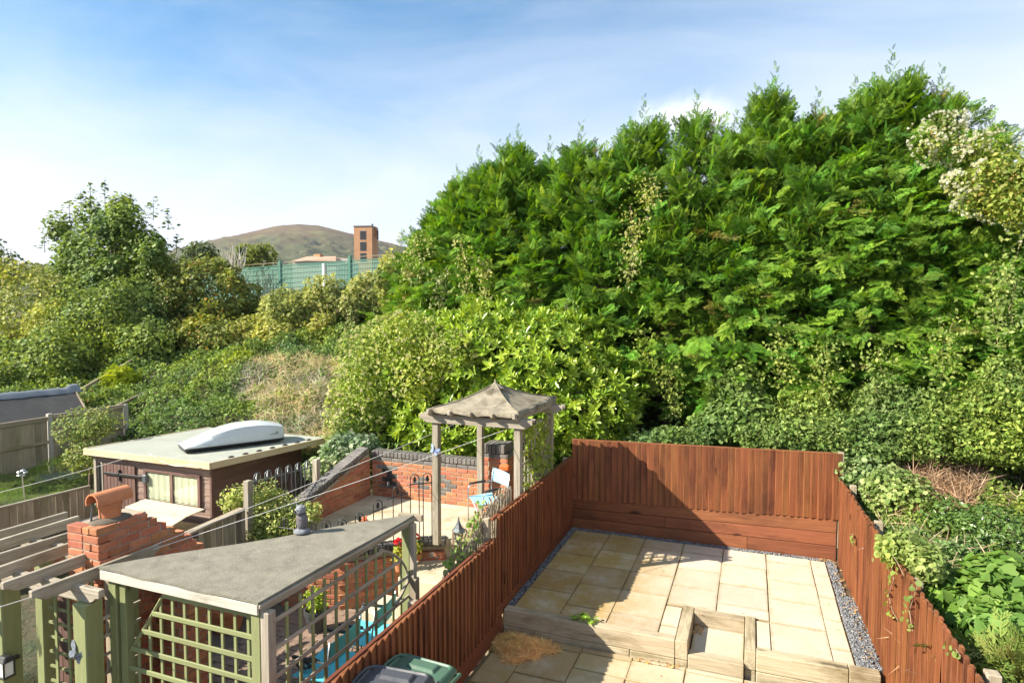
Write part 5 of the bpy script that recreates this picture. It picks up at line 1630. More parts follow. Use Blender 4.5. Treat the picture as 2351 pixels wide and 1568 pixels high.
# tarpaulin folded over the ridge
vs_ = []; fs = []
n = 26
for i in range(n + 1):
    p = r0.lerp(r1 + Vector((0, .10, 0)), i / n)
    dx = .20 + .012 * math.sin(i * .7) + .008 * math.sin(i * 1.7)
    lift = .03 + .006 * math.sin(i * 1.3) + (.07 if i > n - 3 else 0)
    vs_ += [p + Vector((dx, 0, -.02 - dx * (r0.z - v0.z) / 1.1 + .03)), p + Vector((dx * .4, 0, lift - .01)), p + Vector((0, 0, lift + .03)), p + Vector((-.2, 0, -.03))]
for i in range(n):
    for k in range(3): fs.append((i * 4 + k, i * 4 + k + 1, i * 4 + 5 + k, i * 4 + 4 + k))
MB().add(vs_, fs).build('tarpaulin', M['tarp'], bs, smooth='all')

# slates stacked on the grass, and a scarer on a stake
for k, (x, y, lab) in enumerate(((128, 1108, 'grey slate slab propped against the panel fence post'), (200, 1080, 'dark slate slab leaning in the ivy by the shed corner'))):
    q = P(x, y, X=-14.5 + .4 * k); 
    o = MB().bx(-.35, .35, -.015, .015, 0, .32).build('slate_slab', M['slate'], None, .004)
    o.location = (q.x, q.y, -.08); o.rotation_euler = (math.radians(-35), 0, math.radians(70))
    tag(o, lab, 'slate')
q = P(60, 1148, X=-12.6)
sk = thing('bird_scarer', (q.x, q.y, -.1), 'shiny bird scarer tied on a thin stake in the grass', 'stake')
t_ = P(51, 1092, X=-12.6)
MB().tube([(q.x, q.y, -.1), (t_.x, t_.y, t_.z)], .012, 6).build('stake', M['steel'], sk)
mb = MB()
for k in range(5):
    a_ = k * 1.25; c = t_ + Vector((.0, .06 * math.cos(a_), .05 + .05 * math.sin(a_)))
    mb.lathe(c, [(0, -.025), (.035, -.01), (.04, 0), (.03, .015), (0, .03)], 7)
mb.build('reflector', M['steel'], sk)
line('garden_wire', sag(P(-20, 1135, X=-12.3), P(330, 1040, Y=8.6), .02), .006, 'thin pale wire strung from the left to the shed corner')
line('garden_wire', sag(P(343, 1041, Y=8.3), P(448, 1078, Y=8.3) + Vector((0, 0, .10)), .12), .006, 'slack pale wire drooping along the shed front')

# hand rails on the bank
def hand_rail(pa, pb, label, n):
    root = thing('hand_rail', ((pa.x + pb.x) / 2, (pa.y + pb.y) / 2, float(ground((pa.x + pb.x) / 2, (pa.y + pb.y) / 2))), label, 'rail')
    MB().beam(pa, pb, .06, .09).build('rail', M['old_y'], root, .006)
    for i in range(n):
        p = pa.lerp(pb, (i + .3) / n)
        MB().bx(p.x - .04, p.x + .04, p.y - .04, p.y + .04, float(ground(p.x, p.y)) - .2, p.z - .03).build('post', M['old_z'], root, .005)
    return root
hand_rail(P(174, 902, Y=12.0), P(346, 803, Y=15.6), 'weathered wooden rail climbing the ivy bank above the black felt shed', 3)
hand_rail(P(238, 948, Y=11.4), P(333, 902, Y=13.0), 'shorter weathered wooden rail low on the bank behind the shed', 2)
q = P(206, 905, Y=12.4)
MB().bx(q.x - .06, q.x + .06, q.y - .06, q.y + .06, float(ground(q.x, q.y)) - .2, q.z + .12).build('gate_post', wood('orange_post', (.34, .13, .05), (.42, .19, .09), None, 'z'), None, .006)
tag(bpy.data.objects['gate_post'], 'short orange brown post beside the bank rail', 'post')
# ================================================================== far background: mesh fence, tower, roofs
gf = thing('mesh_fence', (-20.0, 24.0, 4.2), 'green slatted mesh fence along the top of the bank', 'fence')
M['fence_green'] = plain('green_coated_steel', (0.055, 0.175, 0.125), 0.5, 0, 0.4, .2)
M['slat_green'] = plain('pale_green_slat', (0.13, 0.29, 0.215), 0.55, 0, 0.4, .25)
GFY = 24.0
xa = P(470, 640, Y=GFY).x
posts = [P(x, 600, Y=GFY).x for x in (643, 803.5)]
sp = posts[1] - posts[0]
px_ = [posts[0] - 2 * sp, posts[0] - sp, posts[0], posts[1], posts[1] + sp]
def ftop(x): return 5.93 + (x + 24) * .030
for x in px_:
    MB().bx(x - .06, x + .06, GFY - .06, GFY + .06, 3.9, ftop(x) + .28).build('post', M['fence_green'], gf)
for x0, x1 in zip(px_[:-1], px_[1:]):
    mb = MB()
    x = x0 + .10
    while x < x1 - .1:
        z = ftop(x) - .02
        mb.bx(x, x + .045, GFY - .008, GFY + .008, 4.1, z); x += .088
    tag(mb.build('slat_infill', M['slat_green'], gf), kind='stuff')
    mb = MB()
    z = 0.0
    for k in range(8):
        dz = .12 + k * .22
        mb.beam((x0 + .06, GFY - .03, ftop(x0) - dz), (x1 - .06, GFY - .03, ftop(x1) - dz), .012, .022)
    tag(mb.build('mesh_wires', M['slat_green'], gf), kind='stuff')
    MB().beam((x0 + .06, GFY + .02, ftop(x0) + .03), (x1 - .06, GFY + .02, ftop(x1) + .03), .05, .05).build('top_rail', M['fence_green'], gf)
    MB().beam((x0 + .06, GFY + .25, ftop(x0) + .22), (x1 - .06, GFY + .25, ftop(x1) + .22), .03, .03).build('back_rail', M['old_x'], gf)
x = P(744, 610, Y=GFY).x
MB().bx(x - .06, x + .06, GFY - .07, GFY - .04, 4.4, ftop(x) - .02).build('broken_slat', M['white'], gf)

tw = thing('brick_tower', P(841, 600, t=110), 'square brick training tower with dark windows and roof aerials', 'tower')
tb = WLOC[tw.name].copy()
tyaw = math.atan2(tb.x, tb.y)
def twT(mb):
    c, s_ = math.cos(-tyaw - .33), math.sin(-tyaw - .33)
    mb.v = [(tb.x + x * c - y * s_, tb.y + x * s_ + y * c, z) for x, y, z in mb.v]; return mb
ztop = P(841, 524, t=110).z
hw = 1.62
twb = stone('tower_brick', (0.42, 0.215, 0.11), (0.50, 0.275, 0.15), (0.46, 0.27, 0.16), 1.2, 0.9, 0, .3, 20)
twT(MB().bx(-hw, hw, -hw, hw, 3.5, ztop)).build('wall', twb, tw)
twT(MB().bx(-hw - .08, hw + .08, -hw - .08, hw + .08, ztop + .001, ztop + .16)).build('parapet', M['lead_grey'], tw)
for py in (543, 568, 593):
    z = P(841, py, t=110).z
    wf = twT(MB().bx(-.52, .52, -hw - .05, -hw + .02, z - .75, z + .75)).build('window', M['lead_grey'], tw)
    for k in range(7):
        twT(MB().bx(-.46, .46, -hw - .075, -hw - .051, z - .66 + k * .195, z - .66 + k * .195 + .14)).build('louvre', M['black_metal'], wf)
for (x, z) in ((-.25, .55), (.25, .55), (-.25, .35), (.25, .35), (0, .98 - 1.15)):
    zz = P(841, 527, t=110).z - .1
    twT(MB().bx(x - .09, x + .09, -hw - .03, -hw - .001, zz - 1.0 + z, zz - .86 + z)).build('vent_block', M['white'], tw)
for (x, z0, z1, m_) in ((-hw - .28, -1.55, .12, 'lead_grey'), (hw + .22, -1.5, .15, 'terracotta'), (hw + .55, -2.1, -.45, 'black_metal')):
    twT(MB().bx(x - .1, x + .1, -.3, .0, ztop + z0, ztop + z1).bx(min(x, x * .9), max(x, x * .9), -.2, -.12, ztop + z0 + .3, ztop + z0 + .38)).build('aerial', M[m_], tw)
twT(MB().lathe((hw - .25, -.6, ztop + .16), [(.12, 0), (.12, .25), (.24, .30), (.2, .42)], 10)).build('roof_vent', M['lead_grey'], tw)

def house(px0, px1, pyt, pye, t, label, roofc, wallc, chim=None):
    a = P(px0, pye, t=t); b = P(px1, pye, t=t); top = P((px0 + px1) / 2, pyt, t=t).z
    root = thing('house', ((a.x + b.x) / 2, (a.y + b.y) / 2, 4.2), label, 'house')
    d = (b - a); d.z = 0; L = d.length; d.normalize(); n = Vector((-d.y, d.x, 0)) * 6
    ze = a.z
    MB().prism([(a.x, a.y, 3.9), (b.x, b.y, 3.9), (b.x + n.x, b.y + n.y, 3.9), (a.x + n.x, a.y + n.y, 3.9)], (0, 0, ze - 3.9)).build('wall', stone('far_wall_' + str(px0), wallc, tuple(q * 1.15 for q in wallc), None, 1.0), root)
    i0 = a + d * (L * .16) + n * .5; i1 = b - d * (L * .16) + n * .5
    i0.z = i1.z = top
    e = [a - n * .04, b - n * .04, b + n * 1.04, a + n * 1.04]
    for q in e: q.z = ze + .02
    ro_ = MB().add([e[0], e[1], e[2], e[3], i0, i1], [(0, 1, 5, 4), (1, 2, 5), (2, 3, 4, 5), (3, 0, 4), (3, 2, 1, 0)]).build('roof', stone('far_roof_' + str(px0), roofc, tuple(q * 1.2 for q in roofc), None, 1.5), root)
    if chim:
        c = P(chim[0], pyt, t=t) + n * .5
        MB().bx(c.x - .5, c.x + .5, c.y - .35, c.y + .35, ze, P(chim[0], chim[1], t=t).z).build('chimney', twb, ro_)
    return root
house(672, 772, 584, 600, 78, 'far house with low orange tiled roof and brick chimney beyond the mesh fence', (0.40, 0.24, 0.17), (0.45, 0.42, 0.36), (714, 579))
house(742, 800, 590, 603, 92, 'far grey roofed house next to the brick tower', (0.28, 0.24, 0.21), (0.42, 0.40, 0.36))
house(392, 440, 592, 616, 60, 'far pinkish tiled roof glimpsed beside the leafy tree', (0.33, 0.21, 0.155), (0.40, 0.33, 0.26))

# ================================================================== vegetation helpers
LEAF_GAIN = 1.45
UPV = np.array([0, 0, 1.0])
def unit(a): return a / np.maximum(np.linalg.norm(a, axis=-1, keepdims=True), 1e-9)
def frames(d, n):
    """rotation matrices with x along d and z close to n"""
    d = unit(d); s_ = unit(np.cross(n, d)); z = np.cross(d, s_)
    return np.stack([d, s_, z], -1)
def l3(p, f, ph=0.0):
    q = p * f + ph
    return (np.sin(q[:, 0] + 1.3 * np.sin(q[:, 1] * 1.1)) + np.sin(q[:, 1] * 1.2 + 1.1 * np.sin(q[:, 2] * .9 + 1)) + np.sin(q[:, 2] * 1.1 + 1.2 * np.sin(q[:, 0] * 1.3 + 2))) / 3
T_LEAF = (np.array([(0, 0, 0), (.5, .30, .07), (1, 0, -.03), (.5, -.30, .07)], float), np.array([(0, 2, 1), (0, 3, 2)]))
T_WIDE = (np.array([(0, 0, 0), (.28, .42, .06), (.75, .34, .04), (1, 0, -.06), (.75, -.34, .04), (.28, -.42, .06)], float), np.array([(0, 3, 2), (0, 2, 1), (0, 4, 3), (0, 5, 4)]))
T_HEART = (np.array([(0, 0, 0), (-.12, .22, .05), (.05, .45, .07), (.40, .42, .05), (.75, .20, .0), (1, 0, -.12), (.75, -.20, .0), (.40, -.42, .05), (.05, -.45, .07), (-.12, -.22, .05), (.5, 0, -.05)], float),
           np.array([(0, 2, 1), (0, 10, 2), (10, 3, 2), (10, 4, 3), (10, 5, 4), (10, 6, 5), (10, 7, 6), (10, 8, 7), (0, 8, 10), (0, 9, 8)]))
T_LAUR = (np.array([(0, 0, 0), (.32, .15, .03), (.72, .15, .02), (1, 0, -.06), (.72, -.15, .02), (.32, -.15, .03), (.5, 0, -.02)], float),
          np.array([(0, 6, 1), (6, 2, 1), (6, 3, 2), (6, 4, 3), (6, 5, 4), (0, 5, 6)]))
T_BLADE = (np.array([(0, .02, 0), (0, -.02, 0), (.5, .015, .06), (.5, -.015, .06), (1, 0, -.05)], float), np.array([(0, 1, 3), (0, 3, 2), (2, 3, 4)]))
def rotm(ax, a):
    return np.array(Matrix.Rotation(a, 3, ax))
def sprig(tmpl, n, ln, spread, seed, stem=.5):
    """cluster of n leaves round a short stem along +z"""
    r = np.random.default_rng(seed); V_ = []; F_ = []
    for i in range(n):
        t = (i + .5) / n
        az = i * 2.4 + r.uniform(-.3, .3); el = math.radians(spread[0] + (spread[1] - spread[0]) * t + r.uniform(-8, 8))
        R_ = rotm('Z', az) @ rotm('Y', -el)
        v = (tmpl[0] * ln * r.uniform(.8, 1.1)) @ R_.T + np.array([0, 0, stem * t])
        F_.append(tmpl[1] + sum(len(q) for q in V_)); V_.append(v)
    return np.concatenate(V_), np.concatenate(F_)
def frond(seed, n=7, curve=.16, width=.56):
    """flat lacy conifer spray along +x, about 1 long"""
    r = np.random.default_rng(seed); V_ = []; F_ = []; tv = []
    def dia(p, q, w):
        p = np.array(p); q = np.array(q); d = q - p; s_ = np.array([-d[1], d[0], 0]); s_ = s_ / (np.linalg.norm(s_) + 1e-9) * w
        m = p + d * .5; m = m + np.array([0, 0, .02])
        b = len(V_)
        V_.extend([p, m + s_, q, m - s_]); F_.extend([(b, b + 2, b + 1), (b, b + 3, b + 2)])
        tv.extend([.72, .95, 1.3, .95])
    zc = lambda x: -curve * x * x
    for i in range(n):
        t = .06 + .86 * i / (n - 1)
        L = width * (1 - .68 * t) * r.uniform(.75, 1.2)
        for s_ in (-1, 1):
            a = math.radians(r.uniform(36, 54)) * s_
            tt = t + (.05 if s_ > 0 else 0) + r.uniform(-.02, .02)
            p = (tt, 0, zc(tt)); q = (tt + L * math.cos(a), L * math.sin(a), zc(tt) - L * .22 + r.uniform(-.04, .04))
            dia(p, q, .026)
            for f_, g_ in ((.35, .42), (.62, .34)):
                if L * g_ > .07:
                    m = (tt + L * f_ * math.cos(a), L * f_ * math.sin(a), zc(tt) - L * .2 * f_)
                    for q_ in (-1, 1):
                        a2 = a + q_ * math.radians(38)
                        dia(m, (m[0] + L * g_ * math.cos(a2), m[1] + L * g_ * math.sin(a2), m[2] - .03), .022)
    dia((0.0, 0, 0), (.6, 0, zc(.6)), .014); dia((.5, 0, zc(.5)), (1.1, 0, zc(1.1)), .024)
    return np.array(V_), np.array(F_), np.array(tv)
def lobe(px, py, Y, rpx, rpz, ry, X=None):
    c = P(px, py, X=X) if X is not None else P(px, py, Y=Y)
    d = (c - Vector((0, 0, H))).length
    return (np.array(c), np.array([rpx * d / F, ry, rpz * d / F]))
def lobe_points(lobes, n, shell=.35, lumpf=2.2, lumpa=.16, cull=.80, zmin=None, face=True):
    w = np.array([(r[0] * r[1] + r[1] * r[2] + r[0] * r[2]) for c, r in lobes]); w = w / w.sum()
    k = NR.choice(len(lobes), n, p=w)
    C_ = np.array([lobes[i][0] for i in k]); R_ = np.array([lobes[i][1] for i in k])
    u = unit(NR.normal(size=(n, 3)))
    if face:   # leaves that nobody could see at the back are thinned out
        tocam = unit(np.array([0, 0, H]) - C_)
        keep = (np.sum(u * tocam, 1) > -.35) | (NR.random(n) < .3)
    else: keep = np.ones(n, bool)
    rad = 1 - shell * NR.random(n) ** 1.6
    lm = 1 + lumpa * l3(u * R_ + C_, lumpf) + lumpa * .6 * l3(u * R_ + C_, lumpf * 2.7, 3)
    p = C_ + u * R_ * (rad * lm)[:, None]
    nrm = unit(u / R_)
    for i, (c, r) in enumerate(lobes):
        q = np.linalg.norm((p - c) / r, axis=1)
        keep &= (q > cull) | (k == i)
    zg = ground(p[:, 0], p[:, 1])
    keep &= p[:, 2] > (zg if zmin is None else np.maximum(zmin, -9))
    return p[keep], nrm[keep]
def leaves(name, parent, pts, nrm, size, tmpl, cols, mat, up=.35, rnd=.7, hang=0.0, w=None, label=None, tvar=None, jit=.2, sj=.5):
    n = len(pts)
    nn = unit(nrm * 1.0 + UPV * up + NR.normal(size=(n, 3)) * rnd)
    d = np.cross(nn, unit(NR.normal(size=(n, 3)))) + UPV * (-hang)
    Rm = frames(d, nn)
    sz = np.asarray(size) * (1 + NR.uniform(-sj, sj, n))
    tn = palette(n, cols, jit, w, LEAF_GAIN)
    a1 = l3(pts, 2.1, 7.0); a2 = l3(pts, 5.3, 2.0)      # patches of older and younger growth
    tn = tn * np.clip(np.stack([1 + .30 * a1 + .22 * a2, 1 + .20 * a1 + .18 * a2, 1 - .15 * a1 + .2 * a2], -1), .5, 1.6)
    return scatter_raw(name, tmpl[0], tmpl[1], pts, Rm, sz, tn, mat, parent, label, tvar)
def sprigs(name, parent, pts, nrm, size, tm, cols, mat, up=.5, rnd=.45, w=None, tvar=None, jit=.2):
    """templates whose axis is +z, pointing outwards and up"""
    n = len(pts)
    z = unit(nrm + UPV * up + NR.normal(size=(n, 3)) * rnd)
    d = np.cross(z, unit(NR.normal(size=(n, 3))))
    Rm = frames(d, z)
    return scatter_raw(name, tm[0], tm[1], pts, Rm, np.asarray(size) * (1 + NR.uniform(-.3, .3, n)), palette(n, cols, jit, w, LEAF_GAIN), mat, parent, None, tvar)
def stems(parent, base, tips, r0, name='trunk', mat='bark'):
    """tapered trunk with limbs reaching the given tips"""
    base = Vector(base); mb = MB()
    c = Vector((sum(t[0] for t in tips) / len(tips), sum(t[1] for t in tips) / len(tips), sum(t[2] for t in tips) / len(tips)))
    fork = base.lerp(c, .45)
    mb.tube([base - Vector((0, 0, .2)), base.lerp(fork, .5) + Vector((RND.uniform(-.05, .05), RND.uniform(-.05, .05), 0)), fork], [r0, r0 * .8, r0 * .65], 7)
    for t in tips:
        t = Vector(t); m = fork.lerp(t, .5) + Vector((RND.uniform(-.15, .15), RND.uniform(-.15, .15), .1))
        mb.tube([fork, m, t], [r0 * .5, r0 * .3, r0 * .08], 5)
    return mb.build(name, M[mat], parent, smooth='all')
def shrub(name, label, cat, lobes, n, size, tmpl, cols, mat='leaf', group=None, shell=.4, lumpf=2.2, lumpa=.16, up=.35, rnd=.7, hang=0, w=None, flower=None, trunk_r=.05, zmin=None, cull=.8, kind='leaf', part='crown', jit=.2):
    c = lobes[0][0]
    base = (float(np.mean([q[0][0] for q in lobes])), float(np.mean([q[0][1] for q in lobes])), 0)
    bz = float(ground(base[0], base[1])) if zmin is None else zmin
    root = thing(name, (base[0], base[1], bz), label, cat, group)
    if trunk_r > 0: stems(root, (base[0], base[1], bz), [tuple(q[0] + np.array([0, 0, q[1][2] * .3])) for q in lobes], trunk_r, 'stems' if cat != 'tree' else 'trunk')
    p, nr = lobe_points(lobes, n, shell, lumpf, lumpa, cull, zmin)
    if kind == 'leaf': leaves(part, root, p, nr, size, tmpl, cols, M[mat], up, rnd, hang, w, jit=jit)
    else: sprigs(part, root, p, nr, size, tmpl, cols, M[mat], up, rnd, w, jit=jit)
    if flower:
        nf, fs_, fc, sel = flower
        p, nr = lobe_points(lobes, nf, .06, lumpf, lumpa, .9, zmin)
        if sel is not None:
            m_ = sel(p); p, nr = p[m_], nr[m_]
        tag(sprigs('flowers', root, p, nr, fs_, T_FLUFF, fc, M['leaf_matte'], .6, .4), kind='stuff')
    return root
T_FLUFF = sprig(T_LEAF, 9, .55, (5, 75), 3, .25)
T_LSPRIG = sprig(T_LAUR, 8, 1.0, (12, 68), 4, .45)
T_SPRIG5 = sprig(T_LEAF, 6, .8, (0, 60), 5, .5)

# ------------------------------------------------------------------ conifers of the big hedge
FR = [frond(s_) for s_ in (1, 2, 3)]
CON = [(0.080, 0.195, 0.020), (0.112, 0.245, 0.025), (0.148, 0.285, 0.034), (0.19, 0.325, 0.050), (0.085, 0.205, 0.034)]
def conifer_meshes(seed, h, r):
    rg = np.random.default_rng(seed)
    nb = 240
    pos = []; dr = []; nm = []; sz = []; tint = []
    for b in range(nb):
        t = rg.random() ** .9
        z = h * (.02 + .93 * t)
        prof = (1 - t) ** .52 * (1.0 if t > .12 else .85 + t) + .05
        az = rg.uniform(0, 6.283)
        lob = 1 + .22 * math.sin(az * 3 + seed + z * .8) * math.sin(z * 2.1 + seed) + .15 * math.sin(az * 5 + z * 3)
        Rr = r * prof * lob * rg.uniform(.62, 1.10)
        o = np.array([math.cos(az), math.sin(az), 0.0])
        lift = -.02 + 1.15 * t ** 1.4
        bd = unit(o + UPV * lift + rg.normal(size=3) * .28)
        side = np.cross(bd, UPV); side = side / np.linalg.norm(side)
        tip = o * Rr + UPV * (z + .12 * Rr)
        bl = (.80 + .5 * rg.random()) * (1 - .35 * t)
        br_ = rg.uniform(.78, 1.3)
        bc = np.array([1 + rg.uniform(-.12, .30), 1.0, 1 + rg.uniform(-.3, .15)])
        if rg.random() < .012: bc = np.array([1.7, .8, 1.5])
        for k in range(17):
            u = (k / 16.0)
            s_ = (-1 if k % 2 else 1) * (1 if k < 16 else 0)
            p = tip - bd * (bl * (1 - u)) + side * (s_ * .07 * (1.2 - u)) + UPV * (.10 * math.sin(u * 3.1)) + rg.normal(size=3) * .03
            ang = s_ * math.radians(rg.uniform(30, 62)) * (1 - .35 * u)
            d = bd * math.cos(ang) + side * math.sin(ang) - UPV * (.22 * (1 - t)) + rg.normal(size=3) * .16
            n_ = unit(UPV * .62 + o * .75 + rg.normal(size=3) * .34)
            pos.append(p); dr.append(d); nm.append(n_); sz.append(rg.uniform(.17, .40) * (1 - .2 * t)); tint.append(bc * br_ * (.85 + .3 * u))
    # leading shoots at the top
    for b in range(6):
        x, y = rg.normal(size=2) * .30 * (b > 0)
        hz = h * (.96 if b == 0 else rg.uniform(.84, .94)); L = rg.uniform(.75, 1.0) if b == 0 else rg.uniform(.45, .7)
        for k in range(14):
            u = k / 13; az = k * 2.4
            pos.append(np.array([x + rg.normal() * .01, y + rg.normal() * .01, hz - .35 + L * 1.0 * u]))
            dr.append(np.array([math.cos(az), math.sin(az), 1.0 + 1.6 * u])); nm.append(np.array([-math.cos(az), -math.sin(az), .6])); sz.append((.30 - .20 * u)); tint.append(np.array([1.4, 1.2, 1.0]))
    pos = np.array(pos); dr = np.array(dr); nm = np.array(nm); sz = np.array(sz); tint = np.array(tint)
    col = palette(len(pos), CON, .15) * tint
    Rm = frames(dr, nm)
    n = len(pos); V_ = []; F_ = []; Cc = []; off = 0
    which = rg.integers(0, 3, n)
    for q in range(3):
        tv, tf, tz = FR[q]; m_ = which == q
        vv = np.einsum('nij,vnj->nvi', Rm[m_], tv[:, None, :] * sz[m_][None, :, None]) + pos[m_][:, None, :]
        ff = tf[None] + (np.arange(m_.sum()) * len(tv))[:, None, None] + off
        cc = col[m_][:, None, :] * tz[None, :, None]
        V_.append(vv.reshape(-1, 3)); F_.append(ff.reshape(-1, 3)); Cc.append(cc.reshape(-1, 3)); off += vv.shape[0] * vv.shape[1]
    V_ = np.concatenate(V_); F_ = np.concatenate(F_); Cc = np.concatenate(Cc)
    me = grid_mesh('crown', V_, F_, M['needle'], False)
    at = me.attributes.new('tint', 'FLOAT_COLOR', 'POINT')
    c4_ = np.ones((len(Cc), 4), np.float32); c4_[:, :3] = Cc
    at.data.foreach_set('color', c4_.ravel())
    mb = MB().tube([(0, 0, -.5), (.03, 0, h * .3), (-.03, .03, h * .65), (0, 0, h * .97)], [.17, .13, .07, .012], 7)
    for b in range(60):
        z = h * rg.uniform(.06, .9); az = rg.uniform(0, 6.283); L = r * (1 - z / h) ** .62 * .72
        mb.tube([(0, 0, z), (math.cos(az) * L * .5, math.sin(az) * L * .5, z + L * .1), (math.cos(az) * L, math.sin(az) * L, z + L * .32)], [.03, .02, .008], 4, False)
    tr = mb.mesh('trunk', M['bark'], (0, 0, 0), smooth='all')
    return me, tr
CH, CR = 6.0, 1.8
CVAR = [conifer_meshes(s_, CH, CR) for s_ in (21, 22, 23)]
ORD = 'first second third fourth fifth sixth seventh eighth ninth tenth eleventh twelfth thirteenth fourteenth fifteenth sixteenth seventeenth eighteenth nineteenth twentieth twenty-first twenty-second'.split()
peaks = [(975, 500, 14.7), (1000, 462, 14.5), (1022, 425, 14.6), (1050, 375, 14.3), (1100, 340, 14.4), (1145, 325, 14.3), (1190, 285, 14.2), (1262, 320, 14.5), (1335, 280, 14.2), (1420, 290, 14.0), (1480, 228, 14.2), (1600, 205, 14.1), (1690, 250, 13.9), (1780, 155, 14.2), (1880, 205, 13.9), (1965, 168, 14.1), (2050, 118, 14.0), (2165, 150, 14.0), (2270, 250, 13.6), (2390, 325, 13.2), (2500, 340, 13.0), (2620, 330, 12.6)]
for i, (px, py, Y_) in enumerate(peaks):
    top = P(px, py, Y=Y_)
    gzv = float(ground(top.x, top.y))
    hh = top.z - gzv
    s_ = hh / (CH * 1.06)
    lab = ORD[i] + ' tall feathery conifer of the hedge counting from the mesh fence end'
    if i == 0: lab = 'leftmost conifer of the hedge, lowest, draped in pale clematis by the mesh fence'
    if i == 16: lab = 'tallest feathery conifer of the hedge with a thin bare leading shoot'
    if i == 19: lab = 'conifer of the hedge under the white flowering vine'
    root = thing('conifer_tree', (top.x, top.y, gzv), lab, 'tree', 'conifers in the hedge on the bank')
    cm, tm = CVAR[i % 3]
    wr = min(max(s_, .85), 1.0) * RND.uniform(.95, 1.08)
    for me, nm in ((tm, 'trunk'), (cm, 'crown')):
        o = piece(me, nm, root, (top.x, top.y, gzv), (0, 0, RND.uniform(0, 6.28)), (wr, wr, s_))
# lower front boughs: young conifers in front of the tall ones
for i, (px, py, Y_) in enumerate([(1010, 580, 13.5), (1085, 530, 13.4), (1230, 500, 13.3), (1380, 470, 13.3), (1540, 440, 13.3), (1700, 420, 13.3), (1850, 400, 13.3), (2010, 400, 13.2), (2150, 430, 13.1), (2290, 480, 12.8)]):
    top = P(px, py, Y=Y_); gzv = float(ground(top.x, top.y)); s_ = (top.z - gzv) / (CH * 1.06)
    root = thing('conifer_tree', (top.x, top.y, gzv), ORD[i] + ' short conifer against the front of the hedge counting from the mesh fence end', 'tree', 'short conifers in front of the hedge')
    cm, tm = CVAR[(i + 1) % 3]
    for me, nm in ((tm, 'trunk'), (cm, 'crown')):
        piece(me, nm, root, (top.x, top.y, gzv), (0, 0, RND.uniform(0, 6.28)), (.68, .68, s_))
# ------------------------------------------------------------------ laurel and climbers
LAU = [(0.14, 0.22, 0.024), (0.185, 0.275, 0.03), (0.24, 0.325, 0.042), (0.10, 0.175, 0.022), (0.30, 0.365, 0.06)]
shrub('laurel_bush', 'large glossy cherry laurel bush behind the gazebo', 'bush',
      [lobe(1000, 850, 12.1, 150, 120, 1.2), lobe(1130, 815, 12.2, 160, 115, 1.3), lobe(1270, 840, 12.1, 140, 120, 1.3), lobe(1370, 925, 11.9, 95, 95, 1.0), lobe(1040, 960, 11.5, 150, 80, .9), lobe(1220, 950, 11.6, 160, 90, 1.0), lobe(900, 900, 12.0, 100, 110, 1.1)],
      5200, .155, T_LSPRIG, LAU, 'leaf_gloss', shell=.45, lumpf=3.0, lumpa=.10, up=.55, rnd=.45, trunk_r=.09, kind='sprig', cull=.85)
CLE = [(0.16, 0.21, 0.035), (0.22, 0.27, 0.05), (0.28, 0.31, 0.075), (0.12, 0.17, 0.03)]
CREAM = [(0.33, 0.32, 0.15), (0.28, 0.29, 0.11), (0.38, 0.36, 0.21)]
shrub('clematis_mound', 'yellow green clematis with cream flowers draped over the left side of the laurel', 'climber',
      [lobe(850, 870, 11.3, 80, 120, .7), lobe(930, 790, 11.5, 110, 75, .8), lobe(800, 970, 11.1, 45, 90, .5), lobe(1040, 810, 11.1, 70, 50, .4), lobe(960, 860, 11.05, 70, 60, .45)],
      15000, .075, T_LEAF, CLE, 'leaf', shell=.5, lumpf=3.5, lumpa=.18, flower=(900, .085, CREAM, None), trunk_r=0)
shrub('ivy_clump', 'grey green variegated ivy spilling over the end of the brick side wall', 'ivy',
      [lobe(790, 1035, 10.4, 55, 40, .45), lobe(740, 1075, 9.6, 40, 25, .35), lobe(835, 1030, 10.45, 40, 30, .4)],
      4200, .07, T_WIDE, [(.10, .16, .06), (.20, .25, .14), (.32, .35, .24), (.07, .12, .04)], 'leaf', shell=.6, lumpf=4, zmin=.45)
OMB = [(0.18, 0.205, 0.045), (0.23, 0.25, 0.06), (0.11, 0.14, 0.03), (0.30, 0.30, 0.10)]
shrub('clematis_hedge', 'rounded hedge smothered in cream flowered clematis below the mesh fence', 'hedge',
      [lobe(585, 790, 17.5, 70, 60, 1.1), lobe(665, 730, 18.2, 75, 65, 1.3), lobe(760, 705, 18.8, 70, 55, 1.2), lobe(850, 690, 18.8, 65, 50, 1.2), lobe(900, 650, 17.5, 45, 60, .9), lobe(640, 800, 17.2, 60, 55, 1.0), lobe(735, 790, 17.6, 30, 70, .6), lobe(830, 770, 18.6, 70, 55, .7)],
      46000, .10, T_WIDE, OMB, 'leaf', shell=.45, lumpf=2.4, lumpa=.34, flower=(2600, .10, CREAM, lambda p: l3(p, 1.2) > -.35))
shrub('mixed_bush', 'olive green bush with reddish new tips beside the mesh fence', 'bush',
      [lobe(465, 695, 17.8, 95, 85, 1.5), lobe(400, 740, 17.2, 75, 75, 1.2), lobe(535, 705, 18.2, 55, 62, 1.1), lobe(460, 780, 16.6, 85, 55, 1.0), lobe(390, 660, 17.8, 45, 50, .8), lobe(500, 640, 18.0, 50, 40, .8)],
      34000, .105, T_WIDE, [(.095, .125, .026), (.14, .17, .036), (.185, .205, .05), (.25, .165, .055)], 'leaf', w=[.35, .35, .22, .08], shell=.5, lumpf=2.5, lumpa=.34, trunk_r=.08)
_r = random.Random(4)
_sl = [lobe(245, 600, 17.5, 90, 70, 1.3), lobe(255, 665, 17.0, 100, 60, 1.3)]
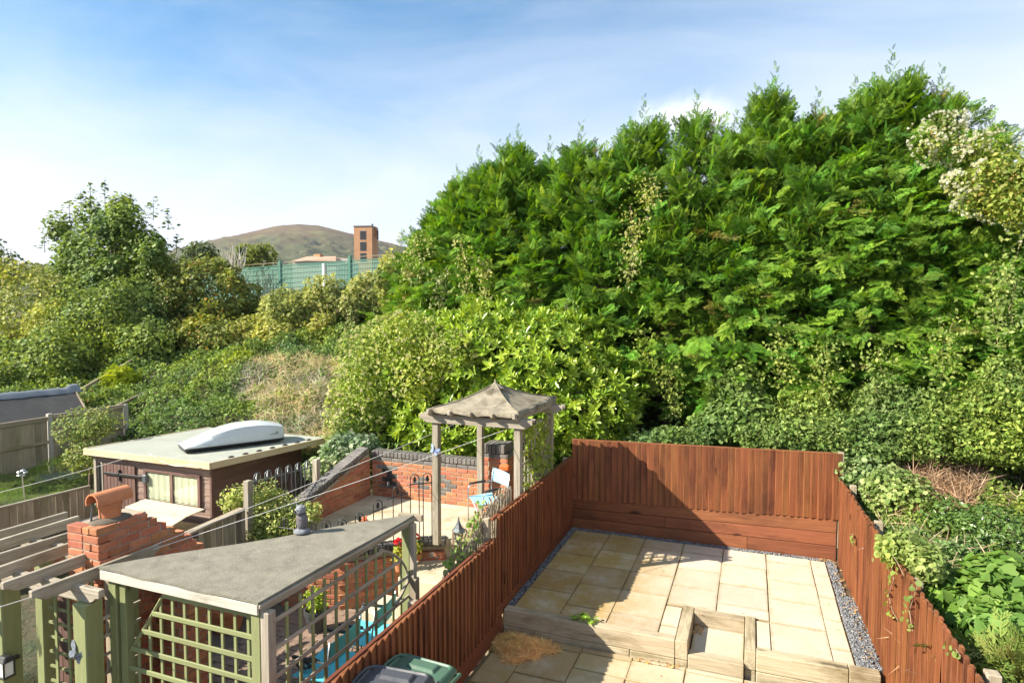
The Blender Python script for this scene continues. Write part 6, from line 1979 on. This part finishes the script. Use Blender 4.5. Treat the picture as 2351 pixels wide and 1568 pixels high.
for _k in range(30):
    _a = _r.uniform(0, 6.283); _q = _r.uniform(.45, 1.0)
    if _k % 5 == 0: _sl.append(lobe(_r.uniform(130, 400), _r.uniform(630, 700), 17.1, 45, 40, .7))
    _sl.append(lobe(245 + 135 * _q * math.cos(_a), 575 - 100 * _q * math.sin(_a) * (1.0 if math.sin(_a) > 0 else .8), 17.4 + _r.uniform(-.9, .5), _r.uniform(22, 42), _r.uniform(20, 40), _r.uniform(.35, .7)))
shrub('sycamore_tree', 'dark leafy young sycamore tree standing above the bank', 'tree', _sl,
      40000, .125, T_WIDE, [(.055, .10, .022), (.08, .13, .027), (.115, .17, .036), (.16, .21, .05)], 'leaf', shell=.75, lumpf=3.2, lumpa=.20, up=.9, rnd=.5, trunk_r=.13, cull=.55, jit=.3)
# shoots that stick out of the sycamore's top
def shoots(root_name, tops, n_leaf, ls, cols, label=None):
    pts = []; nr = []
    root = bpy.data.objects[root_name]
    for (px, py, Y_, ln) in tops:
        t = P(px, py, Y=Y_); b = t - Vector((RND.uniform(-.1, .1), 0, ln))
        MB().tube([b, t], [.018, .005], 4).build('shoot', M['bark'], root)
        for i in range(n_leaf):
            u = RND.random(); c = b.lerp(t, u); r = .22 * (1.1 - u)
            pts.append((c.x + RND.gauss(0, r), c.y + RND.gauss(0, r), c.z + RND.gauss(0, .05))); nr.append((0, 0, 1))
    leaves('shoot_leaves', root, np.array(pts), np.array(nr, float), ls, T_WIDE, cols, M['leaf'], .8, .5)
shoots('sycamore_tree', [(207, 422, 17.6, 1.0), (240, 418, 17.6, 1.1), (160, 462, 17.5, .9), (300, 450, 17.6, .8), (352, 452, 17.7, .9), (125, 500, 17.4, .8), (385, 480, 17.7, .8), (102, 540, 17.4, .7), (270, 455, 17.6, .8), (405, 540, 17.6, .7), (185, 440, 17.5, .8)], 46, .13, [(.055, .095, .02), (.08, .125, .028), (.12, .165, .04)])
shrub('clematis_bank', 'cream flowered clematis covering the bushes at the left edge of the bank', 'climber',
      [lobe(40, 715, 15.5, 95, 80, 1.3), lobe(-40, 740, 15.0, 80, 95, 1.2), lobe(105, 690, 16.2, 75, 52, 1.1), lobe(130, 760, 15.0, 60, 60, .9)],
      30000, .10, T_WIDE, [(.21, .24, .055), (.14, .18, .036), (.28, .29, .09)], 'leaf', shell=.5, lumpf=2.2, lumpa=.32, flower=(1800, .10, CREAM, lambda p: l3(p, .9, 2) > -.1))
shrub('dogwood_bush', 'dense green bush on the slope below the sycamore', 'bush',
      [lobe(215, 760, 15.2, 95, 80, 1.2), lobe(300, 725, 16.0, 85, 70, 1.1), lobe(120, 830, 13.6, 90, 55, 1.0), lobe(40, 845, 13.4, 95, 55, .9), lobe(345, 790, 15.4, 65, 55, .9), lobe(170, 700, 16.4, 60, 50, .9)],
      36000, .095, T_WIDE, [(.09, .14, .028), (.135, .19, .038), (.185, .235, .06), (.07, .105, .025)], 'leaf', shell=.5, lumpf=2.6, lumpa=.34)
shrub('golden_conifer', 'small round golden green conifer on the bank beside the rail', 'bush',
      [lobe(278, 876, 13.4, 36, 33, .42), lobe(262, 890, 13.3, 22, 18, .3)], 1500, .17, FR[0][:2], [(.20, .26, .015), (.27, .31, .02), (.15, .21, .015)], 'needle', shell=.5, lumpf=5, lumpa=.12, kind='leaf', up=.6, rnd=.7)
shrub('leafy_shrub', 'loose yellow green shrub between the panel fence and the shed', 'bush',
      [lobe(185, 985, None, 34, 40, .5, X=-13.4), lobe(200, 1045, None, 35, 35, .45, X=-13.0), lobe(230, 975, None, 30, 30, .5, X=-12.9)],
      3600, .07, T_LEAF, [(.12, .17, .03), (.20, .24, .05), (.26, .25, .08)], 'leaf', shell=.8, lumpf=4, lumpa=.25, zmin=-.1)
shrub('variegated_shrub', 'bright cream and green variegated shrub behind the felt roof', 'bush',
      [lobe(590, 1195, 7.6, 60, 42, .4), lobe(655, 1190, 7.7, 55, 40, .4), lobe(545, 1150, 7.45, 30, 30, .25), lobe(705, 1180, 7.9, 38, 30, .3), lobe(600, 1225, 7.5, 65, 30, .35), lobe(612, 1135, 7.6, 28, 26, .2)],
      13000, .050, T_LEAF, [(.42, .42, .17), (.30, .34, .10), (.14, .20, .05), (.09, .14, .035)], 'leaf', w=[.28, .32, .25, .15], shell=1.0, lumpf=7, lumpa=.45, zmin=DZ, trunk_r=.03, rnd=.9, cull=.4)
shrub('ivy_column', 'ivy clad stump standing in front of the conifer hedge', 'ivy',
      [lobe(1690, 890, 12.3, 55, 60, .5), lobe(1700, 960, 12.1, 75, 60, .6), lobe(1640, 985, 12.0, 60, 40, .5)],
      8000, .075, T_WIDE, [(.085, .14, .025), (.13, .19, .04), (.18, .235, .06), (.06, .10, .02)], 'leaf', shell=.4, lumpf=3.5, lumpa=.15)
for _lab, _lb, _n in (('low shaded ivy behind the left half of the sunlit back fence', [lobe(1560, 1012, 11.5, 60, 26, .4), lobe(1500, 1015, 11.4, 60, 22, .4)], 3000),
                      ('ivy mass rising behind the right end of the sunlit back fence', [lobe(1800, 1000, 11.6, 90, 40, .5), lobe(1880, 1005, 11.4, 80, 38, .5), lobe(1850, 955, 11.9, 55, 45, .4), lobe(1925, 975, 11.7, 45, 40, .4), lobe(1905, 910, 12.1, 28, 45, .3)], 8000),
                      ('ivy mass on the bank beyond the fence corner', [lobe(2010, 990, 11.6, 90, 45, .5), lobe(2110, 1000, 11.4, 90, 42, .5), lobe(2070, 930, 11.9, 50, 45, .4), lobe(2000, 1035, 11.2, 70, 25, .4), lobe(1995, 930, 12.0, 40, 40, .3), lobe(2150, 940, 11.7, 45, 50, .35)], 10000),
                      ('ivy mass beyond the white flowering vine at the end of the hedge', [lobe(2460, 960, 11.0, 90, 70, .6), lobe(2560, 980, 10.6, 90, 70, .6), lobe(2500, 1060, 10.4, 100, 45, .6), lobe(2640, 1040, 10.0, 100, 70, .6)], 8000),
                      ('ivy mass under the white flowering vine on the bank', [lobe(2240, 985, 11.3, 90, 45, .5), lobe(2345, 950, 11.1, 70, 70, .5), lobe(2300, 1030, 11.0, 80, 38, .4), lobe(2300, 880, 11.5, 40, 60, .35), lobe(2230, 920, 11.6, 45, 40, .35)], 10000)):
    shrub('ivy_mass', _lab, 'ivy', _lb, int(_n * 1.7), .066, T_LEAF, [(.075, .125, .022), (.115, .175, .035), (.17, .225, .05), (.05, .09, .018), (.21, .25, .07)], 'leaf', shell=.55, lumpf=3.4, lumpa=.42, trunk_r=0, rnd=.95, jit=.35)
WHT = [(.44, .43, .32), (.50, .50, .40), (.38, .37, .22)]
shrub('flowering_vine', 'white flowering vine with rusty leaves covering the top of the right conifers', 'climber',
      [lobe(2225, 345, 12.3, 55, 38, .5), lobe(2290, 390, 12.0, 65, 50, .6), lobe(2350, 400, 11.8, 60, 75, .6), lobe(2205, 420, 12.0, 45, 35, .4), lobe(2145, 330, 12.4, 30, 40, .35), lobe(2260, 460, 11.9, 55, 30, .4), lobe(2340, 490, 11.7, 55, 40, .4), lobe(2175, 290, 12.5, 30, 30, .3)],
      6500, .07, T_LEAF, [(.16, .20, .035), (.12, .175, .03), (.21, .21, .05), (.22, .14, .04)], 'leaf', w=[.4, .35, .2, .05], shell=1.0, lumpf=3.4, lumpa=.6, cull=.5, flower=(2800, .06, WHT, lambda p: l3(p, 2.6, 1) > -.05), trunk_r=0)
def hanging(name, label, strands, n, size, cols, fl=None):
    """climber stems hanging down the face of the hedge"""
    a = P(strands[0][0], strands[0][1], Y=strands[0][2])
    root = thing(name, (a.x, a.y, float(ground(a.x, a.y))), label, 'climber')
    pts = []; mb = MB()
    for (x0, y0, x1, y1, Y_, sp_) in strands:
        p0 = P(x0, y0, Y=Y_); p1 = P(x1, y1, Y=Y_ - .15)
        k = [p0.lerp(p1, i / 8) + Vector((RND.gauss(0, .03), RND.gauss(0, .03), 0)) for i in range(9)]
        mb.tube(k, .004, 4)
        for i in range(n):
            u = RND.random() * 7.99; q = k[int(u)].lerp(k[int(u) + 1], u % 1)
            pts.append((q.x + RND.gauss(0, sp_), q.y - abs(RND.gauss(0, sp_ * .7)), q.z + RND.gauss(0, sp_)))
    tag(mb.build('stem', M['twig'], root), kind='stuff')
    pts = np.array(pts); nr = np.tile(np.array([-.2, -.9, .3]), (len(pts), 1))
    leaves('foliage', root, pts, nr, size, T_LEAF, cols, M['leaf'], .2, .7, .4)
    if fl: 
        m_ = NR.random(len(pts)) < .07
        o_ = sprigs('flowers', root, pts[m_] - np.array([0, .06, 0]), nr[m_], .075, T_FLUFF, fl, M['leaf_matte']); tag(o_, kind='stuff')
hanging('clematis_strand', 'pale clematis strands hanging down the middle of the conifer hedge', [(1450, 470, 1455, 640, 12.6, .12), (1470, 500, 1440, 660, 12.5, .10), (1490, 420, 1500, 470, 12.6, .14)], 190, .055, [(.17, .20, .05), (.23, .25, .08)], CREAM)
hanging('clematis_strand', 'pale clematis strands hanging on the left part of the conifer hedge', [(1060, 560, 1080, 720, 12.9, .12), (1110, 600, 1120, 700, 12.8, .10), (1020, 620, 1010, 720, 13.1, .13), (985, 540, 950, 690, 13.3, .20), (960, 540, 940, 640, 13.4, .22)], 260, .06, [(.18, .21, .05), (.24, .26, .08)], CREAM)
hanging('clematis_strand', 'leafy climber stems hanging low in the dark middle of the hedge', [(1540, 830, 1550, 960, 12.3, .12), (1480, 760, 1500, 900, 12.4, .14), (1300, 700, 1310, 790, 12.6, .12), (1790, 760, 1800, 880, 12.2, .14), (1900, 780, 1890, 900, 12.0, .14), (2020, 800, 2010, 930, 11.8, .15), (2280, 620, 2290, 800, 11.6, .14), (2330, 560, 2320, 760, 11.5, .16), (2180, 740, 2160, 880, 11.7, .14)], 320, .065, [(.13, .18, .04), (.20, .24, .07), (.09, .13, .03)])

# ------------------------------------------------------------------ ground cover on the bank
def in_view(p, m=60):
    cy, sy, ct, st = math.cos(YAW), math.sin(YAW), math.cos(TILT), math.sin(TILT)
    a = p[:, 0] * cy + p[:, 1] * sy; fw = -p[:, 0] * sy + p[:, 1] * cy; u = p[:, 2] - H
    d = fw * ct - u * st; v = fw * st + u * ct
    px = CX + F * a / np.maximum(d, .1); py = CY - F * v / np.maximum(d, .1)
    return (d > .5) & (px > -m) & (px < PW + m + 420) & (py < 1568 + m), px, py, d
def cover_h(x, y):
    left = smooth(-3.5, -6.0, x)
    c = .16 + .14 * lump(x, y, 1.1, 2) + .10 * lump(x, y, 2.6, 5) + .05 * lump(x, y, 6, 1)
    c = c + left * (.22 * lump(x, y, .55, 4) + .20 * lump(x, y, 1.5, 9) + .10 * lump(x, y, 3.6, 3) + .15)
    c = c + smooth(1.3, 2.2, x) * (.12 + .18 * lump(x, y, 1.6, 8) + .08 * lump(x, y, 3.9, 4))
    return np.clip(c, .02, 2)
def cover(name, label, region, n, size0, cols, tmpl, mat, sel, w=None, up=.8, rnd=.55, depth=.14, zoff=0.0, kd=.0035, patches=False):
    x = NR.uniform(region[0], region[1], n); y = NR.uniform(region[2], region[3], n)
    d = np.sqrt(x * x + y * y)
    sz = size0 + kd * np.maximum(d - 9, 0)
    keep = NR.random(n) < (size0 / sz) ** 2
    x, y, sz = x[keep], y[keep], sz[keep]
    z = ground(x, y) + cover_h(x, y) - depth * NR.random(len(x)) ** 2 + zoff
    p = np.stack([x, y, z], -1)
    ok, px, py, dd = in_view(p)
    if sel is not None: ok &= sel(p, px, py)
    p, sz = p[ok], sz[ok]
    e = .12
    gx_ = (ground(p[:, 0] + e, p[:, 1]) + cover_h(p[:, 0] + e, p[:, 1]) - ground(p[:, 0] - e, p[:, 1]) - cover_h(p[:, 0] - e, p[:, 1])) / (2 * e)
    gy_ = (ground(p[:, 0], p[:, 1] + e) + cover_h(p[:, 0], p[:, 1] + e) - ground(p[:, 0], p[:, 1] - e) - cover_h(p[:, 0], p[:, 1] - e)) / (2 * e)
    nr = unit(np.stack([-gx_, -gy_, np.ones_like(gx_)], -1))
    o = leaves(name, None, p, nr, sz, tmpl, cols, M[mat], up * 0, rnd, 0, w, label, jit=.3)
    if patches:       # different plants grow in patches
        at = o.data.attributes['tint']; nv = len(tmpl[0]); n_ = len(p)
        buf = np.empty(n_ * nv * 4, np.float32); at.data.foreach_get('color', buf); buf = buf.reshape(n_, nv, 4)
        a1 = lump(p[:, 0], p[:, 1], .9, 11); a2 = lump(p[:, 0], p[:, 1], 2.2, 6)
        f = np.stack([1 + .35 * a1 + .2 * a2, 1 + .22 * a1 + .2 * a2, 1 - .1 * a1 + .3 * a2], -1)
        buf[:, :, :3] *= np.clip(f, .45, 1.7)[:, None, :]
        at.data.foreach_set('color', buf.ravel())
    return o
IVY = [(.055, .10, .018), (.08, .135, .025), (.12, .18, .04), (.17, .23, .06), (.10, .13, .03)]
def zone_dry(p, px, py):      # dry grass patch left of the laurel
    q = np.abs((px - 675) / 125) ** 2 + np.abs((py - 915) / 110) ** 2 + .5 * lump(px / 60, py / 60)
    return q < 1
def zone_brown(p, px, py):    # dead bramble hollow on the right bank
    q = ((px - 2130) / 125) ** 2 + ((py - 1110) / 75) ** 2 + .6 * lump(px / 50, py / 50, 1, 3)
    return (q < 1) & (p[:, 0] > 1.4)
not_zone = lambda p, px, py: (~zone_brown(p, px, py)) & ((~zone_dry(p, px, py)) | (NR.random(len(p)) < .66)) & ~((p[:, 0] < 1.38) & (p[:, 1] < 10.75))
cover('ivy_ground_cover', 'ivy and bramble leaves carpeting the bank', (-24, 9, 10.75, 20), 420000, .060, IVY, T_LEAF, 'leaf', not_zone, patches=True, rnd=.75, depth=.22)
cover('ivy_ground_cover', 'ivy leaves covering the ground beyond the ribbed red fence', (1.40, 8.5, 3.6, 10.8), 250000, .056, IVY + [(.22, .27, .07)], T_LEAF, 'leaf', lambda p, px, py: ~zone_brown(p, px, py), patches=True, rnd=.8, depth=.25)
DRY = [(.50, .41, .26), (.40, .31, .19), (.56, .48, .33), (.34, .26, .16)]
cover('dry_grass', 'dry straw coloured grass and stems on the bank', (-14, -6, 10.8, 18), 60000, .22, DRY + [(.16, .19, .05)], T_BLADE, 'leaf_matte', zone_dry, up=.2, rnd=1.2, kd=.0)
cover('dead_brambles', 'tangle of dead brown bramble stems on the right bank', (1.5, 7, 7, 13.5), 60000, .26, [(.30, .19, .11), (.22, .13, .07), (.40, .28, .18), (.14, .10, .06)], T_BLADE, 'leaf_matte', zone_brown, up=.2, rnd=1.3, kd=.0)
cover('dead_brambles', 'scattered dead twigs among the ivy on the bank', (1.5, 7, 4.5, 13.5), 9000, .24, [(.30, .22, .13), (.22, .15, .09), (.42, .33, .23)], T_BLADE, 'leaf_matte', None, up=.2, rnd=1.3, kd=.0, zoff=.02)
cover('grass', 'short green grass by the far panel fence', (-15, -12.1, 6.5, 10.8), 40000, .07, [(.08, .14, .02), (.12, .19, .03), (.16, .22, .05)], T_BLADE, 'leaf', lambda p, px, py: p[:, 2] < 1, up=.3, rnd=1.0, kd=0, zoff=-.12)

# mounds of ivy that lean over the fences
shrub('ivy_mound', 'pale ivy mound spilling over the corner of the red fences', 'ivy',
      [lobe(1985, 1090, 10.75, 62, 34, .4), lobe(2050, 1130, 10.2, 60, 45, .5), lobe(1945, 1085, 10.75, 25, 22, .25)], 5200, .06, T_WIDE, [(.13, .19, .045), (.20, .25, .07), (.28, .31, .12), (.09, .14, .03)], 'leaf', shell=.6, lumpf=4, lumpa=.2, zmin=.6)
shrub('ivy_mound', 'ivy mound hanging over the middle of the ribbed fence', 'ivy',
      [lobe(2075, 1262, None, 42, 26, .30, X=1.50), lobe(2120, 1290, None, 36, 30, .30, X=1.62)], 2600, .058, T_WIDE, [(.13, .19, .045), (.20, .25, .07), (.26, .29, .09)], 'leaf', shell=.7, lumpf=5, lumpa=.2, zmin=.7)
shrub('bindweed_patch', 'patch of large bright green heart shaped leaves beyond the ribbed fence', 'plant',
      [lobe(2230, 1395, None, 80, 50, .42, X=1.98), lobe(2320, 1370, None, 80, 60, .5, X=2.3), lobe(2180, 1350, None, 50, 32, .3, X=1.85), lobe(2320, 1450, None, 70, 40, .4, X=2.1)], 3600, .095, T_HEART, [(.085, .155, .022), (.115, .19, .03), (.15, .225, .045), (.06, .12, .018)], 'leaf', shell=.5, lumpf=4, lumpa=.12, zmin=.45, up=.5, rnd=.5)
shrub('dark_shrub', 'dark glossy small leaved shrub on the right bank', 'bush',
      [lobe(2290, 1225, None, 70, 50, .5, X=2.75), lobe(2180, 1195, None, 50, 38, .4, X=2.45)], 5200, .055, T_LEAF, [(.045, .085, .015), (.07, .12, .022), (.11, .165, .035)], 'leaf_gloss', shell=.6, lumpf=4, zmin=.4)
shrub('fern_clump', 'yellow green fern fronds beside the fence post at the bottom right', 'fern',
      [lobe(2310, 1545, None, 60, 45, .3, X=1.95)], 260, .30, FR[1][:2], [(.13, .18, .03), (.18, .21, .045), (.24, .20, .05)], 'needle', shell=.8, zmin=.5, up=.5, rnd=.8)
# stems trailing down the garden side of the ribbed fence
def trail(label, pix):
    p0 = pix[0]
    q = [P(x, y, X=RFX(P(x, y, X=1.36).y) - .03) for x, y in pix]
    root = thing('ivy_trail', q[0], label, 'ivy')
    MB().tube(q, .004, 4).build('stem', M['twig'], root)
    pts = []
    for i in range(len(q) - 1):
        for k in range(5):
            c = q[i].lerp(q[i + 1], k / 5); pts.append((c.x - .015 - RND.random() * .03, c.y + RND.gauss(0, .035), c.z + RND.gauss(0, .02)))
    pts = np.array(pts)
    leaves('foliage', root, pts, np.tile([-1., -.2, .3], (len(pts), 1)), .046, T_WIDE, [(.15, .19, .04), (.21, .24, .06), (.12, .16, .03)], M['leaf'], .0, .35, .5)
trail('long pale ivy stem trailing down the ribbed fence', [(2052, 1262), (2046, 1295), (2052, 1330), (2040, 1365), (2048, 1400), (2062, 1425)])
trail('ivy stem with larger leaves hanging at the split board', [(2110, 1330), (2098, 1370), (2088, 1400), (2092, 1430), (2095, 1448)])
trail('short ivy sprig clinging high on the ribbed fence', [(1958, 1225), (1960, 1240), (1962, 1252)])
trail('second pale ivy stem trailing from the ivy mound', [(2010, 1270), (2025, 1255), (2040, 1262), (2060, 1290), (2075, 1320)])
trail('ivy sprig lying over the near end of the ribbed fence', [(2180, 1490), (2195, 1490), (2205, 1505)])

# ------------------------------------------------------------------ small plants in the gardens
p = []; nr = []
for k in range(220):
    y = RND.uniform(GY0 + .1, GY1 - .05); z = .9 + 1.25 * RND.random() ** .8
    if RND.random() < .25 + .5 * abs(math.sin(y * 5 + z * 3)): 
        for q in range(7): p.append((GX1 + .02 + RND.uniform(0, .07), y + RND.gauss(0, .05), z + RND.gauss(0, .05))); nr.append((1, -.3, .4))
iv = thing('climbing_plant', (GX1 + .04, 8.9, DZ), 'yellow green climber growing up the gazebo trellis', 'climber')
leaves('foliage', iv, np.array(p), np.array(nr, float), .055, T_LEAF, [(.18, .23, .03), (.26, .29, .045), (.12, .17, .025)], M['leaf'], .2, .6, .3)
MB().tube([(GX1 + .03, 8.5, DZ), (GX1 + .04, 8.7, 1.2), (GX1 + .035, 8.6, 2.1)], .007, 5).tube([(GX1 + .03, 9.2, DZ), (GX1 + .04, 9.1, 1.3), (GX1 + .035, 9.4, 2.1)], .007, 5).build('stem', M['twig'], iv)
p = []; nr = []
for k in range(230):
    y = RND.uniform(6.2, 7.15); z = .95 + .36 * float(smooth(6.2, 7.6, y)) + RND.gauss(-.03, .07)
    p.append((-3.16 + RND.gauss(0, .04), y, z)); nr.append((.2, -.5, .8))
cv = thing('climbing_plant', (-3.16, 6.9, NZ), 'bright green climber along the top of the reed screen', 'climber')
leaves('foliage', cv, np.array(p), np.array(nr, float), .06, T_WIDE, [(.13, .22, .03), (.2, .28, .05), (.28, .33, .09)], M['leaf'], .3, .6)
MB().tube([(-3.17, 6.3, NZ), (-3.16, 6.5, .9), (-3.16, 7.5, 1.25)], .006, 5).build('stem', M['twig'], cv)
def bushy(root, c, r, n, size, cols, tm=T_LEAF, name='foliage'):
    pp, nn = lobe_points([(np.array(c), np.array(r))], n, .9, 6, .2, 1, -5, False)
    leaves(name, root, pp, nn, size, tm, cols, M['leaf'], .5, .6)
b1 = WLOC[pot1.name]; bushy(pot1, (b1.x, b1.y, b1.z + .25), (.10, .10, .14), 150, .06, [(.30, .30, .04), (.42, .34, .06), (.20, .25, .04)])
flower_head(pot1, Vector((b1.x - .03, b1.y, b1.z + .42)), .075); flower_head(pot1, Vector((b1.x + .01, b1.y + .02, b1.z + .34)), .06)
b2 = WLOC[pot2.name]; bushy(pot2, (b2.x, b2.y, b2.z + .24), (.10, .10, .13), 130, .06, [(.30, .30, .04), (.20, .25, .04)]); flower_head(pot2, Vector((b2.x, b2.y, b2.z + .40)), .075)
b3 = WLOC[pot3.name]; bushy(pot3, (b3.x, b3.y, b3.z + .42), (.17, .17, .18), 420, .06, [(.12, .20, .03), (.18, .26, .04), (.24, .30, .06)])
b4 = WLOC[pot4.name]; bushy(pot4, (b4.x, b4.y, b4.z + .42), (.24, .24, .12), 260, .06, [(.10, .17, .03), (.16, .23, .04)])
# weed in the sleeper edge, heap of dry clippings
w0 = P(1342, 1424, Z=.012)
wd = thing('weed_tuft', w0, 'small bright green weed growing out of the sleeper edge', 'plant')
pp = []; nn = []
for k in range(60):
    a_ = RND.uniform(0, 6.28); r_ = RND.random() ** .6 * .12
    pp.append((w0.x + r_ * math.cos(a_) * 1.2, w0.y + r_ * math.sin(a_) * .7, w0.z + .02 + .06 * (1 - r_ / .12) + RND.uniform(0, .02))); nn.append((.3 * math.cos(a_), .3 * math.sin(a_), 1))
leaves('foliage', wd, np.array(pp), np.array(nn, float), .06, T_LEAF, [(.12, .22, .03), (.18, .30, .05)], M['leaf'], .4, .5)
hp = Vector((-2.56, 6.93, -.27))
hpo = thing('grass_heap', hp, 'heap of dried tan grass clippings at the foot of the fence and step', 'heap')
MB().lathe(hp, [(.26, -.0), (.22, .015), (.15, .035), (.07, .05), (0, .052)], 16, 1.15, .85).build('mound', stone('dry_clippings', (.34, .22, .10), (.44, .30, .15), None, 20, .95, 0), hpo, smooth='all')
n = 6000
a_ = NR.uniform(0, 6.28, n); r_ = np.sqrt(NR.random(n)) * .33 * (1 + .22 * np.sin(a_ * 3) + .12 * np.sin(a_ * 7))
pp = np.stack([hp.x + r_ * np.cos(a_) * 1.15, hp.y + r_ * np.sin(a_) * .85, hp.z + 0.008 + .055 * np.clip(1 - (r_ / .30) ** 2, 0, 1) * (1 + .5 * np.sin(a_ * 3 + 1)) + NR.random(n) * .02], -1)
leaves('clippings', hpo, pp, np.tile([0, 0, 1.0], (n, 1)), .085, T_BLADE, [(.50, .34, .15), (.62, .46, .24), (.38, .25, .11)], M['leaf_matte'], .2, .4)
# fallen leaves along the gravel and paving
def litter(label, rects, n):
    R_ = np.array(rects)[NR.integers(0, len(rects), n)]
    pp = np.stack([R_[:, 0] + NR.random(n) * (R_[:, 1] - R_[:, 0]), R_[:, 2] + NR.random(n) * (R_[:, 3] - R_[:, 2]), R_[:, 4] + .004 + NR.random(n) * .006], -1)
    leaves('leaf_litter', None, pp, np.tile([0, 0, 1.0], (n, 1)), .028, T_LEAF, [(.42, .26, .10), (.30, .17, .07), (.50, .36, .17), (.20, .12, .05)], M['leaf_matte'], .3, .25, label=label)
litter('dry fallen leaves scattered along the gravel and slabs', [(1.0, 1.26, 10.46, 10.58, 0), (1.18, 1.30, 8.8, 10.5, 0), (1.22, 1.33, 7.5, 9, 0), (-2.9, -2.1, 7.12, 7.24, -.27), (-.62, -.5, 7.8, 8.03, -.15), (-1.2, -.7, 7.15, 7.24, -.27)], 420)
litter('small dark crumbs and leaves lying on the slabs', [(-2.8, 1.05, 7.4, 10.4, 0), (-2.6, 1.1, 5.8, 7.2, -.27)], 90)

# ------------------------------------------------------------------ far trees
shrub('far_tree', 'grey green far tree beside the leafy sycamore', 'tree', [lobe(455, 585, 40, 26, 24, 1.2), lobe(475, 580, 40, 20, 20, 1.0), lobe(440, 600, 40, 20, 20, 1)], 1800, .26, T_WIDE, [(.06, .085, .03), (.085, .11, .04)], 'leaf', shell=.8, lumpf=1.6, lumpa=.25)
shrub('far_tree', 'yellow green far tree behind the bare branches', 'tree', [lobe(565, 585, 42, 22, 26, 1.3), lobe(598, 588, 42, 26, 30, 1.4), lobe(580, 600, 42, 35, 20, 1.4)], 2800, .26, T_WIDE, [(.10, .13, .025), (.14, .165, .035), (.07, .095, .02)], 'leaf', shell=.8, lumpf=1.6, lumpa=.2)
shrub('far_tree', 'dark tree at the far left edge of the bank', 'tree', [lobe(0, 625, 30, 36, 42, 1.6), lobe(-30, 600, 30, 30, 50, 1.6)], 2600, .2, T_WIDE, [(.05, .075, .02), (.075, .10, .03)], 'leaf', shell=.7, lumpf=1.6, lumpa=.2)
shrub('far_hedge', 'pale green far hedge at the left of the sycamore', 'hedge', [lobe(95, 635, 34, 45, 22, 1.4), lobe(130, 650, 32, 45, 30, 1.4)], 2400, .2, T_WIDE, [(.11, .14, .035), (.15, .17, .05)], 'leaf', shell=.7, lumpf=1.6, lumpa=.2)
db = P(535, 612, Y=23.2)
dbt = thing('bare_shrub', (db.x, db.y, 4.2), 'bleached bare branches standing in front of the mesh fence', 'bush')
for k in range(22):
    x = RND.uniform(500, 575); t_ = P(x + RND.uniform(-14, 14), RND.uniform(556, 596), Y=23.2 + RND.uniform(-.3, .3)); b_ = P(535 + (x - 535) * .35, 640, Y=23.2)
    m_ = b_.lerp(t_, .5) + Vector((RND.gauss(0, .12), 0, 0))
    mb = MB().tube([b_, m_, t_], [.028, .02, .007], 5)
    mb.tube([m_, m_ + (t_ - m_) * .6 + Vector((RND.uniform(-.4, .4), 0, .1))], [.014, .005], 4)
    mb.build('branch', M['deadwood'], dbt)

# ------------------------------------------------------------------ thin summer haze between here and the hill
def build_haze():
    m = bpy.data.materials.new('summer_haze'); m.use_nodes = True
    nt = m.node_tree; nt.nodes.clear()
    o = nt.nodes.new('ShaderNodeOutputMaterial'); v = nt.nodes.new('ShaderNodeVolumePrincipled')
    v.inputs['Color'].default_value = (0.90, 0.93, 1.0, 1)
    v.inputs['Density'].default_value = 0.00012
    v.inputs['Anisotropy'].default_value = 0.3
    nt.links.new(v.outputs[0], o.inputs['Volume'])
    hz = MB().bx(-4600, 4600, -400, 6400, -2.5, 330).build('haze', m)
    tag(hz, 'thin pale summer haze in the air', kind='stuff')
build_haze()
